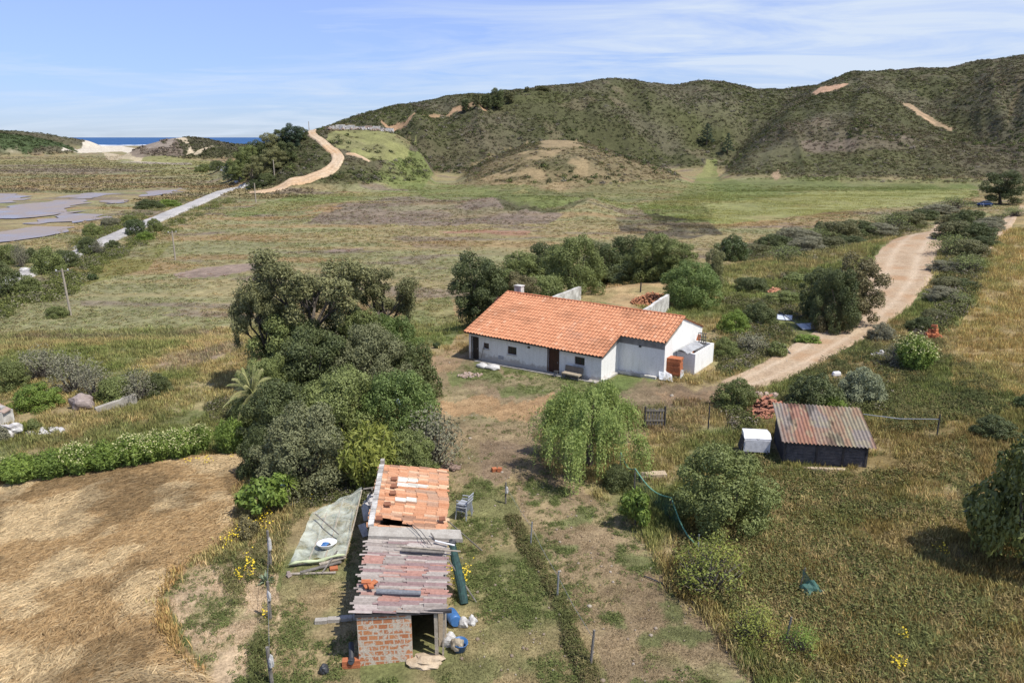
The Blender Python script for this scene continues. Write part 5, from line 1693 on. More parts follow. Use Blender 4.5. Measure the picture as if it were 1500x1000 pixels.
def tones_front(rid, cid, A, B):
    cid = np.floor((A + 1.3 * _h(rid, rid * 0, 8)) / .8).astype(int)
    r = _h(rid, cid, 41); r3 = _h(rid // 2, cid // 2, 43)
    t = lerp3(r, (.24, .205, .185), (.40, .355, .32))
    red = sstep(.50, .62, fbm(A / 1.4 + 3, B / .45, 44, 3))[..., None]
    t = t * (1 - red * .8) + np.array([.38, .185, .145]) * red * .8
    mauve = (r3 > .72)[..., None]; t = np.where(mauve, np.array([.26, .18, .175]), t)
    lig = sstep(.6, .7, fbm(A / .9, B / .5, 45, 3))[..., None] * .6
    return t * (1 - lig) + np.array([.50, .46, .42]) * lig


shed_roof('rear_roof', SL1 + .42, SL2 + .05, 2.36, 2.08, 2.50, 2.20, .10, tones_rear, M_TILE, .15, .06, .38,
          [(.32, .78, SL1 + .5, SL1 + 1.05), (.86, 1.30, SL1 + .5, SL1 + .95), (.55, .72, 7.9, 8.2), (.58, .75, 7.25, 7.5), (.40, .52, 8.4, 8.6)], 6, .12)
shed_roof('front_roof', -.08, SL1 - .10, 2.06, 1.90, 2.16, 1.98, .08, tones_front, M_TONE, .095, .032, .62, [], 9, .30)
mb = MB(); q = [SF.p(-.02, SL1 - .14), SF.p(SW + .62, SL1 - .10), SF.p(SW + .55, SL1 + .5), SF.p(-.02, SL1 + .46)]
mb.prism([(q[0].x, q[0].y, 2.14), (q[1].x, q[1].y, 1.84), (q[2].x, q[2].y, 1.88), (q[3].x, q[3].y, 2.2)], [(q[0].x, q[0].y, 2.30), (q[1].x, q[1].y, 1.98), (q[2].x, q[2].y, 2.02), (q[3].x, q[3].y, 2.36)])
o = mb.build('cement_strip', M_CEMENT_L, shed); under(o)
mb = MB(); c = SF.p(.05, SL2 + .02); mb.box((c.x, c.y, 2.5), (.16, .22, .5), SF.rz); o = mb.build('gable_stub', M_CEMENT_L, shed); under(o)
mb = MB()
for i in range(13):
    c = SF.p(.02, SL1 + .6 + i * .38); mb.box((c.x, c.y, zl(SL1 + .6 + i * .38) + .11), (.2, .36, .10), SF.rz + random.uniform(-.05, .05), random.uniform(-.04, .04))
o = mb.build('parapet', M_LIME_OLD, shed); under(o)
# loose flat tiles lying on the roof
M_DCLAY = mat_worn('dark_clay', (.28, .115, .055), (.20, .08, .045), 6)
for (a, b) in ((.62, 8.28), (.66, 7.62), (.66, 7.0), (.52, 6.05), (.30, 4.92), (2.6, 5.1)):
    mb = MB(); c = SF.p(a, b); mb.box((c.x, c.y, 2.49 - .1 * a + .03), (.24, .24, .05), SF.rz + .1, .1, .05)
    o = mb.build('loose_tile', M_DCLAY, shed); under(o)
SOLID.append((*SF.p(SW / 2, 4.7).xy, SW / 2 + .1, 4.95, SF.rz))


def on_roof(a, b, front=True):
    return (2.10 - .062 * a + .02 * b) if front else (2.42 - .1 * a + .02 * (b - 4))


q0, q1 = SF.p(.55, .78, on_roof(.55, .8) + .06), SF.p(1.95, .70, on_roof(1.95, .8) + .06)
mb = MB(); mb.tube([q0, q0.lerp(q1, .5) + Vector((0, 0, -.01)), q1], [.085, .09, .08], 10)
tag(mb.build('felt_roll', mat_worn('roofing_felt', (.22, .23, .25), (.14, .145, .16), 5)), 'grey roll of roofing felt lying across the weathered front roof', 'roll')
mb = MB()
for i, (a, b, r_) in enumerate(((.28, 1.05, .5), (.42, 1.18, 1.0), (.36, .95, 1.9), (.20, 1.15, .1))):
    c = SF.p(a, b, on_roof(a, b) + .07 + .03 * i); mb.box(c, (.3, .16, .05), SF.rz + r_, .2, .1)
tag(mb.build('broken_tiles', M_BRICK_ORANGE), 'few broken tiles piled on the left corner of the front roof', 'tiles')
for (a0, b0, h0, a1, b1, h1, rad, lab, nm, mt) in [
    (1.02, 3.30, .14, 3.25, 2.98, .12, .028, 'pale thin pole sticking out over the right edge of the front roof', 'pole', M_WOOD_PALE),
    (2.35, 3.75, .10, 3.05, 3.55, .02, .03, 'short white batten at the roof edge beside the green roll', 'batten', M_WHITE)]:
    p0 = SF.p(a0, b0, on_roof(a0, b0) + h0); p1 = SF.p(a1, b1, on_roof(min(a1, 2.6), b1) + h1)
    mb = MB(); mb.tube([p0, p1], rad, 6); tag(mb.build(nm, mt), lab, 'pole')
mb = MB(); c = SF.p(1.95, 3.12, on_roof(1.95, 3.1) + .10); mb.box(c, (1.5, .24, .03), SF.rz - .08, 0, .06)
tag(mb.build('plank', M_WOOD_GREY), 'grey board lying across the front roof under the pale pole', 'plank')
for (a0, b0, z0, u1, v1, lab) in [(2.75, 5.4, 2.05, 706, 806, 'long grey pole leaning from the tiled roof down to the grass by the chairs'),
                                  (2.2, 4.1, 2.25, 698, 882, 'long dark pole leaning from the cement strip to the yellow flowers')]:
    p0 = SF.p(a0, b0, z0); p1 = G(u1, v1); mb = MB(); mb.tube([p0, p1], [.026, .03], 6); tag(mb.build('pole', M_WOOD_GREY), lab, 'pole')
for i, (a0, b0) in enumerate(((1.3, 4.7), (1.5, 4.6))):
    mb = MB(); p0 = SF.p(a0, b0, 2.36); p1 = SF.p(a0 + .75, b0 - 1.2, 2.16); mb.tube([p0, p0.lerp(p1, .4) + Vector((.05, 0, .05)), p1], .012, 5)
    tag(mb.build('cable', M_DARKPLASTIC), ('dark cable crossing the cement strip, nearer the left roof edge', 'dark cable crossing the cement strip, nearer the green roll')[i], 'cable')

# grey garden chairs, stacked
cq = G(679, 758)
def make_chair(first, z, label):
    t = empty('garden_chair', (cq.x + z * .12, cq.y, cq.z + z), label, 'chair', -2.0, 'stacked grey garden chairs')
    mb = MB()
    mb.add([(-.24, -.24, .41), (.24, -.24, .41), (.22, .22, .39), (-.22, .22, .39), (-.24, -.24, .435), (.24, -.24, .435), (.22, .22, .415), (-.22, .22, .415)], [(0, 3, 2, 1), (4, 5, 6, 7), (0, 1, 5, 4), (1, 2, 6, 5), (2, 3, 7, 6), (3, 0, 4, 7)])
    mb.build('seat', M_GREYPLASTIC, t)
    mb = MB()
    for i in range(6): mb.box((-.2 + .08 * i, .29, .63), (.045, .025, .42), 0, -.2)
    mb.box((0, .335, .84), (.5, .03, .07), 0, -.2); mb.build('backrest', M_GREYPLASTIC, t)
    for sx in (-1, 1):
        mb = MB(); mb.tube([(sx * .27, -.2, .41), (sx * .28, -.2, .62), (sx * .28, .26, .65)], .022, 6); mb.build('armrest', M_GREYPLASTIC, t)
        for sy in (-.22, .24):
            mb = MB(); mb.tube([(sx * .23, sy * .9, .42), (sx * .27, sy * 1.15, 0)], [.026, .02], 6); mb.build('leg', M_GREYPLASTIC, t)
    return t
make_chair(True, 0, 'lowest grey plastic chair of the stack beside the tiled shed')
make_chair(False, .14, 'middle grey plastic chair of the stack beside the tiled shed')
make_chair(False, .28, 'top grey plastic chair of the stack beside the tiled shed')

# roll of green netting leaning at the shed side, tubs, barrel, bags
p0 = SF.p(SW + .62, 2.75, gz(*SF.p(SW + .6, 2.8).xy)); p1 = SF.p(SW + .22, 4.1, 1.85)
nr_ = empty('netting_roll', p0, 'dark green netting roll leaning on the right side of the shed', 'net')
mb = MB(); mb.tube([p0, p0.lerp(p1, .3) + Vector((.03, 0, 0)), p0.lerp(p1, .7), p1], [.15, .17, .16, .12], 12); o = mb.build('net', M_GREENNET, nr_); under(o)
o = blobby('cover', (p1.x, p1.y, p1.z), .19, .16, .16, M_DARKPLASTIC, 4, nr_, 12, .5); o.location = Vector(p1) - Vector(p0)
q = SF.p(SW + .22, 1.75); q.z = gz(q.x, q.y)
br = empty('barrel', q, 'blue plastic barrel lying against the right side of the shed', 'barrel', SF.rz + .3); br.scale = (.8, .8, .8)
mb = MB(); mb.lathe((0, 0, .26), [(.20, -.42), (.245, -.38), (.26, -.2), (.25, -.17), (.26, -.14), (.26, .14), (.25, .17), (.26, .2), (.245, .38), (.20, .42)], 20, 1.45, 0); mb.build('body', M_BLUE, br, True)
mb = MB(); mb.lathe((0, -.43, .30), [(.21, -.012), (.21, .012)], 20, 1.45, 0); mb.build('lid', M_BLUE, br)
q = SF.p(SW + .42, .30); q.z = gz(q.x, q.y)
tb = empty('tub', q, 'blue tub with a tan cloth hanging over it beside the shed doorway', 'tub'); tb.scale = (.8, .8, .8)
mb = MB(); mb.lathe((0, 0, 0), [(.23, 0), (.29, .40), (.31, .42), (.28, .42), (.22, .04)], 20, .12, .1); mb.build('body', M_BLUE, tb, True)
o = blobby('cloth', (-.10, -.10, .30), .26, .24, .30, M_BEIGE, 9, tb, 12, .6)
for (a, b, s, lab, mt) in [(SW + .12, .62, .20, 'crumpled white sack between door post and blue tub', M_SACK), (SW + .55, 1.5, .16, 'white bag on the ground beside the blue barrel', M_SACK), (SW + .85, 1.62, .15, 'pale bag furthest from the blue barrel towards the flowers', M_SACK)]:
    q = SF.p(a, b); tag(blobby('bag', (q.x, q.y, gz(q.x, q.y) + s * .5), s * 1.2, s, s * 1.5, mt, int(a * 10), None, 12, .7), lab, 'bag')
mb = MB(); q = SF.p(-.24, -.08); g = gz(q.x, q.y); mb.tube([(q.x - .10, q.y + .55, g + .52), (q.x, q.y + .1, g + .30), (q.x + .02, q.y - .02, g + .26)], [.085, .085, .085], 12)
mb.lathe((q.x + .01, q.y + .03, g + .27), [(.10, -.07), (.10, .07)], 12, 1.2)
tag(mb.build('drain_pipe', M_DARKPLASTIC), 'short dark drain pipe lying on the brick ledge left of the front wall', 'pipe')
mb = MB()
for i in range(2):
    for j in range(2):
        c = SF.p(-.38 + .33 * j * .8, .02 + .02 * i); mb.box((c.x, c.y, gz(c.x, c.y) + .07 + .13 * i), (.29, .22, .12), SF.rz + .05 * i)
tag(mb.build('brick_ledge', M_BRICK_ORANGE), 'low ledge of bricks at the left foot of the front wall', 'bricks')
q = SF.p(2.05, -.12); tag(blobby('cement_heap', (q.x, q.y, gz(q.x, q.y) + .03), .60, .36, .17, M_SAND, 3, None, 14, .9), 'heap of spilled cement sand on the shed doorstep', 'heap')
q = G(475, 985); tag(blobby('dark_bag', (q.x, q.y, q.z + .08), .16, .14, .2, M_DARKPLASTIC, 13, None, 12, .6), 'small black bag on the bare ground left of the shed front', 'bag')
mb = MB()
for i in range(4):
    c = SF.p(-1.55 + i * .42, 2.35 + .03 * i); mb.box((c.x, c.y, gz(c.x, c.y) + .05), (.41, .2, .16), SF.rz)
tag(mb.build('kerb_blocks', M_CEMENT_L), 'short row of cement blocks running left from the shed wall', 'blocks')

# the sagging sheet over its frame, left of the shed
def zs(u, v, z):
    p = P(u, v, z); g = gz(p.x, p.y)
    return P(u, v, z + g)
sh = empty('sheet_shelter', zs(470, 780, 0), 'collapsed shelter of clear greenish sheeting over a pole frame left of the shed', 'shelter')
cor = [zs(424, 826, .10), zs(506, 812, .30), zs(530, 716, 1.15), zs(458, 750, .55)]     # near-left, near-right, far-right, far-left
n = 46
gx, gy_ = np.meshgrid(np.linspace(0, 1, n), np.linspace(0, 1, n))
c0, c1, c2, c3 = [np.array(c) for c in cor]
Pq = (c0 * ((1 - gx) * (1 - gy_))[..., None] + c1 * (gx * (1 - gy_))[..., None] + c2 * (gx * gy_)[..., None] + c3 * ((1 - gx) * gy_)[..., None])
edge_ = np.minimum(np.minimum(gx, 1 - gx), np.minimum(gy_, 1 - gy_))
Pq[..., 2] += .10 * (fbm(gx * 5, gy_ * 5, 61, 4) - .5) - .20 * np.sin(gx * math.pi) * np.sin(gy_ * math.pi) * .7 + .05 * np.sin(gx * 17 + gy_ * 4) * (1 - np.clip(edge_ * 5, 0, 1))
Pq[..., 0] += .16 * (fbm(gx * 4, gy_ * 4, 62, 3) - .5) * (edge_ < .15); Pq[..., 1] += .25 * (fbm(gx * 6, gy_ * 6, 63, 3) - .5) * (edge_ < .12)
gg = hgt(Pq[..., 0], Pq[..., 1]); Pq[..., 2] = np.maximum(Pq[..., 2], gg + .04)
idn = np.arange(n * n).reshape(n, n); ff = np.stack([idn[:-1, :-1], idn[:-1, 1:], idn[1:, 1:], idn[1:, :-1]], -1).reshape(-1, 4)
o = link('sheeting', np_mesh('sheeting', Pq.reshape(-1, 3), ff, M_SHEET, True), None, sh); under(o)
wr = MB(); 
for (a, b, lift) in ((cor[0], cor[1], .02), (cor[3], cor[2], .0), (cor[1], cor[2], .0)):
    wr.tube([a + Vector((0, 0, -.05)), a.lerp(b, .5) + Vector((0, 0, -.12)), b + Vector((0, 0, -.04))], .028, 6)
for t in (.33, .62):
    a = cor[0].lerp(cor[1], t); b = cor[3].lerp(cor[2], t); wr.tube([a + Vector((0, 0, -.03)), a.lerp(b, .5) + Vector((0, 0, -.16)), b + Vector((0, 0, -.05))], .028, 6)
o = wr.build('pole_frame', M_WOOD_PALE, sh); under(o)
rl = MB(); a, b = cor[0], cor[1]; pts = [a.lerp(b, t) + Vector((0, -.10, .04 + .05 * math.sin(t * 9))) for t in np.linspace(0, 1, 9)]
rl.tube(pts, [.03, .07, .04, .08, .05, .08, .04, .06, .03], 8); o = rl.build('rolled_edge', sheer('bunched_sheeting', (.62, .68, .42), .18, .4), sh, True); under(o)
mb = MB(); mb.tube([zs(462, 752, .78), zs(496, 782, .62)], .026, 6); o = mb.build('cross_pole', M_WOOD_GREY, sh); under(o)
mb = MB(); c = zs(532, 712, 0); mb.tube([(c.x, c.y, c.z - .2), (c.x + .02, c.y, c.z + 1.25)], .045, 7); o = mb.build('corner_post', M_WOOD_PALE, sh); under(o)
bz = zs(479, 800, .28)
wash = empty('wash_basin', bz, 'white oval basin with a blue cloth in it on the sagging sheet', 'basin', .3)
mb = MB(); mb.lathe((0, 0, 0), [(.24, 0), (.34, .16), (.37, .17), (.37, .19), (.33, .185), (.23, .03)], 26); o = mb.build('body', M_WHITE, wash, True); o.scale = (1.08, .86, 1)
o = blobby('cloth', (-.06, .03, .09), .17, .13, .07, M_BLUE, 5, wash, 12, .6)
mb = MB(); mb.box((.05, -.04, .10), (.16, .12, .05), .5); mb.build('dark_rag', M_DARKPLASTIC, wash)
for k, (u0, v0, z0, u1, v1, z1, wdt, mt, lab) in enumerate([
    (440, 838, .08, 500, 822, .12, .14, M_WOOD_GREY, 'grey plank along the near edge of the collapsed sheet'),
    (420, 840, .05, 492, 838, .05, .10, M_WOOD_PALE, 'pale plank on the ground nearest below the collapsed sheet'),
    (468, 826, .15, 506, 815, .2, .16, M_WOOD_PALE, 'short pale plank poking out under the sheet near the orange tile'),
    (471, 840, .04, 494, 806, .42, .05, M_WOOD_GREY, 'thin grey stick propped against the near edge of the sheet')]):
    p0, p1 = zs(u0, v0, z0), zs(u1, v1, z1); d = p1 - p0; mb = MB()
    mb.box((p0 + p1) / 2, (d.length, wdt, .04), math.atan2(d.y, d.x), 0, -math.asin(d.z / d.length)); tag(mb.build('plank', mt), lab, 'plank')
mb = MB(); c = zs(489, 832, .06); mb.box(c, (.3, .2, .09), .3, .1); tag(mb.build('clay_tile', M_BRICK_ORANGE), 'single orange tile lying by the planks under the sheet', 'tile')
for k, (u, v, w_, h_, lab) in enumerate([(536, 752, .30, .62, 'white board leaning between sheet and shed wall, further back'), (533, 776, .34, .55, 'white board leaning between sheet and shed wall, nearer')]):
    c = zs(u, v, .25); mb = MB(); mb.box(c, (w_, .04, h_), .5 + .3 * k, -.75, .1); tag(mb.build('white_board', M_WHITEROCK), lab, 'board')
mb = MB()
mb.tube([zs(532, 716, .9), zs(560, 712, .9)], .04, 7); mb.tube([zs(545, 722, 0), zs(545, 716, .95)], .05, 7)
tag(mb.build('log_rail', M_WOOD_GREY), 'grey log rail between the sheet corner and the shed gable', 'rail')
pile('stone_heap', 547, 735, .35, .9, .35, 34, .22, M_WHITEROCK, 'heap of pale stones in the gap behind the sheet', 'stones', 21, 0)
pile('tile_heap', 652, 687, .45, .25, .28, 46, .12, mat_worn('grey_clay', (.34, .24, .19), (.2, .14, .11), 6), 'heap of grey broken tiles behind the shed gable', 'tiles', 22, 0, True)
pile('stone_heap', 423, 842, .12, .12, .1, 6, .14, M_ROCK, 'few dark stones at the near corner of the sheet', 'stones', 23, 0)
q = G(417, 730); tag(blobby('blue_bag', (q.x, q.y, q.z + .4), .16, .16, .5, mat_plain('pale_blue_plastic', (.30, .52, .72), .4), 8, None, 12, .6), 'pale blue plastic bag hanging by the yucca stem', 'bag')
for k, (u, v) in enumerate(((724, 690), (732, 690))):
    q = G(u, v); mb = MB(); mb.box((q.x, q.y, q.z + .09), (.24, .2, .18), .4 + k, .1, .1); tag(mb.build('hollow_brick', M_BRICK_ORANGE), ('orange brick on the bare ground of the yard, nearer the shed', 'orange brick on the bare ground of the yard, nearer the weeping tree')[k], 'brick')
q = G(612, 604); tag(blobby('pale_blue_drum', (q.x - 1.0, q.y - 1.0, q.z + 1.0), .2, .2, .3, mat_plain('faded_blue', (.45, .58, .72), .5), 6, None, 12, .2), 'faded blue drum half hidden in the twiggy bush', 'drum')

# ================================================================== the boarded shed on the right
gl, gr_ = G(1147, 679), G(1268, 684)
WF = Frame(gl.x, gl.y, gr_.x - gl.x, gr_.y - gl.y)
WL = (gr_ - gl).length
wg = (gl.z + gr_.z) / 2
zf0, zf1 = wg + 1.28, wg + 1.95; WD = 3.0
ws = empty('boarded_shed', WF.p(0, 0, wg), 'low dark boarded shed under a rusty corrugated roof', 'shed')
mb = MB()
for i in range(9):
    h0, h1 = wg - .1 + i * .152, wg - .1 + (i + 1) * .152 - .012
    for (a0, a1) in ((.07, WL * .38), (WL * .38 + .1, WL * .70), (WL * .70 + .1, WL - .06)):
        o_ = random.uniform(-.012, .012)
        q = [WF.p(a0, o_), WF.p(a1, o_), WF.p(a1, .04 + o_), WF.p(a0, .04 + o_)]; mb.prism([(p.x, p.y, h0) for p in q], [(p.x, p.y, h1) for p in q])
o = mb.build('front_boards', mat_worn('blue_black_boards', (.15, .14, .145), (.06, .058, .07), 5, .8, .5), ws); under(o)
mb = MB()
for i in range(10):
    b0, b1 = .05 + i * .29, .05 + (i + 1) * .29 - .012; za, zb_ = [zf0 + (zf1 - zf0) * b / WD - .06 for b in (b0, b1)]
    for a in (0, WL - .04):
        q = [WF.p(a, b0), WF.p(a + .04, b0), WF.p(a + .04, b1), WF.p(a, b1)]; mb.prism([(p.x, p.y, wg - .15) for p in q], [(q[0].x, q[0].y, za), (q[1].x, q[1].y, za), (q[2].x, q[2].y, zb_), (q[3].x, q[3].y, zb_)])
q = [WF.p(0, WD - .05), WF.p(WL, WD - .05), WF.p(WL, WD), WF.p(0, WD)]; mb.prism([(p.x, p.y, wg - .15) for p in q], [(p.x, p.y, zf1 - .06) for p in q])
o = mb.build('side_boards', M_WOOD_DARK, ws); under(o)
for a in (.02, WL * .38 + .05, WL * .70 + .05, WL - .03):
    mb = MB(); c = WF.p(a, .0); mb.box((c.x, c.y, wg + .56), (.10, .10, 1.42), WF.rz); o = mb.build('corner_post', M_WOOD_DARK, ws); under(o)


def tones_rust(a, b):
    k = np.floor((a + .4) / .9).astype(int); far = (b > 1.15).astype(int)
    pal = np.array([(.32, .28, .20), (.31, .27, .24), (.35, .19, .14), (.33, .23, .17), (.24, .165, .15), (.29, .25, .22), (.27, .22, .19)])
    t = pal[(_h(k, far, 12) * 6.99).astype(int)]
    rust = sstep(.5, .68, fbm(a / .35, b / 1.5, 51, 4))[:, None] * .6
    t = t * (1 - rust) + np.array([.34, .18, .115]) * rust
    lich = sstep(.55, .68, fbm(a / .28, b / .5, 52, 4))[:, None] * .55
    t = t * (1 - lich) + np.array([.38, .34, .22]) * lich
    dk = sstep(.6, .72, fbm(a / .5, b / .8, 53, 3))[:, None] * .5
    return t * (1 - dk) * .82


o = corr_sheet(WF, -.22, WL + .28, -.36, WD + .15, lambda a, b: zf0 + (zf1 - zf0) * b / WD + .012 * (b < 1.15) + .03 * (fbm(a / 1.3, b / 1.3, 55, 2) - .5), .178, .036, tones=tones_rust, mat=M_TONE, parent=ws, ab=30)
under(o)
SOLID.append((*WF.p(WL / 2, WD / 2).xy, WL / 2 + .05, WD / 2, WF.rz))
# stones at its foot, white chest beside it
wq = G(1106, 664); wq.z += .16
ch = empty('white_chest', wq, 'white metal chest with a slanted front beside the boarded shed', 'chest', WF.rz + .05)
mb = MB()
mb.prism([(-.66, -.42, .12), (-.66, .45, .12), (-.66, .45, 1.0), (-.66, .0, .98), (-.66, -.38, .80)], [(.58, -.30, .12), (.58, .45, .12), (.58, .45, 1.0), (.66, .0, .98), (.66, -.38, .80)])
mb.build('body', M_WHITE, ch, bevel=.012)
mb = MB(); mb.box((0, -.42, .42), (1.22, .03, .64), 0, .05); mb.build('front_panel', mat_plain('white_panel', (.72, .72, .75), .5), ch)
mb = MB(); mb.tube([(-.06, -.38, .80), (0, -.44, .76), (.06, -.38, .80)], .014, 6); mb.build('handle', M_DARKPLASTIC, ch)
mb = MB(); mb.box((-.72, 0, .42), (.04, .8, .7), 0, 0, .2); mb.build('side_flap', M_WOOD_DARK, ch)
for sx in (-.5, .5):
    mb = MB(); mb.box((sx, 0, .06), (.12, .8, .14)); mb.build('skid', M_WOOD_GREY, ch)
q = WF.p(WL * .45, -.75); mb = MB()
for i in range(5):
    c = WF.p(WL * .25 + i * .4, -.62); mb.box((c.x, c.y, gz(c.x, c.y) + .06), (.39, .22, .16), WF.rz, random.uniform(-.05, .05))
tag(mb.build('stone_kerb', M_SAND), 'tan stone kerb in the weeds before the boarded shed', 'kerb')
slab_wall('trough', (G(938, 702).x, G(938, 702).y), (G(975, 700).x, G(975, 700).y), .28, .32, .45, M_SAND, 'low tan masonry trough behind the big round bush', 'trough')
# heap of tiles behind the shed
pile('tile_heap', 1120, 604, 1.35, .9, 1.0, 260, .2, mat_worn('stack_clay', (.44, .19, .11), (.28, .12, .085), 5, .9, .3), 'heap of stacked old roof tiles behind the white chest', 'tiles', 31, .5, True)
pile('rubble_heap', 1113, 580, 1.0, .5, .2, 40, .2, M_RUBBLE, 'pale rubble at the end of the dirt track behind the tile heap', 'rubble', 32)
pile('tile_heap', 1132, 428, .95, .55, .35, 80, .2, mat_worn('scrub_clay', (.52, .25, .14), (.36, .16, .09), 5, .9, .3), 'patch of roof tiles laid out in the scrub beyond the house', 'tiles', 33, .9, True)
pile('brick_heap', 1366, 494, .45, .7, 1.0, 40, .28, M_BRICK_ORANGE, 'small heap of orange bricks on the dry slope', 'bricks', 34)
pile('stone_heap', 1290, 522, .7, .5, .35, 30, .28, M_WHITEROCK, 'pale stones in the shade left of the yellow-green bush', 'stones', 35)
q = G(1225, 550); mb = MB(); mb.box((q.x, q.y, q.z + .14), (.62, .3, .28), .2, .1, 0, .8); tag(mb.build('white_canister', M_WHITE, bevel=.05), 'white canister lying in the grass beside the dirt track', 'canister')
# discarded window frames
def old_window(u, v, wdt, dep, rz, tilt, label, panes):
    q = G(u, v); t = empty('window_frame', (q.x, q.y, q.z + .18), label, 'window', rz)
    t.rotation_euler.x = tilt
    mb = MB(); s = .05
    mb.box((-wdt / 2, 0, 0), (s, dep, .06)); mb.box((wdt / 2, 0, 0), (s, dep, .06)); mb.box((0, -dep / 2, 0), (wdt + s, s, .062)); mb.box((0, dep / 2, 0), (wdt + s, s, .062))
    for i in range(1, panes): mb.box((-wdt / 2 + wdt * i / panes, 0, 0), (s, dep - .05, .058))
    mb.build('frame', M_METAL, t)
    for i in range(panes):
        mb = MB(); mb.box((-wdt / 2 + wdt * (i + .5) / panes, 0, 0), (wdt / panes - .055, dep - .055, .02)); mb.build('pane', mat_pane, t)
mat_pane = mat_plain('clouded_glass', (.58, .62, .66), .25, 0, .15, 2)
old_window(1184, 481, 1.6, 1.25, .12, .15, 'discarded white two-pane window frame lying by the track', 2)
old_window(1149, 468, 1.2, 1.0, -.35, .25, 'discarded greyish window frame half under the dark tree', 1)
mb = MB(); p0, p1 = G(1140, 462), G(1165, 478); mb.tube([p0 + Vector((0, 0, .35)), p1 + Vector((0, 0, .3))], .035, 6); tag(mb.build('pole', M_DARKPLASTIC), 'dark pole lying across the greyish window frame', 'pole')
mb = MB(); p0, p1 = G(1138, 505), G(1158, 520); mb.tube([p0 + Vector((0, 0, .2)), p0.lerp(p1, .5) + Vector((0, 0, .3)), p1 + Vector((0, 0, .1))], [.06, .08, .05], 7); tag(mb.build('dead_log', M_WOOD_GREY), 'grey dead log on the bank above the dirt track', 'log')

# ================================================================== gate, posts, nets
gq, gq2 = G(944, 628), G(973, 627)
GF = Frame(gq.x, gq.y, gq2.x - gq.x, gq2.y - gq.y); gw = (gq2 - gq).length
gate = empty('garden_gate', gq, 'grey wooden slatted gate standing between two posts in the weeds', 'gate')
for a in (0, gw):
    mb = MB(); c = GF.p(a, 0); mb.tube([(c.x, c.y, gq.z - .2), (c.x, c.y, gq.z + 1.32)], .055, 7); o = mb.build('post', M_WOOD_DARK, gate); under(o)
for i in range(6):
    mb = MB(); c = GF.p(.16 + (gw - .32) * i / 5, 0); mb.box((c.x, c.y, gq.z + .68 - (i in (3,)) * .12), (.10, .03, 1.05), GF.rz); o = mb.build('slat', M_WOOD_GREY, gate); under(o)
for z in (.50, 1.08):
    mb = MB(); c = GF.p(gw / 2, -.035); mb.box((c.x, c.y, gq.z + z), (gw - .1, .035, .09), GF.rz); o = mb.build('rail', M_WOOD_GREY, gate); under(o)


def post(u, vb, vt, r, mat, label, group=None, lean=(0, 0), cap=False, rag=False):
    p = G(u, vb); d = math.hypot(p.x, p.y); rr_ = ray(u, vt); h = max(.5, CAMH + rr_[2] / math.hypot(rr_[0], rr_[1]) * d - p.z)
    mb = MB(); mb.tube([(p.x, p.y, p.z - .15), (p.x + lean[0] * .5, p.y + lean[1] * .5, p.z + h * .5), (p.x + lean[0], p.y + lean[1], p.z + h)], [r, r * .95, r * .8], 7)
    o = tag(mb.build('fence_post', mat), label, 'post', group)
    if rag:
        b = blobby('rag', (p.x + .05, p.y - .05, p.z + h * .6), .07, .06, h * .2, M_SACK, int(u + vb), o, 10, .8)
    return p, h


pp = [post(740.5, 737, 706, .04, M_WOOD_GREY, 'grey fence post nearest the weeping tree, tied with a pale rag', 'posts of the middle fence', (.02, 0), rag=True),
      post(777, 799, 764, .035, M_METAL, 'second grey fence post counting from the weeping tree', 'posts of the middle fence', (.06, 0)),
      post(816, 877, 836, .04, M_METAL, 'third grey fence post counting from the weeping tree', 'posts of the middle fence', (.04, 0)),
      post(865, 974, 922, .045, M_WOOD_GREY, 'grey fence post nearest the lower picture edge', 'posts of the middle fence', (.08, 0))]
def wire(a, b, ha, hb, label, rad=.006):
    p0 = Vector(a) + Vector((0, 0, ha)); p1 = Vector(b) + Vector((0, 0, hb)); mb = MB()
    mb.tube([p0, p0.lerp(p1, .5) - Vector((0, 0, .08)), p1], rad, 4)
    tag(mb.build('fence_wire', M_METAL), label, 'wire')
for i, w_ in enumerate(('first', 'second', 'third')):
    wire(pp[i][0], pp[i + 1][0], pp[i][1] * .85, pp[i + 1][1] * .85, 'sagging wire in the %s gap of the middle fence from the weeping tree' % w_)
lp = [post(397, 832, 776, .06, M_WOOD_GREY, 'grey post wrapped in torn plastic nearest the citrus tree', 'posts along the bare strip by the field', rag=True),
      post(396, 906, 850, .06, M_WOOD_GREY, 'grey post in the middle of the row along the bare strip', 'posts along the bare strip by the field', (.03, 0), rag=True),
      post(399, 1003, 946, .065, M_WOOD_GREY, 'grey post at the lower picture edge of the bare strip', 'posts along the bare strip by the field', (-.05, 0), rag=True)]
for i, w_ in enumerate(('upper', 'lower')):
    wire(lp[i][0], lp[i + 1][0], lp[i][1] * .8, lp[i + 1][1] * .8, 'wire hanging in the %s gap of the posts along the field' % w_)
npz = [post(908, 690, 662, .03, M_METAL, 'thin net post under the weeping tree', 'posts of the green net'), post(929, 720, 686, .04, M_WOOD_GREY, 'net post above the fig tree', 'posts of the green net'),
       post(981, 765, 728, .035, M_WOOD_DARK, 'dark net post in the shade of the big round bush', 'posts of the green net'), post(1022, 812, 782, .03, M_METAL, 'net post at the far end of the green net', 'posts of the green net')]
nt0 = empty('green_net', npz[0][0], 'sagging green net with a rope edge running past the big round bush', 'net')
rp = MB()
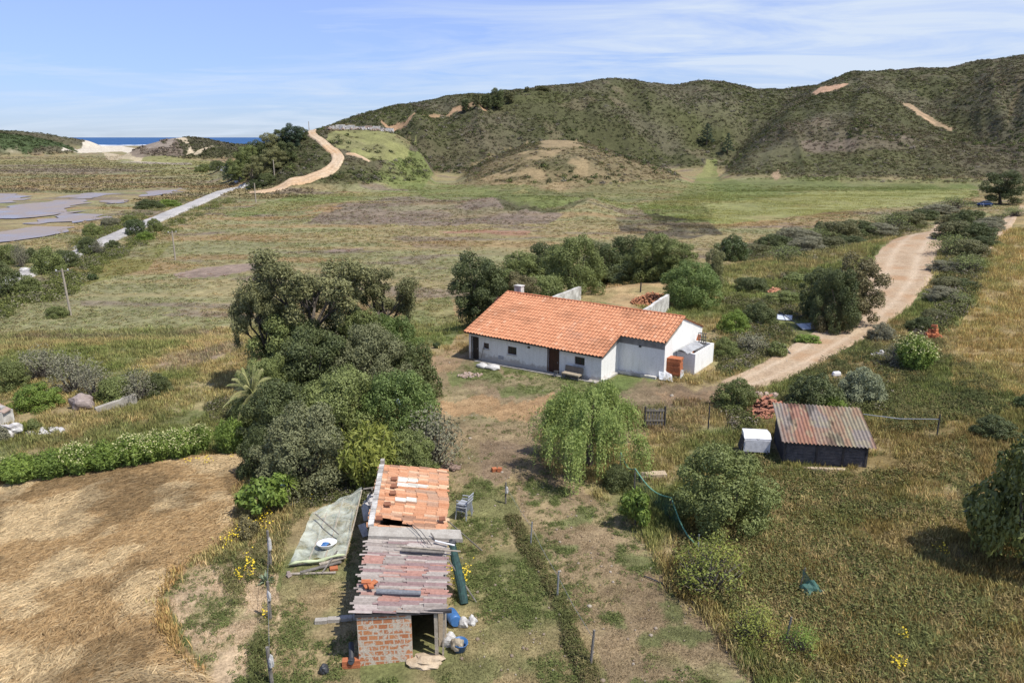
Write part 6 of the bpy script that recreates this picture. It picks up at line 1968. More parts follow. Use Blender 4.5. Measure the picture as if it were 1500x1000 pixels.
for i in range(3):
    (p0, h0), (p1, h1) = npz[i], npz[i + 1]
    t0 = Vector(p0) + Vector((0, 0, h0)); t1 = Vector(p1) + Vector((0, 0, h1 * (1 if i < 2 else .4)))
    pts = [t0.lerp(t1, t) - Vector((0, 0, .35 * math.sin(t * math.pi))) for t in np.linspace(0, 1, 9)]
    rp.tube(pts, .026, 6)
    V = [tuple(q) for q in pts] + [(q.x, q.y, gz(q.x, q.y) + .05) for q in pts]
    mb = MB(); mb.add(V, [(k, k + 1, 10 + k, 9 + k) for k in range(8)]); o = mb.build('net_panel', M_NET, nt0); under(o)
o = rp.build('edge_rope', mat_plain('green_rope', (.16, .36, .25), .7), nt0); under(o)
post(1037, 632, 594, .04, M_WOOD_DARK, 'dark fence post between the wooden gate and the white chest')
post(1372, 640, 606, .04, M_WOOD_DARK, 'dark fence post alone on the slope right of the boarded shed')
p0, p1 = G(1262, 628), G(1372, 640); mb = MB(); mb.tube([p0 + Vector((0, 0, .85)), p0.lerp(p1, .5) + Vector((0, 0, .8)), p1 + Vector((0, 0, 1.0))], .025, 6)
tag(mb.build('fence_rail', M_METAL), 'pale thin rail from the boarded shed to the lone post', 'rail')
post(1149, 948, 902, .04, M_WOOD_GREY, 'leaning grey stake at the edge of the overgrown garden', None, (.12, 0))
q = G(1190, 872); n = 26
nb2 = empty('net_bundle', q, 'bundle of dark green netting dumped in the tall dry weeds', 'net')
blobby('net', (0, 0, .1), .42, .34, .34, sheer('bundled_net', (.07, .17, .14), .3, .7), 17, nb2, 12, .9)
mb = MB(); mb.tube([(-.35, .3, .1), (-.25, .25, .95)], .022, 6); mb.build('stick', M_WOOD_GREY, nb2)
n = 14; gx, gy_ = np.meshgrid(np.linspace(0, 1, n), np.linspace(0, 1, n)); idn = np.arange(n * n).reshape(n, n); ff = np.stack([idn[:-1, :-1], idn[:-1, 1:], idn[1:, 1:], idn[1:, :-1]], -1).reshape(-1, 4)
wx = -.25 + .45 * gx - .1 * gy_; wy = .25 - .45 * gx; wz = .1 + .8 * gy_ * (1 - .75 * gx)
link('drape', np_mesh('drape', np.stack([wx, wy, wz + .06 * fbm(gx * 5, gy_ * 5, 3, 2)], -1).reshape(-1, 3), ff, bpy.data.materials['bundled_net'], True), None, nb2)
# pipes and hoses
for (pts, rad, mt, lab, nm) in [
    ([(944, 845), (975, 858), (1010, 880), (1040, 905), (1060, 925)], .022, M_DARKPLASTIC, 'dark hose lying on the bare plot towards the straggly bush', 'hose'),
    ([(985, 830), (1010, 850), (1030, 880), (1045, 905)], .018, M_METAL, 'grey pipe lying along the edge of the overgrown garden', 'pipe')]:
    mb = MB(); mb.tube([G(u, v) + Vector((0, 0, .06)) for u, v in pts], rad, 6); tag(mb.build(nm, mt), lab, nm)

# ================================================================== left side: ruin, boulder, broken wall
rq = G(6, 622)
ru = empty('white_ruin', rq, 'white ruined hut with a tiled lean-to edge at the left picture edge', 'ruin')
mb = MB(); mb.box((-1.2, .6, .4), (2.6, .3, 1.3), -.35); mb.box((-.05, -.2, .3), (.3, 1.5, 1.0), -.35); o = mb.build('wall', M_LIME_OLD, ru)
mb = MB(); mb.add([(-2.6, .9, 1.25), (.25, -.2, .75), (.4, .25, .85), (-2.4, 1.5, 1.4), (-2.6, .9, 1.31), (.25, -.2, .81), (.4, .25, .91), (-2.4, 1.5, 1.46)], [(0, 1, 2, 3), (4, 5, 6, 7), (0, 1, 5, 4), (1, 2, 6, 5), (2, 3, 7, 6), (3, 0, 4, 7)])
mb.build('roof', mat_worn('faded_tiles', (.44, .33, .27), (.30, .22, .18), 4), ru)
q = G(18, 638); tag(blobby('white_boulder', (q.x, q.y, q.z + .3), .55, .45, .5, M_WHITEROCK, 12, None, 14, .9), 'craggy white rubble lump beside the white ruin', 'rubble')
q = G(122, 598); tag(blobby('pink_boulder', (q.x, q.y, q.z + .3), .72, .5, .62, M_ROCK, 7, None, 14, .6), 'pinkish grey boulder among the bare scrub', 'boulder')
a, b = G(140, 603), G(200, 590); slab_wall('broken_wall', (a.x, a.y), (b.x, b.y), .25, .6, .35, M_CEMENT_L, 'broken grey wall running right from the pink boulder', 'wall')
pile('stone_heap', 60, 632, 1.3, .5, .15, 26, .2, M_WHITEROCK, 'scattered white stones right of the white ruin', 'stones', 41)
for k, (u, v, s, lab) in enumerate([(36, 397, .55, 'white rock among the roadside bushes, nearest the left edge'), (52, 395, .5, 'white rock among the roadside bushes, right of another'), (112, 364, .55, 'white rock at the road edge by the dark round bush')]):
    q = G(u, v); tag(blobby('white_rock', (q.x, q.y, q.z + .1), s * 1.3, s * .9, s * .7, M_LIME_OLD, 50 + k, None, 12, .8), lab, 'rock')

# utility poles
for k, (u, vb, vt, rad, lab) in enumerate([(104, 462, 393, .13, 'weathered utility pole on the near plain with a crossarm'), (257, 381, 338, .14, 'utility pole standing alone in the middle of the plain'),
                                           (375, 297, 268, .2, 'utility pole beside the foot of the hill track'), (402, 257, 234, .22, 'utility pole on the spur among the trees'), (418, 232, 212, .22, 'utility pole higher on the spur'), (453, 193, 178, .2, 'thin pole on top of the spur')]):
    p = G(u, vb); d = math.hypot(p.x, p.y); rr_ = ray(u - (3 if k == 0 else 0), vt); h = CAMH + rr_[2] / math.hypot(rr_[0], rr_[1]) * d - p.z
    t = empty('utility_pole', p, lab, 'pole', 0, 'utility poles across the plain')
    mb = MB(); mb.tube([(0, 0, -.3), (-.2 if k == 0 else 0, 0, h)], [rad, rad * .7], 8); mb.build('shaft', M_WOOD_PALE, t)
    if k < 2:
        mb = MB(); mb.box((-.2 if k == 0 else 0, 0, h - .25), (1.3, .1, .1), .4); mb.build('crossarm', M_WOOD_GREY, t)
        for s in (-.55, 0, .55):
            mb = MB(); mb.lathe(((-.2 if k == 0 else 0) + s * math.cos(.4), s * math.sin(.4), h - .12), [(.05, -.06), (.06, .0), (.03, .08)], 8); mb.build('insulator', M_WHITE, t)

# rubble of ruined buildings on the spur
rnd = random.Random(9)
for k, (u, v, w_, lab) in enumerate([(492, 190, 8, 'grey ruined hut on the spur crest nearest the hill track'), (508, 189, 9, 'ruined white hut second along the spur crest'), (524, 190, 7, 'ruined hut in the middle of the spur crest row'),
                                     (540, 190, 9, 'ruined hut with brown walls towards the hillside'), (555, 191, 7, 'small broken hut near the end of the spur crest row'), (567, 193, 6, 'last broken hut of the spur crest row')]):
    p = G(u, v); t = empty('ruined_hut', p, lab, 'ruin', rnd.uniform(-.3, .3), 'ruined huts on the spur')
    mb = MB()
    for i in range(5):
        mb.box((rnd.uniform(-w_ / 2, w_ / 2) * .7, rnd.uniform(-1.5, 1.5), rnd.uniform(.4, 1.0)), (rnd.uniform(1, w_ * .5), .5, rnd.uniform(1.0, 2.4)), rnd.uniform(-.3, .3))
    mb.build('wall', (M_LIME_OLD, M_RUBBLE)[k in (3,)], t)
    mb = MB()
    for i in range(22):
        mb.box((rnd.uniform(-w_ / 2, w_ / 2), rnd.uniform(-2.5, 1.5), rnd.uniform(0, .5)), (rnd.uniform(.4, 1.1), .7, rnd.uniform(.4, .9)), rnd.uniform(0, 3), rnd.gauss(0, .3))
    mb.build('fallen_stones', M_WHITEROCK if k % 2 else M_RUBBLE, t)
pile('stone_heap', 366, 274, 7, 4, 1.4, 50, 1.1, M_LIME_OLD, 'heap of white rocks where the road meets the hill track', 'rocks', 55)

# blue car parked at the top of the track
cq = G(1442, 303); cz = cq.z; cq.z += .12
for (u_, v_, r_) in ((1184, 483, 1.3), (1150, 470, 1.1), (1132, 430, 1.1), (1366, 494, .7), (1442, 306, 3.5), (1225, 552, .6), (1184, 490, 1.0)):
    SOLID.append((*G(u_, v_).xy, r_, r_, 0))
car = empty('parked_car', cq, 'dark blue hatchback parked by the dark tree at the top of the track', 'car', .25)
def loft(mb, secs):
    n = len(secs[0]); 
    vs = [p for s in secs for p in s]
    mb.add(vs, [(i * n + k, i * n + (k + 1) % n, (i + 1) * n + (k + 1) % n, (i + 1) * n + k) for i in range(len(secs) - 1) for k in range(n)] + [tuple(range(n))[::-1], tuple(range((len(secs) - 1) * n, len(secs) * n))])
def sec(x, w_, z0, z1, r=.12):
    return [(x, -w_, z0), (x, w_, z0), (x, w_ + .03, (z0 + z1) / 2), (x, w_ - r * .3, z1 - r * .3), (x, w_ - r, z1), (x, -w_ + r, z1), (x, -w_ + r * .3, z1 - r * .3), (x, -w_ - .03, (z0 + z1) / 2)]
mb = MB(); loft(mb, [sec(-2.0, .68, .42, .70), sec(-1.9, .80, .28, .86), sec(-1.2, .85, .26, .94), sec(.9, .85, .26, .98), sec(1.75, .83, .28, .95), sec(2.0, .74, .40, .85)])
M_CARBLUE = mat_plain('dark_blue_car_paint', (.012, .035, .11), .25, .2, .08)
mb.build('body', M_CARBLUE, car, True)
mb = MB(); loft(mb, [sec(-1.05, .76, .92, .97, .05), sec(-.35, .66, .92, 1.42, .12), sec(.9, .66, .92, 1.46, .12), sec(1.7, .70, .92, 1.05, .06)]); cab = mb.build('cabin', M_GLASS, car, True)
mb = MB(); loft(mb, [sec(-.38, .58, 1.40, 1.455, .06), sec(.3, .60, 1.42, 1.50, .06), sec(1.0, .58, 1.41, 1.48, .06)]); mb.build('roof_panel', mat_plain('pale_blue_roof', (.06, .12, .25), .15, .4, .05), cab, True)
for (sx, sy) in ((-1.25, -.78), (-1.25, .78), (1.25, -.78), (1.25, .78)):
    mb = MB(); mb.lathe((sx, sy, .31), [(.22, -.1), (.31, -.09), (.31, .09), (.22, .1)], 16, math.pi / 2); w_ = mb.build('wheel', M_DARKPLASTIC, car)
    mb = MB(); mb.lathe((sx, sy + (.1 if sy > 0 else -.1), .31), [(.2, -.015), (.16, .015)], 12, math.pi / 2); mb.build('hubcap', M_METAL, w_)
for sy in (-.58, .58):
    mb = MB(); mb.box((-1.96, sy, .66), (.1, .28, .14)); mb.build('headlight', M_WHITE, car)
    mb = MB(); mb.box((1.97, sy, .74), (.08, .22, .2)); mb.build('tail_light', mat_plain('red_lens', (.35, .02, .02), .3), car)
# ------------------------------------------------------------------ the thicket left of the farmhouse
TG = 'plants of the thicket beside the farmhouse'
plant('gum', 455, 560, 352, 200, 'gum', 'eucalyptus_tree', 'tallest eucalyptus rising at the back of the thicket, bare forked limbs showing', 'tree', TG, 0, rz=.4)
plant('gum', 563, 530, 374, 115, 'gum', 'eucalyptus_tree', 'loose round-headed eucalyptus at the back of the thicket towards the farmhouse', 'tree', TG, 0, rz=2.0)
plant('gum', 392, 570, 385, 105, 'gum', 'eucalyptus_tree', 'dark drooping eucalyptus on the marsh side of the thicket', 'tree', TG, 0, rz=1.1)
plant('tree', 510, 545, 438, 80, 'dark', 'evergreen_tree', 'small round dark tree under the eucalyptus limbs in the thicket', 'tree', TG, 0)
plant('grove', 445, 570, 456, 95, 'dark', 'evergreen_tree', 'dark bushy tree filling the gap below the tallest eucalyptus', 'tree', TG, 0)
plant('grove', 535, 560, 448, 86, 'olive', 'evergreen_tree', 'olive bushy tree filling the gap below the round-headed eucalyptus', 'tree', TG, 0)
plant('tree', 420, 575, 455, 105, 'olive', 'evergreen_tree', 'olive-green tree below the drooping eucalyptus in the thicket', 'tree', TG, 0)
plant('twiggy', 585, 560, 495, 80, 'olive', 'dry_bush', 'olive half-bare bush at the yard corner of the thicket', 'bush', TG, 0)
plant('twiggy', 505, 560, 485, 90, 'grey', 'dry_bush', 'bare grey branches in front of the small round dark tree of the thicket', 'bush', TG, 0)
plant('grove', 580, 545, 455, 82, 'leafgreen', 'mastic_bush', 'grey-green mastic bush at the back corner of the thicket', 'bush', TG, 0)
plant('grove', 545, 590, 468, 112, 'sage2', 'mastic_bush', 'wide mastic bush in the middle of the thicket facing the house yard', 'bush', TG, 0)
plant('tree', 470, 600, 480, 120, 'dark', 'evergreen_tree', 'dense dark tree at the heart of the thicket', 'tree', TG, 0)
plant('grove', 395, 615, 515, 90, 'olive', 'mastic_bush', 'mastic bush in the thicket just above the palm', 'bush', TG, 0)
plant('mound', 605, 580, 490, 80, 'dark', 'mastic_bush', 'dark mastic bush on the yard edge of the thicket', 'bush', TG, 0)
plant('twiggy', 455, 555, 470, 110, 'grey', 'dry_bush', 'half-dead grey bush among the green crowns of the thicket', 'bush', TG, 0)
plant('grove', 500, 655, 535, 138, 'olive', 'mastic_bush', 'broad olive-green mastic dome in the centre of the thicket', 'bush', TG, 0)
plant('grove', 590, 655, 535, 116, 'leafgreen', 'mastic_bush', 'broad mastic dome bulging from the thicket towards the yard track', 'bush', TG, 0)
plant('grove', 415, 665, 552, 112, 'dark', 'mastic_bush', 'dark mastic dome beside the palm at the thicket edge', 'bush', TG, 0)
plant('grove', 450, 712, 590, 142, 'sage2', 'mastic_bush', 'large mastic dome at the front of the thicket above the citrus tree', 'bush', TG, 0)
plant('spiky', 545, 716, 612, 115, 'lime', 'laurel_bush', 'yellow-green upright bush right behind the tiled end of the brick shed', 'bush', TG, .1)
plant('twiggy', 632, 690, 600, 95, 'grey', 'dry_bush', 'pale grey twiggy bush where the thicket meets the yard', 'bush', TG, .1)
plant('grove', 600, 712, 630, 82, 'olive', 'mastic_bush', 'low mastic bush behind the shed ridge at the thicket foot', 'bush', TG, .1)
plant('mound', 378, 700, 620, 60, 'dark', 'mastic_bush', 'small dark mastic bush at the corner of the golden field', 'bush', TG, .1)
plant('palm', 375, 640, 525, 85, 'palmleaf', 'palm_tree', 'palm with pale arching fronds on the left edge of the thicket', 'palm', None, .1)
plant('mound', 365, 640, 570, 60, 'olive', 'mastic_bush', 'grey-green bush under the palm fronds', 'bush', TG, .1)
plant('bigleaf', 385, 765, 688, 82, 'bright', 'citrus_tree', 'citrus tree with big glossy leaves at the field corner', 'tree', None, .2)
plant('yucca', 424, 740, 684, 42, 'bright', 'yucca', 'yucca with a rosette of sword leaves beside the citrus tree', 'plant', None, .1)
plant('shrub', 362, 790, 755, 45, 'brownish', 'dry_bush', 'brown withered bush under the citrus tree', 'bush', None, .2)
plant('rosette', 830 - 440, 0 + 855, 828, 30, 'thistle', 'thistle', 'grey-green thistle rosette among the yellow flowers', 'plant', None, .1)
plant('spiky', 340, 668, 610, 56, 'bright', 'evergreen_bush', 'single bright green bush between the flowering hedge and the thicket', 'bush', None, .25)

# ------------------------------------------------------------------ flowering hedge along the golden field
HG = 'oleander hedge along the golden field'
for u, vb, vt, wd, fl, lab in [
    (-20, 715, 668, 70, 1, 'cream-flowered hedge bush cut by the left edge of the picture'),
    (35, 712, 662, 66, 0, 'green flowerless hedge bush next to the cut-off flowering one'),
    (80, 706, 655, 60, 0, 'green hedge bush at the low left part of the hedge'),
    (118, 700, 645, 60, 1, 'cream-flowered hedge bush between two green stretches of hedge'),
    (160, 694, 642, 60, 0, 'dark green hedge bush left of the long flowering stretch'),
    (196, 688, 634, 60, 1, 'cream-flowered hedge bush starting the long flowering stretch'),
    (232, 682, 630, 58, 1, 'cream-flowered hedge bush in the middle of the flowering stretch'),
    (264, 676, 624, 56, 1, 'tall cream-flowered hedge bush near the hedge end'),
    (290, 668, 620, 46, 1, 'last cream-flowered bush at the thicket end of the hedge')]:
    plant('spiky', u, vb, vt, wd * 1.15, 'bright', 'oleander', lab, 'hedge', HG, .3, flowers=M_FLOWER_CREAM if fl else None)

# ------------------------------------------------------------------ scrub on the left, edge of the plain
plant('mound', 57, 602, 558, 76, 'bright', 'evergreen_bush', 'round bright green bush by the broken wall', 'bush', None, .3)
SG = 'grey scrub at the edge of the plain'
for u, vb, vt, wd, lf, lab in [
    (15, 575, 520, 60, 'olive', 'olive scrub bush cut by the left edge above the bright round bush'),
    (62, 560, 508, 75, 'grey', 'wide grey-green scrub bush behind the bright round bush'),
    (110, 580, 515, 70, 'grey', 'bare grey scrub bush between the round bush and the boulder'),
    (142, 590, 530, 60, 'grey', 'bare scrub bush standing behind the pink boulder'),
    (172, 592, 545, 60, 'olive', 'green-tinged scrub bush behind the broken wall'),
    (204, 590, 540, 56, 'grey', 'grey scrub bush at the right end of the broken wall'),
    (230, 580, 545, 44, 'dark', 'small dark bush where the scrub meets the meadow')]:
    plant('twiggy' if lf == 'grey' else 'mound', u, vb, vt, wd, lf, 'scrub_bush', lab, 'bush', SG, .3)
plant('shrub', 34, 636, 612, 16, 'lime', 'evergreen_bush', 'tiny yellow-green bush against the white ruin', 'bush', None, .2)
plant('shrub', 52, 632, 612, 30, 'olive', 'scrub_bush', 'low bush just right of the white ruin', 'bush', None, .2)
plant('shrub', 6, 648, 620, 26, 'grey', 'scrub_bush', 'pale grey-green bush in front of the white ruin', 'bush', None, .2)

RG_ = 'bushes along the pale road'
for k, (kind, u, vb, vt, wd, lf, lab) in enumerate([
    ('mound', 10, 434, 380, 56, 'dark', 'big dark bush cut by the left picture edge below the road'),
    ('mound', 44, 434, 400, 40, 'olive', 'olive bush tucked against the big dark one below the road'),
    ('mound', 14, 388, 352, 46, 'olive', 'round olive bush near the pools, left picture edge'),
    ('twiggy', 32, 392, 354, 26, 'grey', 'bare grey bush between the pools and the road end'),
    ('mound', 46, 385, 362, 28, 'dark', 'dark bush just right of the bare grey one'),
    ('mound', 72, 402, 358, 50, 'olive', 'largest olive bush of the roadside clump'),
    ('mound', 97, 392, 362, 42, 'dark', 'dark bush right of the largest roadside bush'),
    ('mound', 132, 373, 343, 36, 'dark', 'dark round bush hiding the lower end of the pale road'),
    ('twiggy', 147, 374, 350, 20, 'grey', 'dead grey bush beside the dark one on the road'),
    ('mound', 166, 366, 350, 26, 'dark', 'small dark bush on the near verge of the road'),
    ('mound', 200, 345, 316, 34, 'deep', 'tall dark bush standing over the middle of the road'),
    ('mound', 227, 340, 317, 24, 'olive', 'olive bush on the field side of the road'),
    ('mound', 213, 352, 338, 28, 'bright', 'low bright bush under the tall roadside bush'),
    ('mound', 136, 345, 325, 30, 'olive', 'faded olive bush on the pool side of the road'),
    ('mound', 162, 333, 316, 30, 'grey', 'grey-green bush on the pool side verge'),
    ('mound', 190, 325, 313, 26, 'olive', 'low bush on the pool side of the middle road'),
    ('mound', 218, 306, 291, 44, 'dark', 'wide dark bush on the bank left of the road'),
    ('mound', 246, 303, 291, 40, 'bright', 'green bush on the bank right above the road bend'),
    ('shrub', 135, 411, 400, 18, 'deep', 'single small dark bush on the open plain'),
    ('mound', 84, 466, 446, 34, 'olive', 'flat olive bush at the foot of the utility pole'),
    ('shrub', 66, 396, 386, 22, 'bright', 'low green bush below the roadside clump')]):
    plant(kind, u, vb, vt, wd, lf, 'roadside_bush', lab, 'bush', RG_, .3)

# ------------------------------------------------------------------ trees behind the farmhouse
BG = 'row of trees behind the farmhouse'
for kind, u, vb, vt, wd, lf, lab in [
    ('tree', 700, 482, 373, 92, 'dark', 'dark leafy tree at the left end of the row behind the house'),
    ('tree', 728, 470, 390, 80, 'olive', 'grey-olive tree beside the dark end tree behind the house'),
    ('tree', 762, 445, 372, 78, 'olive', 'tree rising over the left end of the tiled ridge'),
    ('tree', 798, 436, 352, 80, 'dark', 'dark tree right of the chimney behind the ridge'),
    ('grove', 838, 432, 340, 92, 'olive', 'tallest feathery tree of the row behind the house'),
    ('tree', 880, 418, 350, 62, 'dark', 'dark tree with reddish twigs in the middle of the row'),
    ('tree', 918, 412, 347, 70, 'dark', 'dark tree behind the walled yard'),
    ('grove', 952, 412, 338, 76, 'olive', 'feathery tree over the far wall of the yard'),
    ('tree', 990, 412, 352, 62, 'olive', 'olive tree at the right part of the row'),
    ('mound', 800, 448, 395, 70, 'olive', 'grey-green bush between ridge and walled yard'),
    ('mound', 880, 413, 380, 50, 'dark', 'dark bush at the back of the walled yard'),
    ('mound', 935, 414, 375, 90, 'dark', 'wide dark bush closing the walled yard'),
    ('grove', 718, 476, 392, 70, 'dark', 'dark bushy tree filling the left end of the row to the ground'),
    ('grove', 778, 440, 372, 84, 'dark', 'dark bushy tree close behind the chimney'),
    ('grove', 900, 408, 362, 80, 'leafgreen', 'green bushy tree filling the middle of the row'),
    ('mound', 978, 408, 372, 70, 'dark', 'dark bush filling the right part of the row'),
    ('tree', 760, 470, 400, 70, 'brownish', 'brownish tree just behind the tiled ridge near the chimney')]:
    plant(kind, u, vb, vt, wd, lf, 'garden_tree', lab, 'tree', BG, .1)
plant('grove', 1010, 450, 380, 84, 'leafgreen', 'green_tree', 'rounded green bushy tree beside the end wall of the yard', 'tree', None, .2)
plant('tree', 1044, 425, 366, 36, 'gum', 'slender_tree', 'slender grey tree right of the rounded green one', 'tree', None, .1)
plant('mound', 1070, 382, 342, 56, 'deep', 'evergreen_bush', 'deep green bush at the valley edge right of the tree row', 'bush', None, .2)
plant('mound', 735, 492, 430, 46, 'red', 'red_leaved_bush', 'purple-red bush against the left gable of the house', 'bush', None, .1)
plant('shrub', 622 + 18, 510, 0 + 500, 14, 'deep', 'weed_clump', 'small dark weed clump left of the house', 'plant', None, .1)

# ------------------------------------------------------------------ single trees and bushes of the yard
plant('weeping', 862, 700, 564, 186, 'weep', 'pepper_tree', 'weeping pepper tree with hanging light green strands in front of the house', 'tree', None, .22, rz=.6)
plant('grove', 1052, 792, 652, 150, 'olive', 'olive_bush', 'big rounded olive bush in the middle of the right-hand garden', 'bush', None, .33)
plant('bigleaf', 930, 778, 705, 56, 'bright', 'fig_tree', 'small fig tree with broad leaves by the green net', 'tree', None, .25)
plant('mound', 905, 718, 676, 50, 'dark', 'evergreen_bush', 'dark bush under the weeping tree by the net post', 'bush', None, .2)
plant('twiggy', 1040, 875, 792, 110, 'lime', 'straggly_bush', 'straggly yellow-green bush at the end of the green net', 'bush', None, .2)
plant('twiggy', 1100, 945, 885, 76, 'lime', 'straggly_bush', 'thin yellow-green bush at the edge of the bare plot', 'bush', None, .2)
plant('twiggy', 1170, 965, 915, 60, 'bright', 'straggly_bush', 'wispy green bush by the leaning grey stake', 'bush', None, .2)
plant('broad', 1502, 850, 596, 150, 'loquat', 'loquat_tree', 'big dark tree cut by the right picture edge', 'tree', None, .2)
plant('bigleaf', 1442, 818, 668, 92, 'loquat', 'loquat_tree', 'yellowish broad-leaved branchy tree in front of the big dark right-edge tree', 'tree', None, .2)
plant('mound', 1455, 642, 606, 64, 'dark', 'evergreen_bush', 'dark bush above the right-edge tree', 'bush', None, .25)
plant('mound', 1498, 600, 575, 30, 'deep', 'evergreen_bush', 'small deep green bush cut by the right picture edge', 'bush', None, .25)
plant('spiky', 1337, 546, 487, 66, 'bright', 'carob_bush', 'yellow-green flowering bush beside the brick heap on the slope', 'bush', None, .25, flowers=M_FLOWER_CREAM)
plant('twiggy', 1310, 540, 500, 40, 'grey', 'dry_bush', 'grey dead bush left of the yellow-green flowering bush', 'bush', None, .2)
plant('mound', 1076, 604, 552, 70, 'olive', 'mastic_bush', 'grey-green bush at the end of the dirt track beside the tile heap', 'bush', None, .25)
plant('mound', 1192, 606, 545, 92, 'dark', 'mastic_bush', 'dark bush directly behind the corrugated shed', 'bush', None, .25)
plant('mound', 1215, 610, 575, 50, 'bright', 'mastic_bush', 'light green low bush behind the right half of the corrugated shed', 'bush', None, .2)
plant('mound', 1262, 592, 532, 72, 'sage', 'mastic_bush', 'silvery bush on the slope right of the corrugated shed', 'bush', None, .25)
plant('tree', 1250, 480, 368, 84, 'brownish', 'pear_tree', 'dark spreading tree beside the bend of the dirt track', 'tree', None, .15)
plant('grove', 1222, 486, 388, 72, 'dark', 'evergreen_tree', 'dark bushy tree against the left side of the spreading tree by the track', 'tree', None, .15)
plant('tree', 1196, 470, 390, 62, 'dark', 'evergreen_tree', 'lower dark tree touching the spreading tree by the track', 'tree', None, .15)
plant('mound', 1212, 486, 430, 50, 'brownish', 'evergreen_bush', 'brownish bush under the spreading tree at the track edge', 'bush', None, .2)
for kind, u, vb, vt, wd, lf, lab in [
    ('mound', 1075, 490, 452, 50, 'bright', 'bright green bush right behind the white gable'),
    ('mound', 1110, 478, 440, 56, 'dark', 'dark bush between gable and window frames'),
    ('twiggy', 1100, 518, 488, 52, 'grey', 'grey dead shrub above the track end'),
    ('shrub', 1140, 525, 498, 36, 'olive', 'low olive shrub next to the grey dead shrub'),
    ('mound', 1062, 525, 492, 40, 'olive', 'olive bush right of the pig pen'),
    ('mound', 1150, 445, 425, 60, 'olive', 'olive bush just below the roof tiles lying in the scrub'),
    ('mound', 1100, 428, 402, 54, 'dark', 'dark low bush left of the tiles lying in the scrub'),
    ('shrub', 1180, 505, 488, 50, 'bright', 'low green shrub below the discarded window frames'),
    ('shrub', 1165, 415, 398, 50, 'olive', 'low shrub above the tiles lying in the scrub'),
    ('mound', 1290, 500, 470, 0 + 40, 'grey', 'grey bush at the near verge of the track bend')]:
    plant(kind, u, vb, vt, wd, lf, 'scrub_bush', lab, 'bush', 'scrub between house and track', .3)

# scrub rows on both sides of the rising track
g1_ = 'low scrub bushes along the far side of the rising dirt track'
for k, (u, vb, s) in enumerate([(1100, 372, 44), (1135, 366, 44), (1165, 358, 50), (1195, 352, 46), (1225, 350, 50), (1255, 345, 48), (1282, 345, 44), (1305, 340, 44), (1328, 330, 42), (1350, 322, 38), (1376, 314, 40), (1398, 308, 36),
                                (1210, 366, 46), (1245, 360, 40), (1180, 372, 44), (1150, 380, 40)]):
    plant(('mound', 'twiggy', 'grove', 'mound')[(k * 7) % 4], u, vb, vb - s * (.38 + .3 * ((k * 37) % 10) / 10), s * 1.35, ('scrub', 'dark', 'grey', 'olive')[(k * 5) % 4], 'scrub_bush', 'low dark scrub bush in the row on the far side of the rising dirt track', 'bush', g1_, .3)
g2_ = 'scrub bushes between the two dirt tracks'
for k, (u, vb, s) in enumerate([(1400, 330, 44), (1418, 330, 40), (1450, 334, 30), (1486, 318, 34), (1395, 352, 48), (1425, 352, 50), (1445, 340, 36), (1392, 376, 46), (1418, 378, 50), (1440, 362, 36), (1388, 400, 44), (1412, 402, 46), (1385, 425, 40),
                                (1405, 424, 40), (1378, 446, 40), (1400, 448, 36), (1372, 470, 38), (1350, 486, 34)]):
    plant(('mound', 'twiggy', 'grove', 'mound')[(k * 7) % 4], u, vb, vb - s * (.42 + .36 * ((k * 37) % 10) / 10), s * 1.3, ('scrub', 'dark', 'grey', 'olive')[(k * 5) % 4], 'scrub_bush', 'dark scrub bush in the dense belt between the two dirt tracks', 'bush', g2_, .3)
plant('tree', 1466, 300, 248, 68, 'dark', 'evergreen_tree', 'dark tree standing beside the parked blue car', 'tree', None, .1)
plant('mound', 1200, 340, 322, 18, 'deep', 'evergreen_bush', 'tiny dark bush in the green valley meadow near the track', 'bush', None, .2)
plant('mound', 1238, 338, 322, 22, 'bright', 'evergreen_bush', 'small green bush next to the tiny dark one in the meadow', 'bush', None, .2)

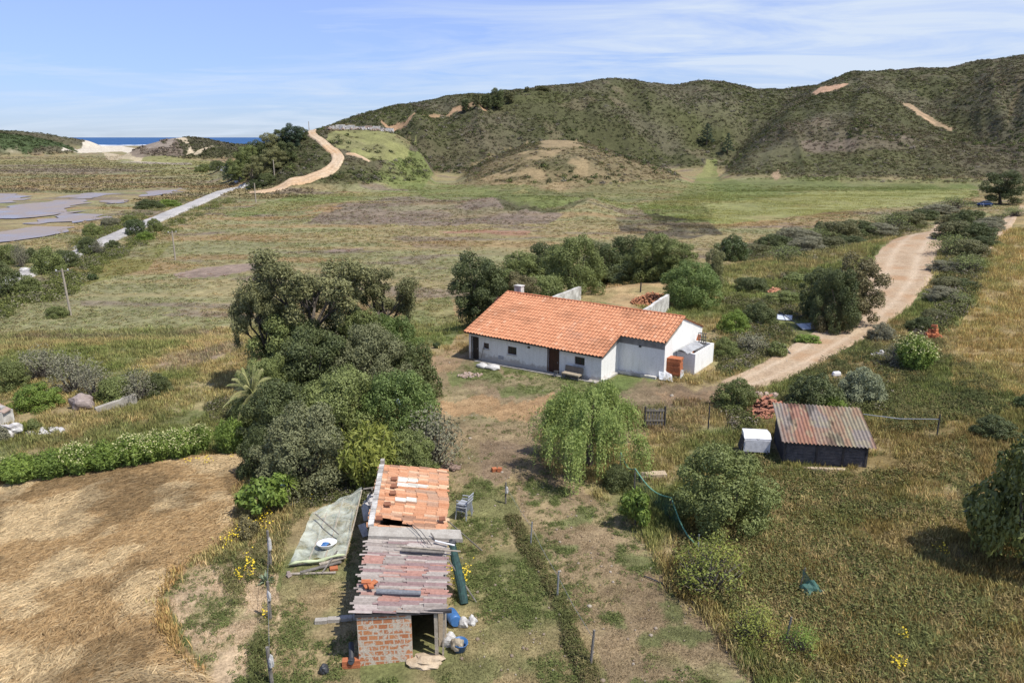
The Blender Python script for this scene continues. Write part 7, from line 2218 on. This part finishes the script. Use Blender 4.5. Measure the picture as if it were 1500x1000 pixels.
# ------------------------------------------------------------------ trees far off
plant('conifer', 1035, 212, 180, 26, 'pine', 'pine_tree', 'dark pine higher in the valley between the hills', 'tree', 'pines in the valley', 0)
plant('conifer', 1065, 227, 194, 20, 'pine', 'pine_tree', 'dark pine lower in the valley between the hills', 'tree', 'pines in the valley', 0)
FG = 'trees on the spur by the hill track'
for kind, u, vb, vt, wd, lf, lab in [
    ('tree', 430, 216, 182, 34, 'pine', 'tall dark tree at the top of the spur'),
    ('tree', 412, 222, 186, 32, 'dark', 'dark tree second from the top of the spur'),
    ('tree', 396, 232, 196, 36, 'gum', 'greyish tree halfway down the spur'),
    ('tree', 378, 244, 204, 38, 'dark', 'broad dark tree on the spur slope'),
    ('tree', 402, 250, 216, 40, 'gum', 'grey-green tree behind the pole on the spur'),
    ('tree', 384, 262, 226, 40, 'gum', 'grey-green tree low on the spur'),
    ('tree', 358, 260, 222, 36, 'olive', 'olive tree on the left shoulder of the spur'),
    ('conifer', 334, 268, 238, 17, 'pine', 'dark cypress-like tree at the road bend'),
    ('tree', 350, 268, 240, 28, 'olive', 'green tree beside the cypress at the road bend'),
    ('mound', 320, 250, 232, 28, 'dark', 'dark bush above the road bend'),
    ('mound', 300, 252, 238, 28, 'olive', 'low bush left of the road bend'),
    ('mound', 372, 276, 262, 24, 'dark', 'bush at the foot of the spur by the road'),
    ('tree', 442, 206, 187, 22, 'dark', 'dark tree at the right end of the spur top'),
    ('tree', 420, 238, 205, 34, 'dark', 'dark tree in the middle of the spur grove'),
    ('tree', 366, 250, 214, 34, 'olive', 'olive tree on the seaward side of the spur grove'),
    ('tree', 342, 262, 232, 30, 'olive', 'rounded olive tree left of the spur grove'),
    ('gum', 372, 272, 236, 38, 'gum', 'grey-green tree at the low edge of the spur grove'),
    ('mound', 392, 270, 250, 30, 'dark', 'dark bush under the low grey-green trees of the spur')]:
    plant(kind, u, vb, vt, wd, lf, 'hill_tree', lab, 'tree', FG, 0)
RT = 'trees on the ridge crest'
for kind, u, vb, vt, wd, lf, lab in [
    ('tree', 728, 160, 130, 26, 'dark', 'largest dark tree on the ridge crest'),
    ('tree', 712, 160, 137, 20, 'dark', 'dark tree left of the largest on the crest'),
    ('tree', 745, 152, 134, 18, 'scrub', 'low tree right of the largest on the crest'),
    ('tree', 698, 158, 136, 14, 'scrub', 'small tree on the crest above the earth bank'),
    ('tree', 682, 164, 146, 16, 'dark', 'tree standing on the bare earth bank'),
    ('mound', 796, 132, 125, 22, 'scrub', 'bushy clump on the skyline'),
    ('tree', 772, 135, 127, 9, 'scrub', 'tiny tree alone on the skyline')]:
    plant(kind, u, vb, vt, wd, lf, 'ridge_tree', lab, 'tree', RT, 0)
# ------------------------------------------------------------------ ground cover nobody could count
def ground_tone(x, y):
    """albedo of the soil sheet at x, y"""
    th = np.arctan2(x, y); r = np.hypot(x, y)
    j = np.clip(np.searchsorted(TH, th), 1, len(TH) - 1); i = np.clip(np.searchsorted(RR, r), 1, len(RR) - 1)
    return cols[i, j]


def pool_mask(x, y):
    r = np.hypot(x, y); t = x / np.maximum(y, .1)
    return np.zeros(len(x), bool)


def templates(rg, n, cards_n, wd, ht, length, width, up=.6, jit=.6, droop=None):
    out = []
    for k in range(n):
        d = unit(rg.normal(size=(cards_n, 3)) * [1, 1, .8]); d[:, 2] = np.abs(d[:, 2])
        c = d * rg.uniform(.55, 1, (cards_n, 1)) * [wd, wd, ht]
        v, f = cards(c, d + [0, 0, up], length, width, jit, rg, droop)
        v[:, 2] = np.maximum(v[:, 2], -.05)
        out.append(v)
    return out


def blades(rg, n, cards_n, spread, ht, width):
    out = []
    for k in range(n):
        vs = []
        for i in range(cards_n):
            a = rg.uniform(0, 6.28); b0 = np.array([rg.normal() * spread, rg.normal() * spread, -.03])
            h = ht * rg.uniform(.55, 1.2); ln = rg.uniform(.1, .75) * h
            e = b0 + [math.cos(a) * ln, math.sin(a) * ln, h]; m_ = b0 + (e - b0) * .5 + [0, 0, h * .12]
            s = np.array([-math.sin(a), math.cos(a), 0]) * width * .5
            vs += [b0, m_ - s, e, m_ + s]
        out.append(np.array(vs))
    return out


def scatter(name, xy, temps, scale, tone, mat, lift=0.0, zs=None, tilt=0.0):
    rg = np.random.default_rng(len(xy) + len(name))
    n = len(xy); z = hgt(xy[:, 0], xy[:, 1]) + lift
    pick = rg.integers(0, len(temps), n); rot = rg.uniform(0, 6.283, n)
    V, T = [], []
    for k, tv in enumerate(temps):
        ii = np.where(pick == k)[0]
        if not len(ii): continue
        c, s = np.cos(rot[ii])[:, None], np.sin(rot[ii])[:, None]
        sc = scale[ii][:, None]; sz = sc if zs is None else sc * zs[ii][:, None]
        X = (tv[:, 0] * c - tv[:, 1] * s) * sc + xy[ii, 0][:, None]
        Y = (tv[:, 0] * s + tv[:, 1] * c) * sc + xy[ii, 1][:, None]
        Z = tv[:, 2] * sz + z[ii][:, None]
        V.append(np.stack([X, Y, Z], -1).reshape(-1, 3))
        nq = len(tv) // 4
        tt = tone[ii][:, None, :] * rg.uniform(.72, 1.3, (len(ii), nq, 1))
        T.append(np.repeat(tt.reshape(-1, 3), 4, 0))
    V = np.concatenate(V); T = np.concatenate(T)
    return tag(link(name, np_mesh(name, V, np.arange(len(V)).reshape(-1, 4), mat, False, T)), kind='stuff')


def mat_tuft(name, trans=.2, rough=.9):
    m, nt, b = nodes(name)
    at = N(nt, 'ShaderNodeAttribute', attribute_name='tone')
    nt.links.new(at.outputs['Color'], b.inputs['Base Color'])
    b.inputs['Roughness'].default_value = rough; b.inputs['Specular IOR Level'].default_value = .15
    tr = N(nt, 'ShaderNodeBsdfTranslucent'); nt.links.new(at.outputs['Color'], tr.inputs['Color'])
    mx = N(nt, 'ShaderNodeMixShader'); mx.inputs[0].default_value = trans
    nt.links.new(b.outputs[0], mx.inputs[1]); nt.links.new(tr.outputs[0], mx.inputs[2])
    nt.links.new(mx.outputs[0], nt.nodes['Material Output'].inputs['Surface'])
    return m


M_TUFT = mat_tuft('grass_blades', .25)
M_SCRUB = mat_tuft('scrub_leaves', .12)
sg = np.random.default_rng(99)


def polar_pts(n, t0, t1, r0, r1, pw=1.0):
    t = sg.uniform(t0, t1, n); q = sg.random(n)
    if pw == 0:      # log range
        r = r0 * (r1 / r0) ** q
    else:            # even on the ground
        r = np.sqrt(r0 * r0 + q * (r1 * r1 - r0 * r0))
    th = np.arctan(t)
    return np.stack([r * np.sin(th), r * np.cos(th)], 1)


def in_zone(xy, pts):
    pl = poly_tl(pts)
    t = xy[:, 0] / xy[:, 1]; l = np.log(np.hypot(xy[:, 0], xy[:, 1]))
    t = t + .03 * (fbm(xy[:, 0] / 2.5, xy[:, 1] / 2.5, 51, 3) - .5); l = l + .08 * (fbm(xy[:, 0] / 2.5, xy[:, 1] / 2.5, 61, 3) - .5)
    return inside(pl, t, l)


def keep_off(xy, pad=0.0):
    k = np.ones(len(xy), bool)
    for (cx, cy, hx, hy, a) in SOLID:
        dx, dy = xy[:, 0] - cx, xy[:, 1] - cy
        lx = dx * math.cos(a) + dy * math.sin(a); ly = -dx * math.sin(a) + dy * math.cos(a)
        k &= ~((np.abs(lx) < hx + pad) & (np.abs(ly) < hy + pad))
    return k


def off_tracks(xy, pad=0.0):
    k = np.ones(len(xy), bool)
    for tr in TRACKS:
        lo, hi = tr[:, :2].min(0) - 12, tr[:, :2].max(0) + 12
        ii = np.where(((xy > lo) & (xy < hi)).all(1))[0]
        for c0 in range(0, len(ii), 20000):
            jj = ii[c0:c0 + 20000]
            d = np.hypot(xy[jj, None, 0] - tr[None, :, 0], xy[jj, None, 1] - tr[None, :, 1]) - tr[None, :, 2] * .86
            k[jj] &= d.min(1) > pad + .5 * (sg.random(len(jj)) - .6)
    return k


TRACKZ = [[(1440, 300), (1385, 318), (1310, 345), (1280, 380), (1265, 420), (1235, 455), (1160, 510), (1080, 552), (1040, 566), (1060, 582), (1110, 572), (1180, 540), (1260, 500), (1330, 450), (1362, 405), (1376, 372), (1392, 335)]]
ROADZ = [[(360, 272), (340, 272), (230, 312), (120, 356), (-40, 420), (-40, 448), (100, 396), (200, 350), (300, 305)],
         [(352, 272), (440, 255), (470, 240), (440, 205), (455, 186), (480, 190), (480, 210), (515, 232), (530, 245), (500, 262), (420, 290), (352, 296)]]

# straw: lodged dry stems lying in waves over the mown field
def straw(n):
    xy = polar_pts(n * 3, -.85, -.22, 15, 62, 1.0)
    xy = xy[in_zone(xy, FIELD)][:n]
    m = len(xy); x, y = xy.T
    ang = 1.5 * math.pi * (fbm(x / 7, y / 7, 201, 4) - .5) + .35 + sg.normal(size=m) * .75
    L = sg.uniform(.3, .95, m); W = sg.uniform(.010, .026, m)
    bend = sg.normal(size=m) * .5; hgt_ = sg.uniform(.02, .17, m) * (.6 + .7 * fbm(x / 3, y / 3, 203, 2))
    pts = []
    for k in range(4):
        f = k / 3
        a2 = ang + bend * (f - .3)
        pts.append(np.stack([x + np.cos(a2) * L * (f - .5), y + np.sin(a2) * L * (f - .5), hgt_ * (np.sin(f * 2.6 + .25))], 1))
    P_ = np.stack(pts, 1)
    sx, sy = -np.sin(ang) * W * .5, np.cos(ang) * W * .5
    side = np.stack([sx, sy, W * .35], 1)[:, None, :] * np.array([.7, 1, .8, .35])[None, :, None]
    A, B = P_ - side, P_ + side
    gzv = hgt(x, y)[:, None]
    A[:, :, 2] += gzv; B[:, :, 2] += gzv
    V = np.concatenate([A, B], 1).reshape(-1, 3)
    f0 = np.array([[0, 1, 5, 4], [1, 2, 6, 5], [2, 3, 7, 6]])
    F = (f0[None] + (np.arange(m) * 8)[:, None, None]).reshape(-1, 4)
    pale = sstep(.46, .62, fbm(x / 2.2, y / 2.2, 49, 4)); br = sstep(.46, .60, fbm(x / 2.6, y / 2.6, 48, 4))
    T = lerp3(np.clip(pale + sg.normal(size=m) * .3, 0, 1), (.37, .245, .12), (.55, .42, .245))
    T = T * (1 - (.36 * br)[:, None]) * sg.uniform(.6, 1.35, (m, 1))
    return tag(link('straw_stubble', np_mesh('straw_stubble', V, F, M_TUFT, False, np.repeat(T, 8, 0))), kind='stuff')


straw(150000)

# cushions of salt scrub over the plain
xy = polar_pts(95000, -.85, .8, 66, 320, .0)
c_ = 750 + 1140 * xy[:, 0] / xy[:, 1]
e_ = farm_edge(xy[:, 0])
PANS = [[(252, 400), (300, 390), (380, 385), (384, 393), (330, 402), (262, 405)], [(640, 341), (740, 336), (778, 337), (770, 343), (660, 343)], [(480, 366), (530, 364), (530, 367), (484, 370)],
        [(-60, 366), (0, 359), (45, 354), (80, 342), (130, 322), (150, 316), (145, 302), (200, 295), (290, 277), (225, 275), (130, 282), (-60, 282)],
        [(1040, 300), (1200, 282), (1420, 274), (1425, 288), (1330, 300), (1180, 318), (1050, 330)]]
k = (xy[:, 1] > e_ + 3) & (hgt(xy[:, 0], xy[:, 1]) < 1.8)
for z_ in PANS:
    k &= ~in_zone(xy, z_)
k &= off_tracks(xy)
xy = xy[k]
den = fbm(xy[:, 0] / 12, xy[:, 1] / 8, 301, 5, .6)
xy = xy[den > sg.uniform(.22, .66, len(xy))]
tn = ground_tone(xy[:, 0], xy[:, 1]) * sg.uniform(.78, 1.3, (len(xy), 1)) * lerp3(sg.random(len(xy)), (1.12, .96, .92), (.92, 1.08, .85))
rr_ = np.hypot(xy[:, 0], xy[:, 1])
scatter('saltmarsh_scrub', xy, templates(sg, 8, 16, .60, .22, .30, .16, 1.5), sg.uniform(.45, 1.15, len(xy)) * (.65 + .6 * sstep(80, 240, rr_)), tn, M_SCRUB)

# maquis on the hills
xy = polar_pts(150000, -.75, .85, 245, 800, .0)
hz = hgt(xy[:, 0], xy[:, 1])
tn = ground_tone(xy[:, 0], xy[:, 1]); lum = tn.sum(1)
k = (hz > -1.2) & (lum < .46 - .14 * sg.random(len(xy)))
k &= off_tracks(xy, .6)
xy = xy[k]; tn = tn[k]
den = fbm(xy[:, 0] / 16, xy[:, 1] / 16, 311, 4)
kk = den > sg.uniform(.15, .55, len(xy)); xy = xy[kk]; tn = tn[kk]
v_ = sg.random(len(xy))
tn = tn * sg.uniform(.65, 1.25, (len(xy), 1)) * lerp3(v_, (1.15, .95, 1.1), (.9, 1.06, .72))
gy_ = sg.random(len(xy)) < .10
tn[gy_] = np.array([.17, .15, .12]) * sg.uniform(.6, 1.2, (gy_.sum(), 1))
rr_ = np.hypot(xy[:, 0], xy[:, 1])
scatter('hillside_scrub', xy, templates(sg, 8, 16, .95, .62, .62, .36, 1.2), sg.uniform(.45, 1.25, len(xy)) * (.7 + .5 * sstep(250, 600, rr_)), tn, M_SCRUB)
# taller bushes gathered in the folds of the hills
X = polar_pts(26000, -.45, .85, 255, 760, .0)
hz = hgt(X[:, 0], X[:, 1]); k = (hz > -.5) & (fbm(X[:, 0] / 34, X[:, 1] / 34, 315, 4) > .55 + .06 * sg.normal(size=len(X))) & (ground_tone(X[:, 0], X[:, 1]).sum(1) < .42) & off_tracks(X, 2)
X = X[k]; v_ = sg.random(len(X))
t_ = np.where((v_ < .6)[:, None], [.055, .066, .026], np.where((v_ < .82)[:, None], [.095, .11, .036], [.15, .135, .11])) * sg.uniform(.7, 1.3, (len(X), 1))
scatter('hillside_scrub', X, templates(sg, 8, 34, .95, .9, .5, .3, .8), sg.uniform(.6, 1.7, len(X)), t_ * 1.15, M_SCRUB)
# far hills by the sea
xy = polar_pts(16000, -.68, -.28, 620, 1700, .0)
hz = hgt(xy[:, 0], xy[:, 1]); tn = ground_tone(xy[:, 0], xy[:, 1]); k = (hz > -1.5) & (tn.sum(1) < .45); xy = xy[k]; tn = tn[k]
scatter('dune_scrub', xy, templates(sg, 6, 9, 1.3, .8, 1.3, .8), sg.uniform(.6, 1.8, len(xy)), tn * sg.uniform(.6, 1.3, (len(xy), 1)), M_SCRUB)

# meadow grass of the green valley
MEADOW = [(930, 306), (1000, 286), (1120, 276), (1300, 272), (1432, 268), (1436, 288), (1330, 302), (1180, 322), (1050, 336), (960, 330)]
xy = polar_pts(60000, .1, .66, 140, 330, .0)
xy = xy[in_zone(xy, MEADOW)]; xy = xy[off_tracks(xy)]
den = fbm(xy[:, 0] / 20, xy[:, 1] / 7, 306, 4); xy = xy[den > sg.uniform(.36, .72, len(xy))]
scatter('meadow_grass', xy, blades(sg, 6, 12, .6, .24, .10), sg.uniform(.5, 1.1, len(xy)), ground_tone(xy[:, 0], xy[:, 1]) * sg.uniform(1.0, 1.9, (len(xy), 1)) * [1.1, 1.05, .9], M_TUFT)

# the far plain towards the beach
xy = polar_pts(30000, -.75, -.26, 250, 900, .0)
hz = hgt(xy[:, 0], xy[:, 1]); k = hz < -1.2
for z_ in PANS: k &= ~in_zone(xy, z_)
k &= off_tracks(xy)
xy = xy[k]; xy = xy[fbm(xy[:, 0] / 30, xy[:, 1] / 14, 305, 4) > sg.uniform(.3, .6, len(xy))]
scatter('saltmarsh_scrub', xy, templates(sg, 6, 9, .8, .45, .7, .4), sg.uniform(.5, 1.4, len(xy)), ground_tone(xy[:, 0], xy[:, 1]) * sg.uniform(.6, 1.25, (len(xy), 1)), M_SCRUB)

# dry grass standing on the slopes and in the garden
xy = polar_pts(150000, -.75, .85, 16, 130, .0)
e_ = farm_edge(xy[:, 0]) + 16
k = (xy[:, 1] < e_) & keep_off(xy, .15) & ~in_zone(xy, FIELD) & off_tracks(xy)
xy = xy[k]
BARE = [[(740, 700), (800, 690), (900, 740), (980, 850), (1200, 1150), (900, 1150), (800, 830)], [(615, 585), (700, 578), (860, 590), (1100, 550), (1110, 575), (960, 600), (620, 606)],
        [(320, 1150), (300, 1010), (230, 880), (270, 840), (330, 820), (400, 800), (400, 1150)], [(390, 900), (420, 840), (520, 850), (660, 960), (660, 1150), (380, 1150)],
        [(640, 660), (780, 640), (800, 700), (880, 1000), (960, 1150), (640, 1150)], [(600, 640), (620, 520), (690, 520), (880, 570), (1060, 570), (780, 640), (660, 700)], [(830, 428), (880, 410), (980, 412), (980, 450), (840, 440)], [(400, 850), (430, 740), (520, 690), (570, 690), (545, 800), (525, 920), (400, 920)], [(1060, 680), (1070, 650), (1140, 650), (1150, 690)]]
bare = np.zeros(len(xy), bool)
for z_ in BARE:
    bare |= in_zone(xy, z_)
den = fbm(xy[:, 0] / 1.6, xy[:, 1] / 1.6, 321, 4)
tn = ground_tone(xy[:, 0], xy[:, 1])
green = tn[:, 1] > tn[:, 0] * 1.02
k = np.where(bare, (den > .42) & (sg.random(len(xy)) < .75), den > sg.uniform(.25, .55, len(xy)))
tall = k & ~bare
X = xy[tall]; t_ = tn[tall]
t_ = t_ * sg.uniform(.95, 1.9, (len(X), 1)) * lerp3(sg.random(len(X)), (1.1, 1.0, .85), (.95, 1.1, .8))
rr_ = np.hypot(X[:, 0], X[:, 1])
scatter('dry_grass', X, blades(sg, 10, 18, .15, .34, .028), sg.uniform(.45, 1.15, len(X)) * (1 + .7 * sstep(45, 110, rr_)), t_, M_TUFT)
low = k & bare
X = xy[low]; t_ = tn[low] * sg.uniform(.75, 1.6, (low.sum(), 1))
scatter('dry_grass', X, blades(sg, 8, 14, .15, .09, .014), sg.uniform(.5, 1.2, len(X)), t_, M_TUFT)

# green weeds in patches
xy = polar_pts(150000, -.75, .85, 17, 75, .0)
k = keep_off(xy, .1) & ~in_zone(xy, FIELD) & (xy[:, 1] < 62 + .5 * np.maximum(xy[:, 0], 0))
k &= off_tracks(xy) & ~in_zone(xy, BARE[1])
xy = xy[k]
den = fbm(xy[:, 0] / 1.5, xy[:, 1] / 1.5, 331, 4); tn = ground_tone(xy[:, 0], xy[:, 1])
grn = np.clip((tn[:, 1] / tn[:, 0] - .72) * 3.2, 0.06, 1)
k = sg.random(len(xy)) < grn * sstep(.44, .58, den)
X = xy[k]
t_ = lerp3(sg.random(len(X)), (.10, .13, .038), (.20, .22, .08)) * sg.uniform(.75, 1.25, (len(X), 1))
scatter('green_weeds', X, templates(sg, 8, 22, .15, .10, .10, .022, .8, .7, .5), sg.uniform(.5, 1.35, len(X)), t_, M_TUFT)

# taller rank growth of the overgrown garden at the right and along the fence lines
def rank(pts_list, n, hs, palette, name, r0=16, r1=90, seed=341, thr=.48):
    xy = polar_pts(n, -.75, .85, r0, r1, .0)
    k = np.zeros(len(xy), bool)
    for z_ in pts_list:
        k |= in_zone(xy, z_)
    k &= keep_off(xy, .1)
    xy = xy[k]; xy = xy[off_tracks(xy)]
    den = fbm(xy[:, 0] / 2.2, xy[:, 1] / 2.2, seed, 4)
    xy = xy[den > thr + sg.normal(size=len(xy)) * .05]
    f = fbm(xy[:, 0] / 3.0, xy[:, 1] / 3.0, seed + 5, 3)
    t_ = lerp3(sstep(.34, .56, f + sg.normal(size=len(xy)) * .08), palette[0], palette[1]) * sg.uniform(.7, 1.3, (len(xy), 1))
    return scatter(name, xy, templates(sg, 8, 30, .24, .34, .22, .026, .6, .9, .72), sg.uniform(.6, 1.3, len(xy)) * hs, t_, M_TUFT)


GARDEN = [(960, 640), (1080, 640), (1140, 690), (1290, 690), (1420, 640), (1440, 720), (1420, 830), (1520, 870), (1520, 1010), (1150, 1010), (1060, 900), (990, 850), (1000, 800), (1120, 760), (1100, 660)]
rank([GARDEN, GARDEN], 52000, 1.0, ((.38, .285, .13), (.185, .195, .072)), 'rank_weeds', 17, 45, 341, .47)
rank([[(1100, 420), (1060, 520), (1050, 540), (1150, 505), (1240, 450), (1180, 400)], [(1060, 360), (1300, 345), (1270, 420), (1150, 400), (1060, 400)], [(1120, 600), (1240, 500), (1330, 470), (1400, 520), (1500, 600), (1300, 640), (1290, 600), (1140, 600)]],
     60000, 1.2, ((.17, .16, .068), (.10, .115, .044)), 'rank_weeds', 36, 110, 351, .46)
rank([[(310, 780), (345, 770), (395, 770), (402, 1000), (375, 1000), (370, 900), (310, 840)], [(402, 740), (440, 720), (470, 720), (420, 800), (402, 830)]], 26000, .85, ((.14, .155, .055), (.23, .21, .09)), 'rank_weeds', 19, 36, 361, .42)
rank([[(735, 760), (745, 750), (780, 800), (850, 920), (885, 1010), (860, 1010), (835, 930), (800, 860)], [(930, 600), (1080, 600), (1140, 610), (1060, 660), (960, 650), (930, 640)], [(300, 600), (350, 580), (350, 650), (320, 660)]],
     30000, .8, ((.25, .20, .095), (.14, .15, .055)), 'rank_weeds', 18, 48, 371, .40)

# scrubby undergrowth filling in between the bushes
def undergrowth(zones, n, name, palette, hs, r0, r1, thr, tmin=-.6, tmax=.75, seed=401):
    xy = polar_pts(n, tmin, tmax, r0, r1, .0)
    k = np.zeros(len(xy), bool)
    for z_ in zones: k |= in_zone(xy, z_)
    k &= keep_off(xy, .2); xy = xy[k]; xy = xy[off_tracks(xy, .3)]
    den = fbm(xy[:, 0] / 3.4, xy[:, 1] / 3.4, seed, 4); xy = xy[den > thr + sg.normal(size=len(xy)) * .04]
    v_ = sg.random(len(xy)); t_ = np.where((v_ < .6)[:, None], palette[0], np.where((v_ < .85)[:, None], palette[1], palette[2])) * sg.uniform(.7, 1.3, (len(xy), 1))
    return scatter(name, xy, templates(sg, 10, 46, .55, .55, .17, .075, .5, .8), sg.uniform(.5, 1.35, len(xy)) * hs, t_, M_SCRUB)


UP = (np.array([.105, .115, .040]), np.array([.155, .145, .066]), np.array([.19, .165, .13]))
undergrowth([[(1090, 378), (1180, 352), (1300, 332), (1400, 300), (1405, 312), (1345, 340), (1285, 352), (1220, 372), (1140, 388)], [(1405, 322), (1440, 318), (1500, 308), (1480, 326), (1455, 350), (1435, 390), (1420, 440), (1380, 490), (1340, 492), (1376, 440), (1388, 390), (1384, 350)]],
            26000, 'scrub_undergrowth', UP, 1.15, 60, 190, .36, .15, .66, 401)
undergrowth([[(1060, 440), (1150, 400), (1230, 400), (1270, 430), (1220, 480), (1140, 525), (1060, 550), (1040, 520), (1060, 480)], [(1130, 600), (1200, 545), (1330, 500), (1310, 560), (1290, 605)], [(1040, 610), (1090, 600), (1110, 640), (1050, 650)]],
            22000, 'scrub_undergrowth', UP, .8, 36, 90, .46, .1, .55, 411)
undergrowth([[(0, 440), (60, 420), (150, 372), (240, 330), (330, 290), (345, 296), (240, 350), (160, 385), (120, 420), (60, 450), (-40, 480)], [(70, 420), (170, 350), (250, 300), (330, 284), (320, 278), (230, 292), (140, 340), (60, 380)]],
            26000, 'scrub_undergrowth', (np.array([.15, .165, .05]), np.array([.10, .115, .04]), np.array([.22, .20, .14])), 1.3, 80, 260, .47, -.7, -.3, 421)
undergrowth([[(735, 745), (748, 745), (775, 795), (815, 865), (850, 920), (885, 1010), (862, 1010), (835, 935), (800, 868), (765, 810)]], 40000, 'scrub_undergrowth', (np.array([.12, .115, .045]), np.array([.17, .135, .07]), np.array([.13, .15, .05])), .34, 18, 36, .45, -.1, .2, 431)
undergrowth([[(300, 600), (350, 560), (360, 680), (330, 670)], [(640, 640), (640, 720), (560, 720), (590, 690)], [(350, 700), (420, 690), (540, 712), (560, 690), (540, 735), (420, 750)]], 40000, 'scrub_undergrowth', UP, .6, 24, 50, .45, -.45, 0, 441)
# yellow flower heads
def flowers(zones, n, name, mat):
    xy = polar_pts(n, -.6, .7, 17, 50, .0)
    k = np.zeros(len(xy), bool)
    for z_ in zones: k |= in_zone(xy, z_)
    xy = xy[k]; xy = xy[fbm(xy[:, 0] / .9, xy[:, 1] / .9, 381, 3) > .55]
    c = np.stack([xy[:, 0], xy[:, 1], hgt(xy[:, 0], xy[:, 1]) + sg.uniform(.25, .55, len(xy))], 1)
    v, f = cards(c, np.tile([0, -.2, 1.0], (len(c), 1)), .075, .065, .6, sg)
    return tag(link(name, np_mesh(name, v, f, mat)), kind='stuff')


undergrowth([GARDEN, [(1120, 600), (1240, 500), (1330, 470), (1400, 520), (1500, 600), (1300, 640), (1290, 600), (1140, 600)]], 60000, 'scrub_undergrowth', (np.array([.13, .135, .048]), np.array([.20, .165, .075]), np.array([.11, .13, .042])), .55, 18, 75, .53, .1, .75, 451)
flowers([[(318, 800), (345, 790), (370, 800), (370, 850), (330, 850)], [(340, 770), (405, 760), (420, 790), (345, 790)], [(640, 830), (705, 820), (715, 860), (650, 870)], [(430, 720), (470, 730), (450, 745)], [(365, 905), (390, 900), (395, 940), (370, 945)],
         [(230, 690), (370, 655), (375, 675), (240, 700)], [(1270, 930), (1340, 920), (1320, 990)], [(1360, 810), (1400, 810), (1400, 840), (1370, 840)], [(370, 655), (395, 655), (395, 690), (375, 690)]], 130000, 'yellow_flowers', M_FLOWER_YELLOW)

# stones and crumbs of plaster
xy = polar_pts(3600, -.6, .75, 18, 90, .0)
k = np.zeros(len(xy), bool)
for z_ in [BARE[0], BARE[1], BARE[4], BARE[5], TRACKZ[0]]: k |= in_zone(xy, z_)
xy = xy[k & keep_off(xy, .1)]
bm_ = np.array([(-1, -1, -.6), (1, -1, -.6), (1.1, .9, -.6), (-.9, 1, -.6), (-.6, -.7, .7), (.7, -.6, .55), (.6, .7, .75), (-.7, .6, .5)]) * .5
fq = np.array([(0, 3, 2, 1), (4, 5, 6, 7), (0, 1, 5, 4), (1, 2, 6, 5), (2, 3, 7, 6), (3, 0, 4, 7)])
n = len(xy); sc = np.exp(sg.normal(size=n) * .5) * .05; ro = sg.uniform(0, 6.28, n)
X = (bm_[:, 0] * np.cos(ro)[:, None] - bm_[:, 1] * np.sin(ro)[:, None]) * sc[:, None] + xy[:, :1]
Y = (bm_[:, 0] * np.sin(ro)[:, None] + bm_[:, 1] * np.cos(ro)[:, None]) * sc[:, None] + xy[:, 1:]
Z = bm_[:, 2] * sc[:, None] * .8 + hgt(xy[:, 0], xy[:, 1])[:, None] + .02
t_ = lerp3(sg.random(n), (.26, .19, .13), (.50, .44, .36))
tag(link('stones', np_mesh('stones', np.stack([X, Y, Z], -1).reshape(-1, 3), (fq[None] + (np.arange(n) * 8)[:, None, None]).reshape(-1, 4), M_TUFT, False, np.repeat(t_, 8, 0))), kind='stuff')
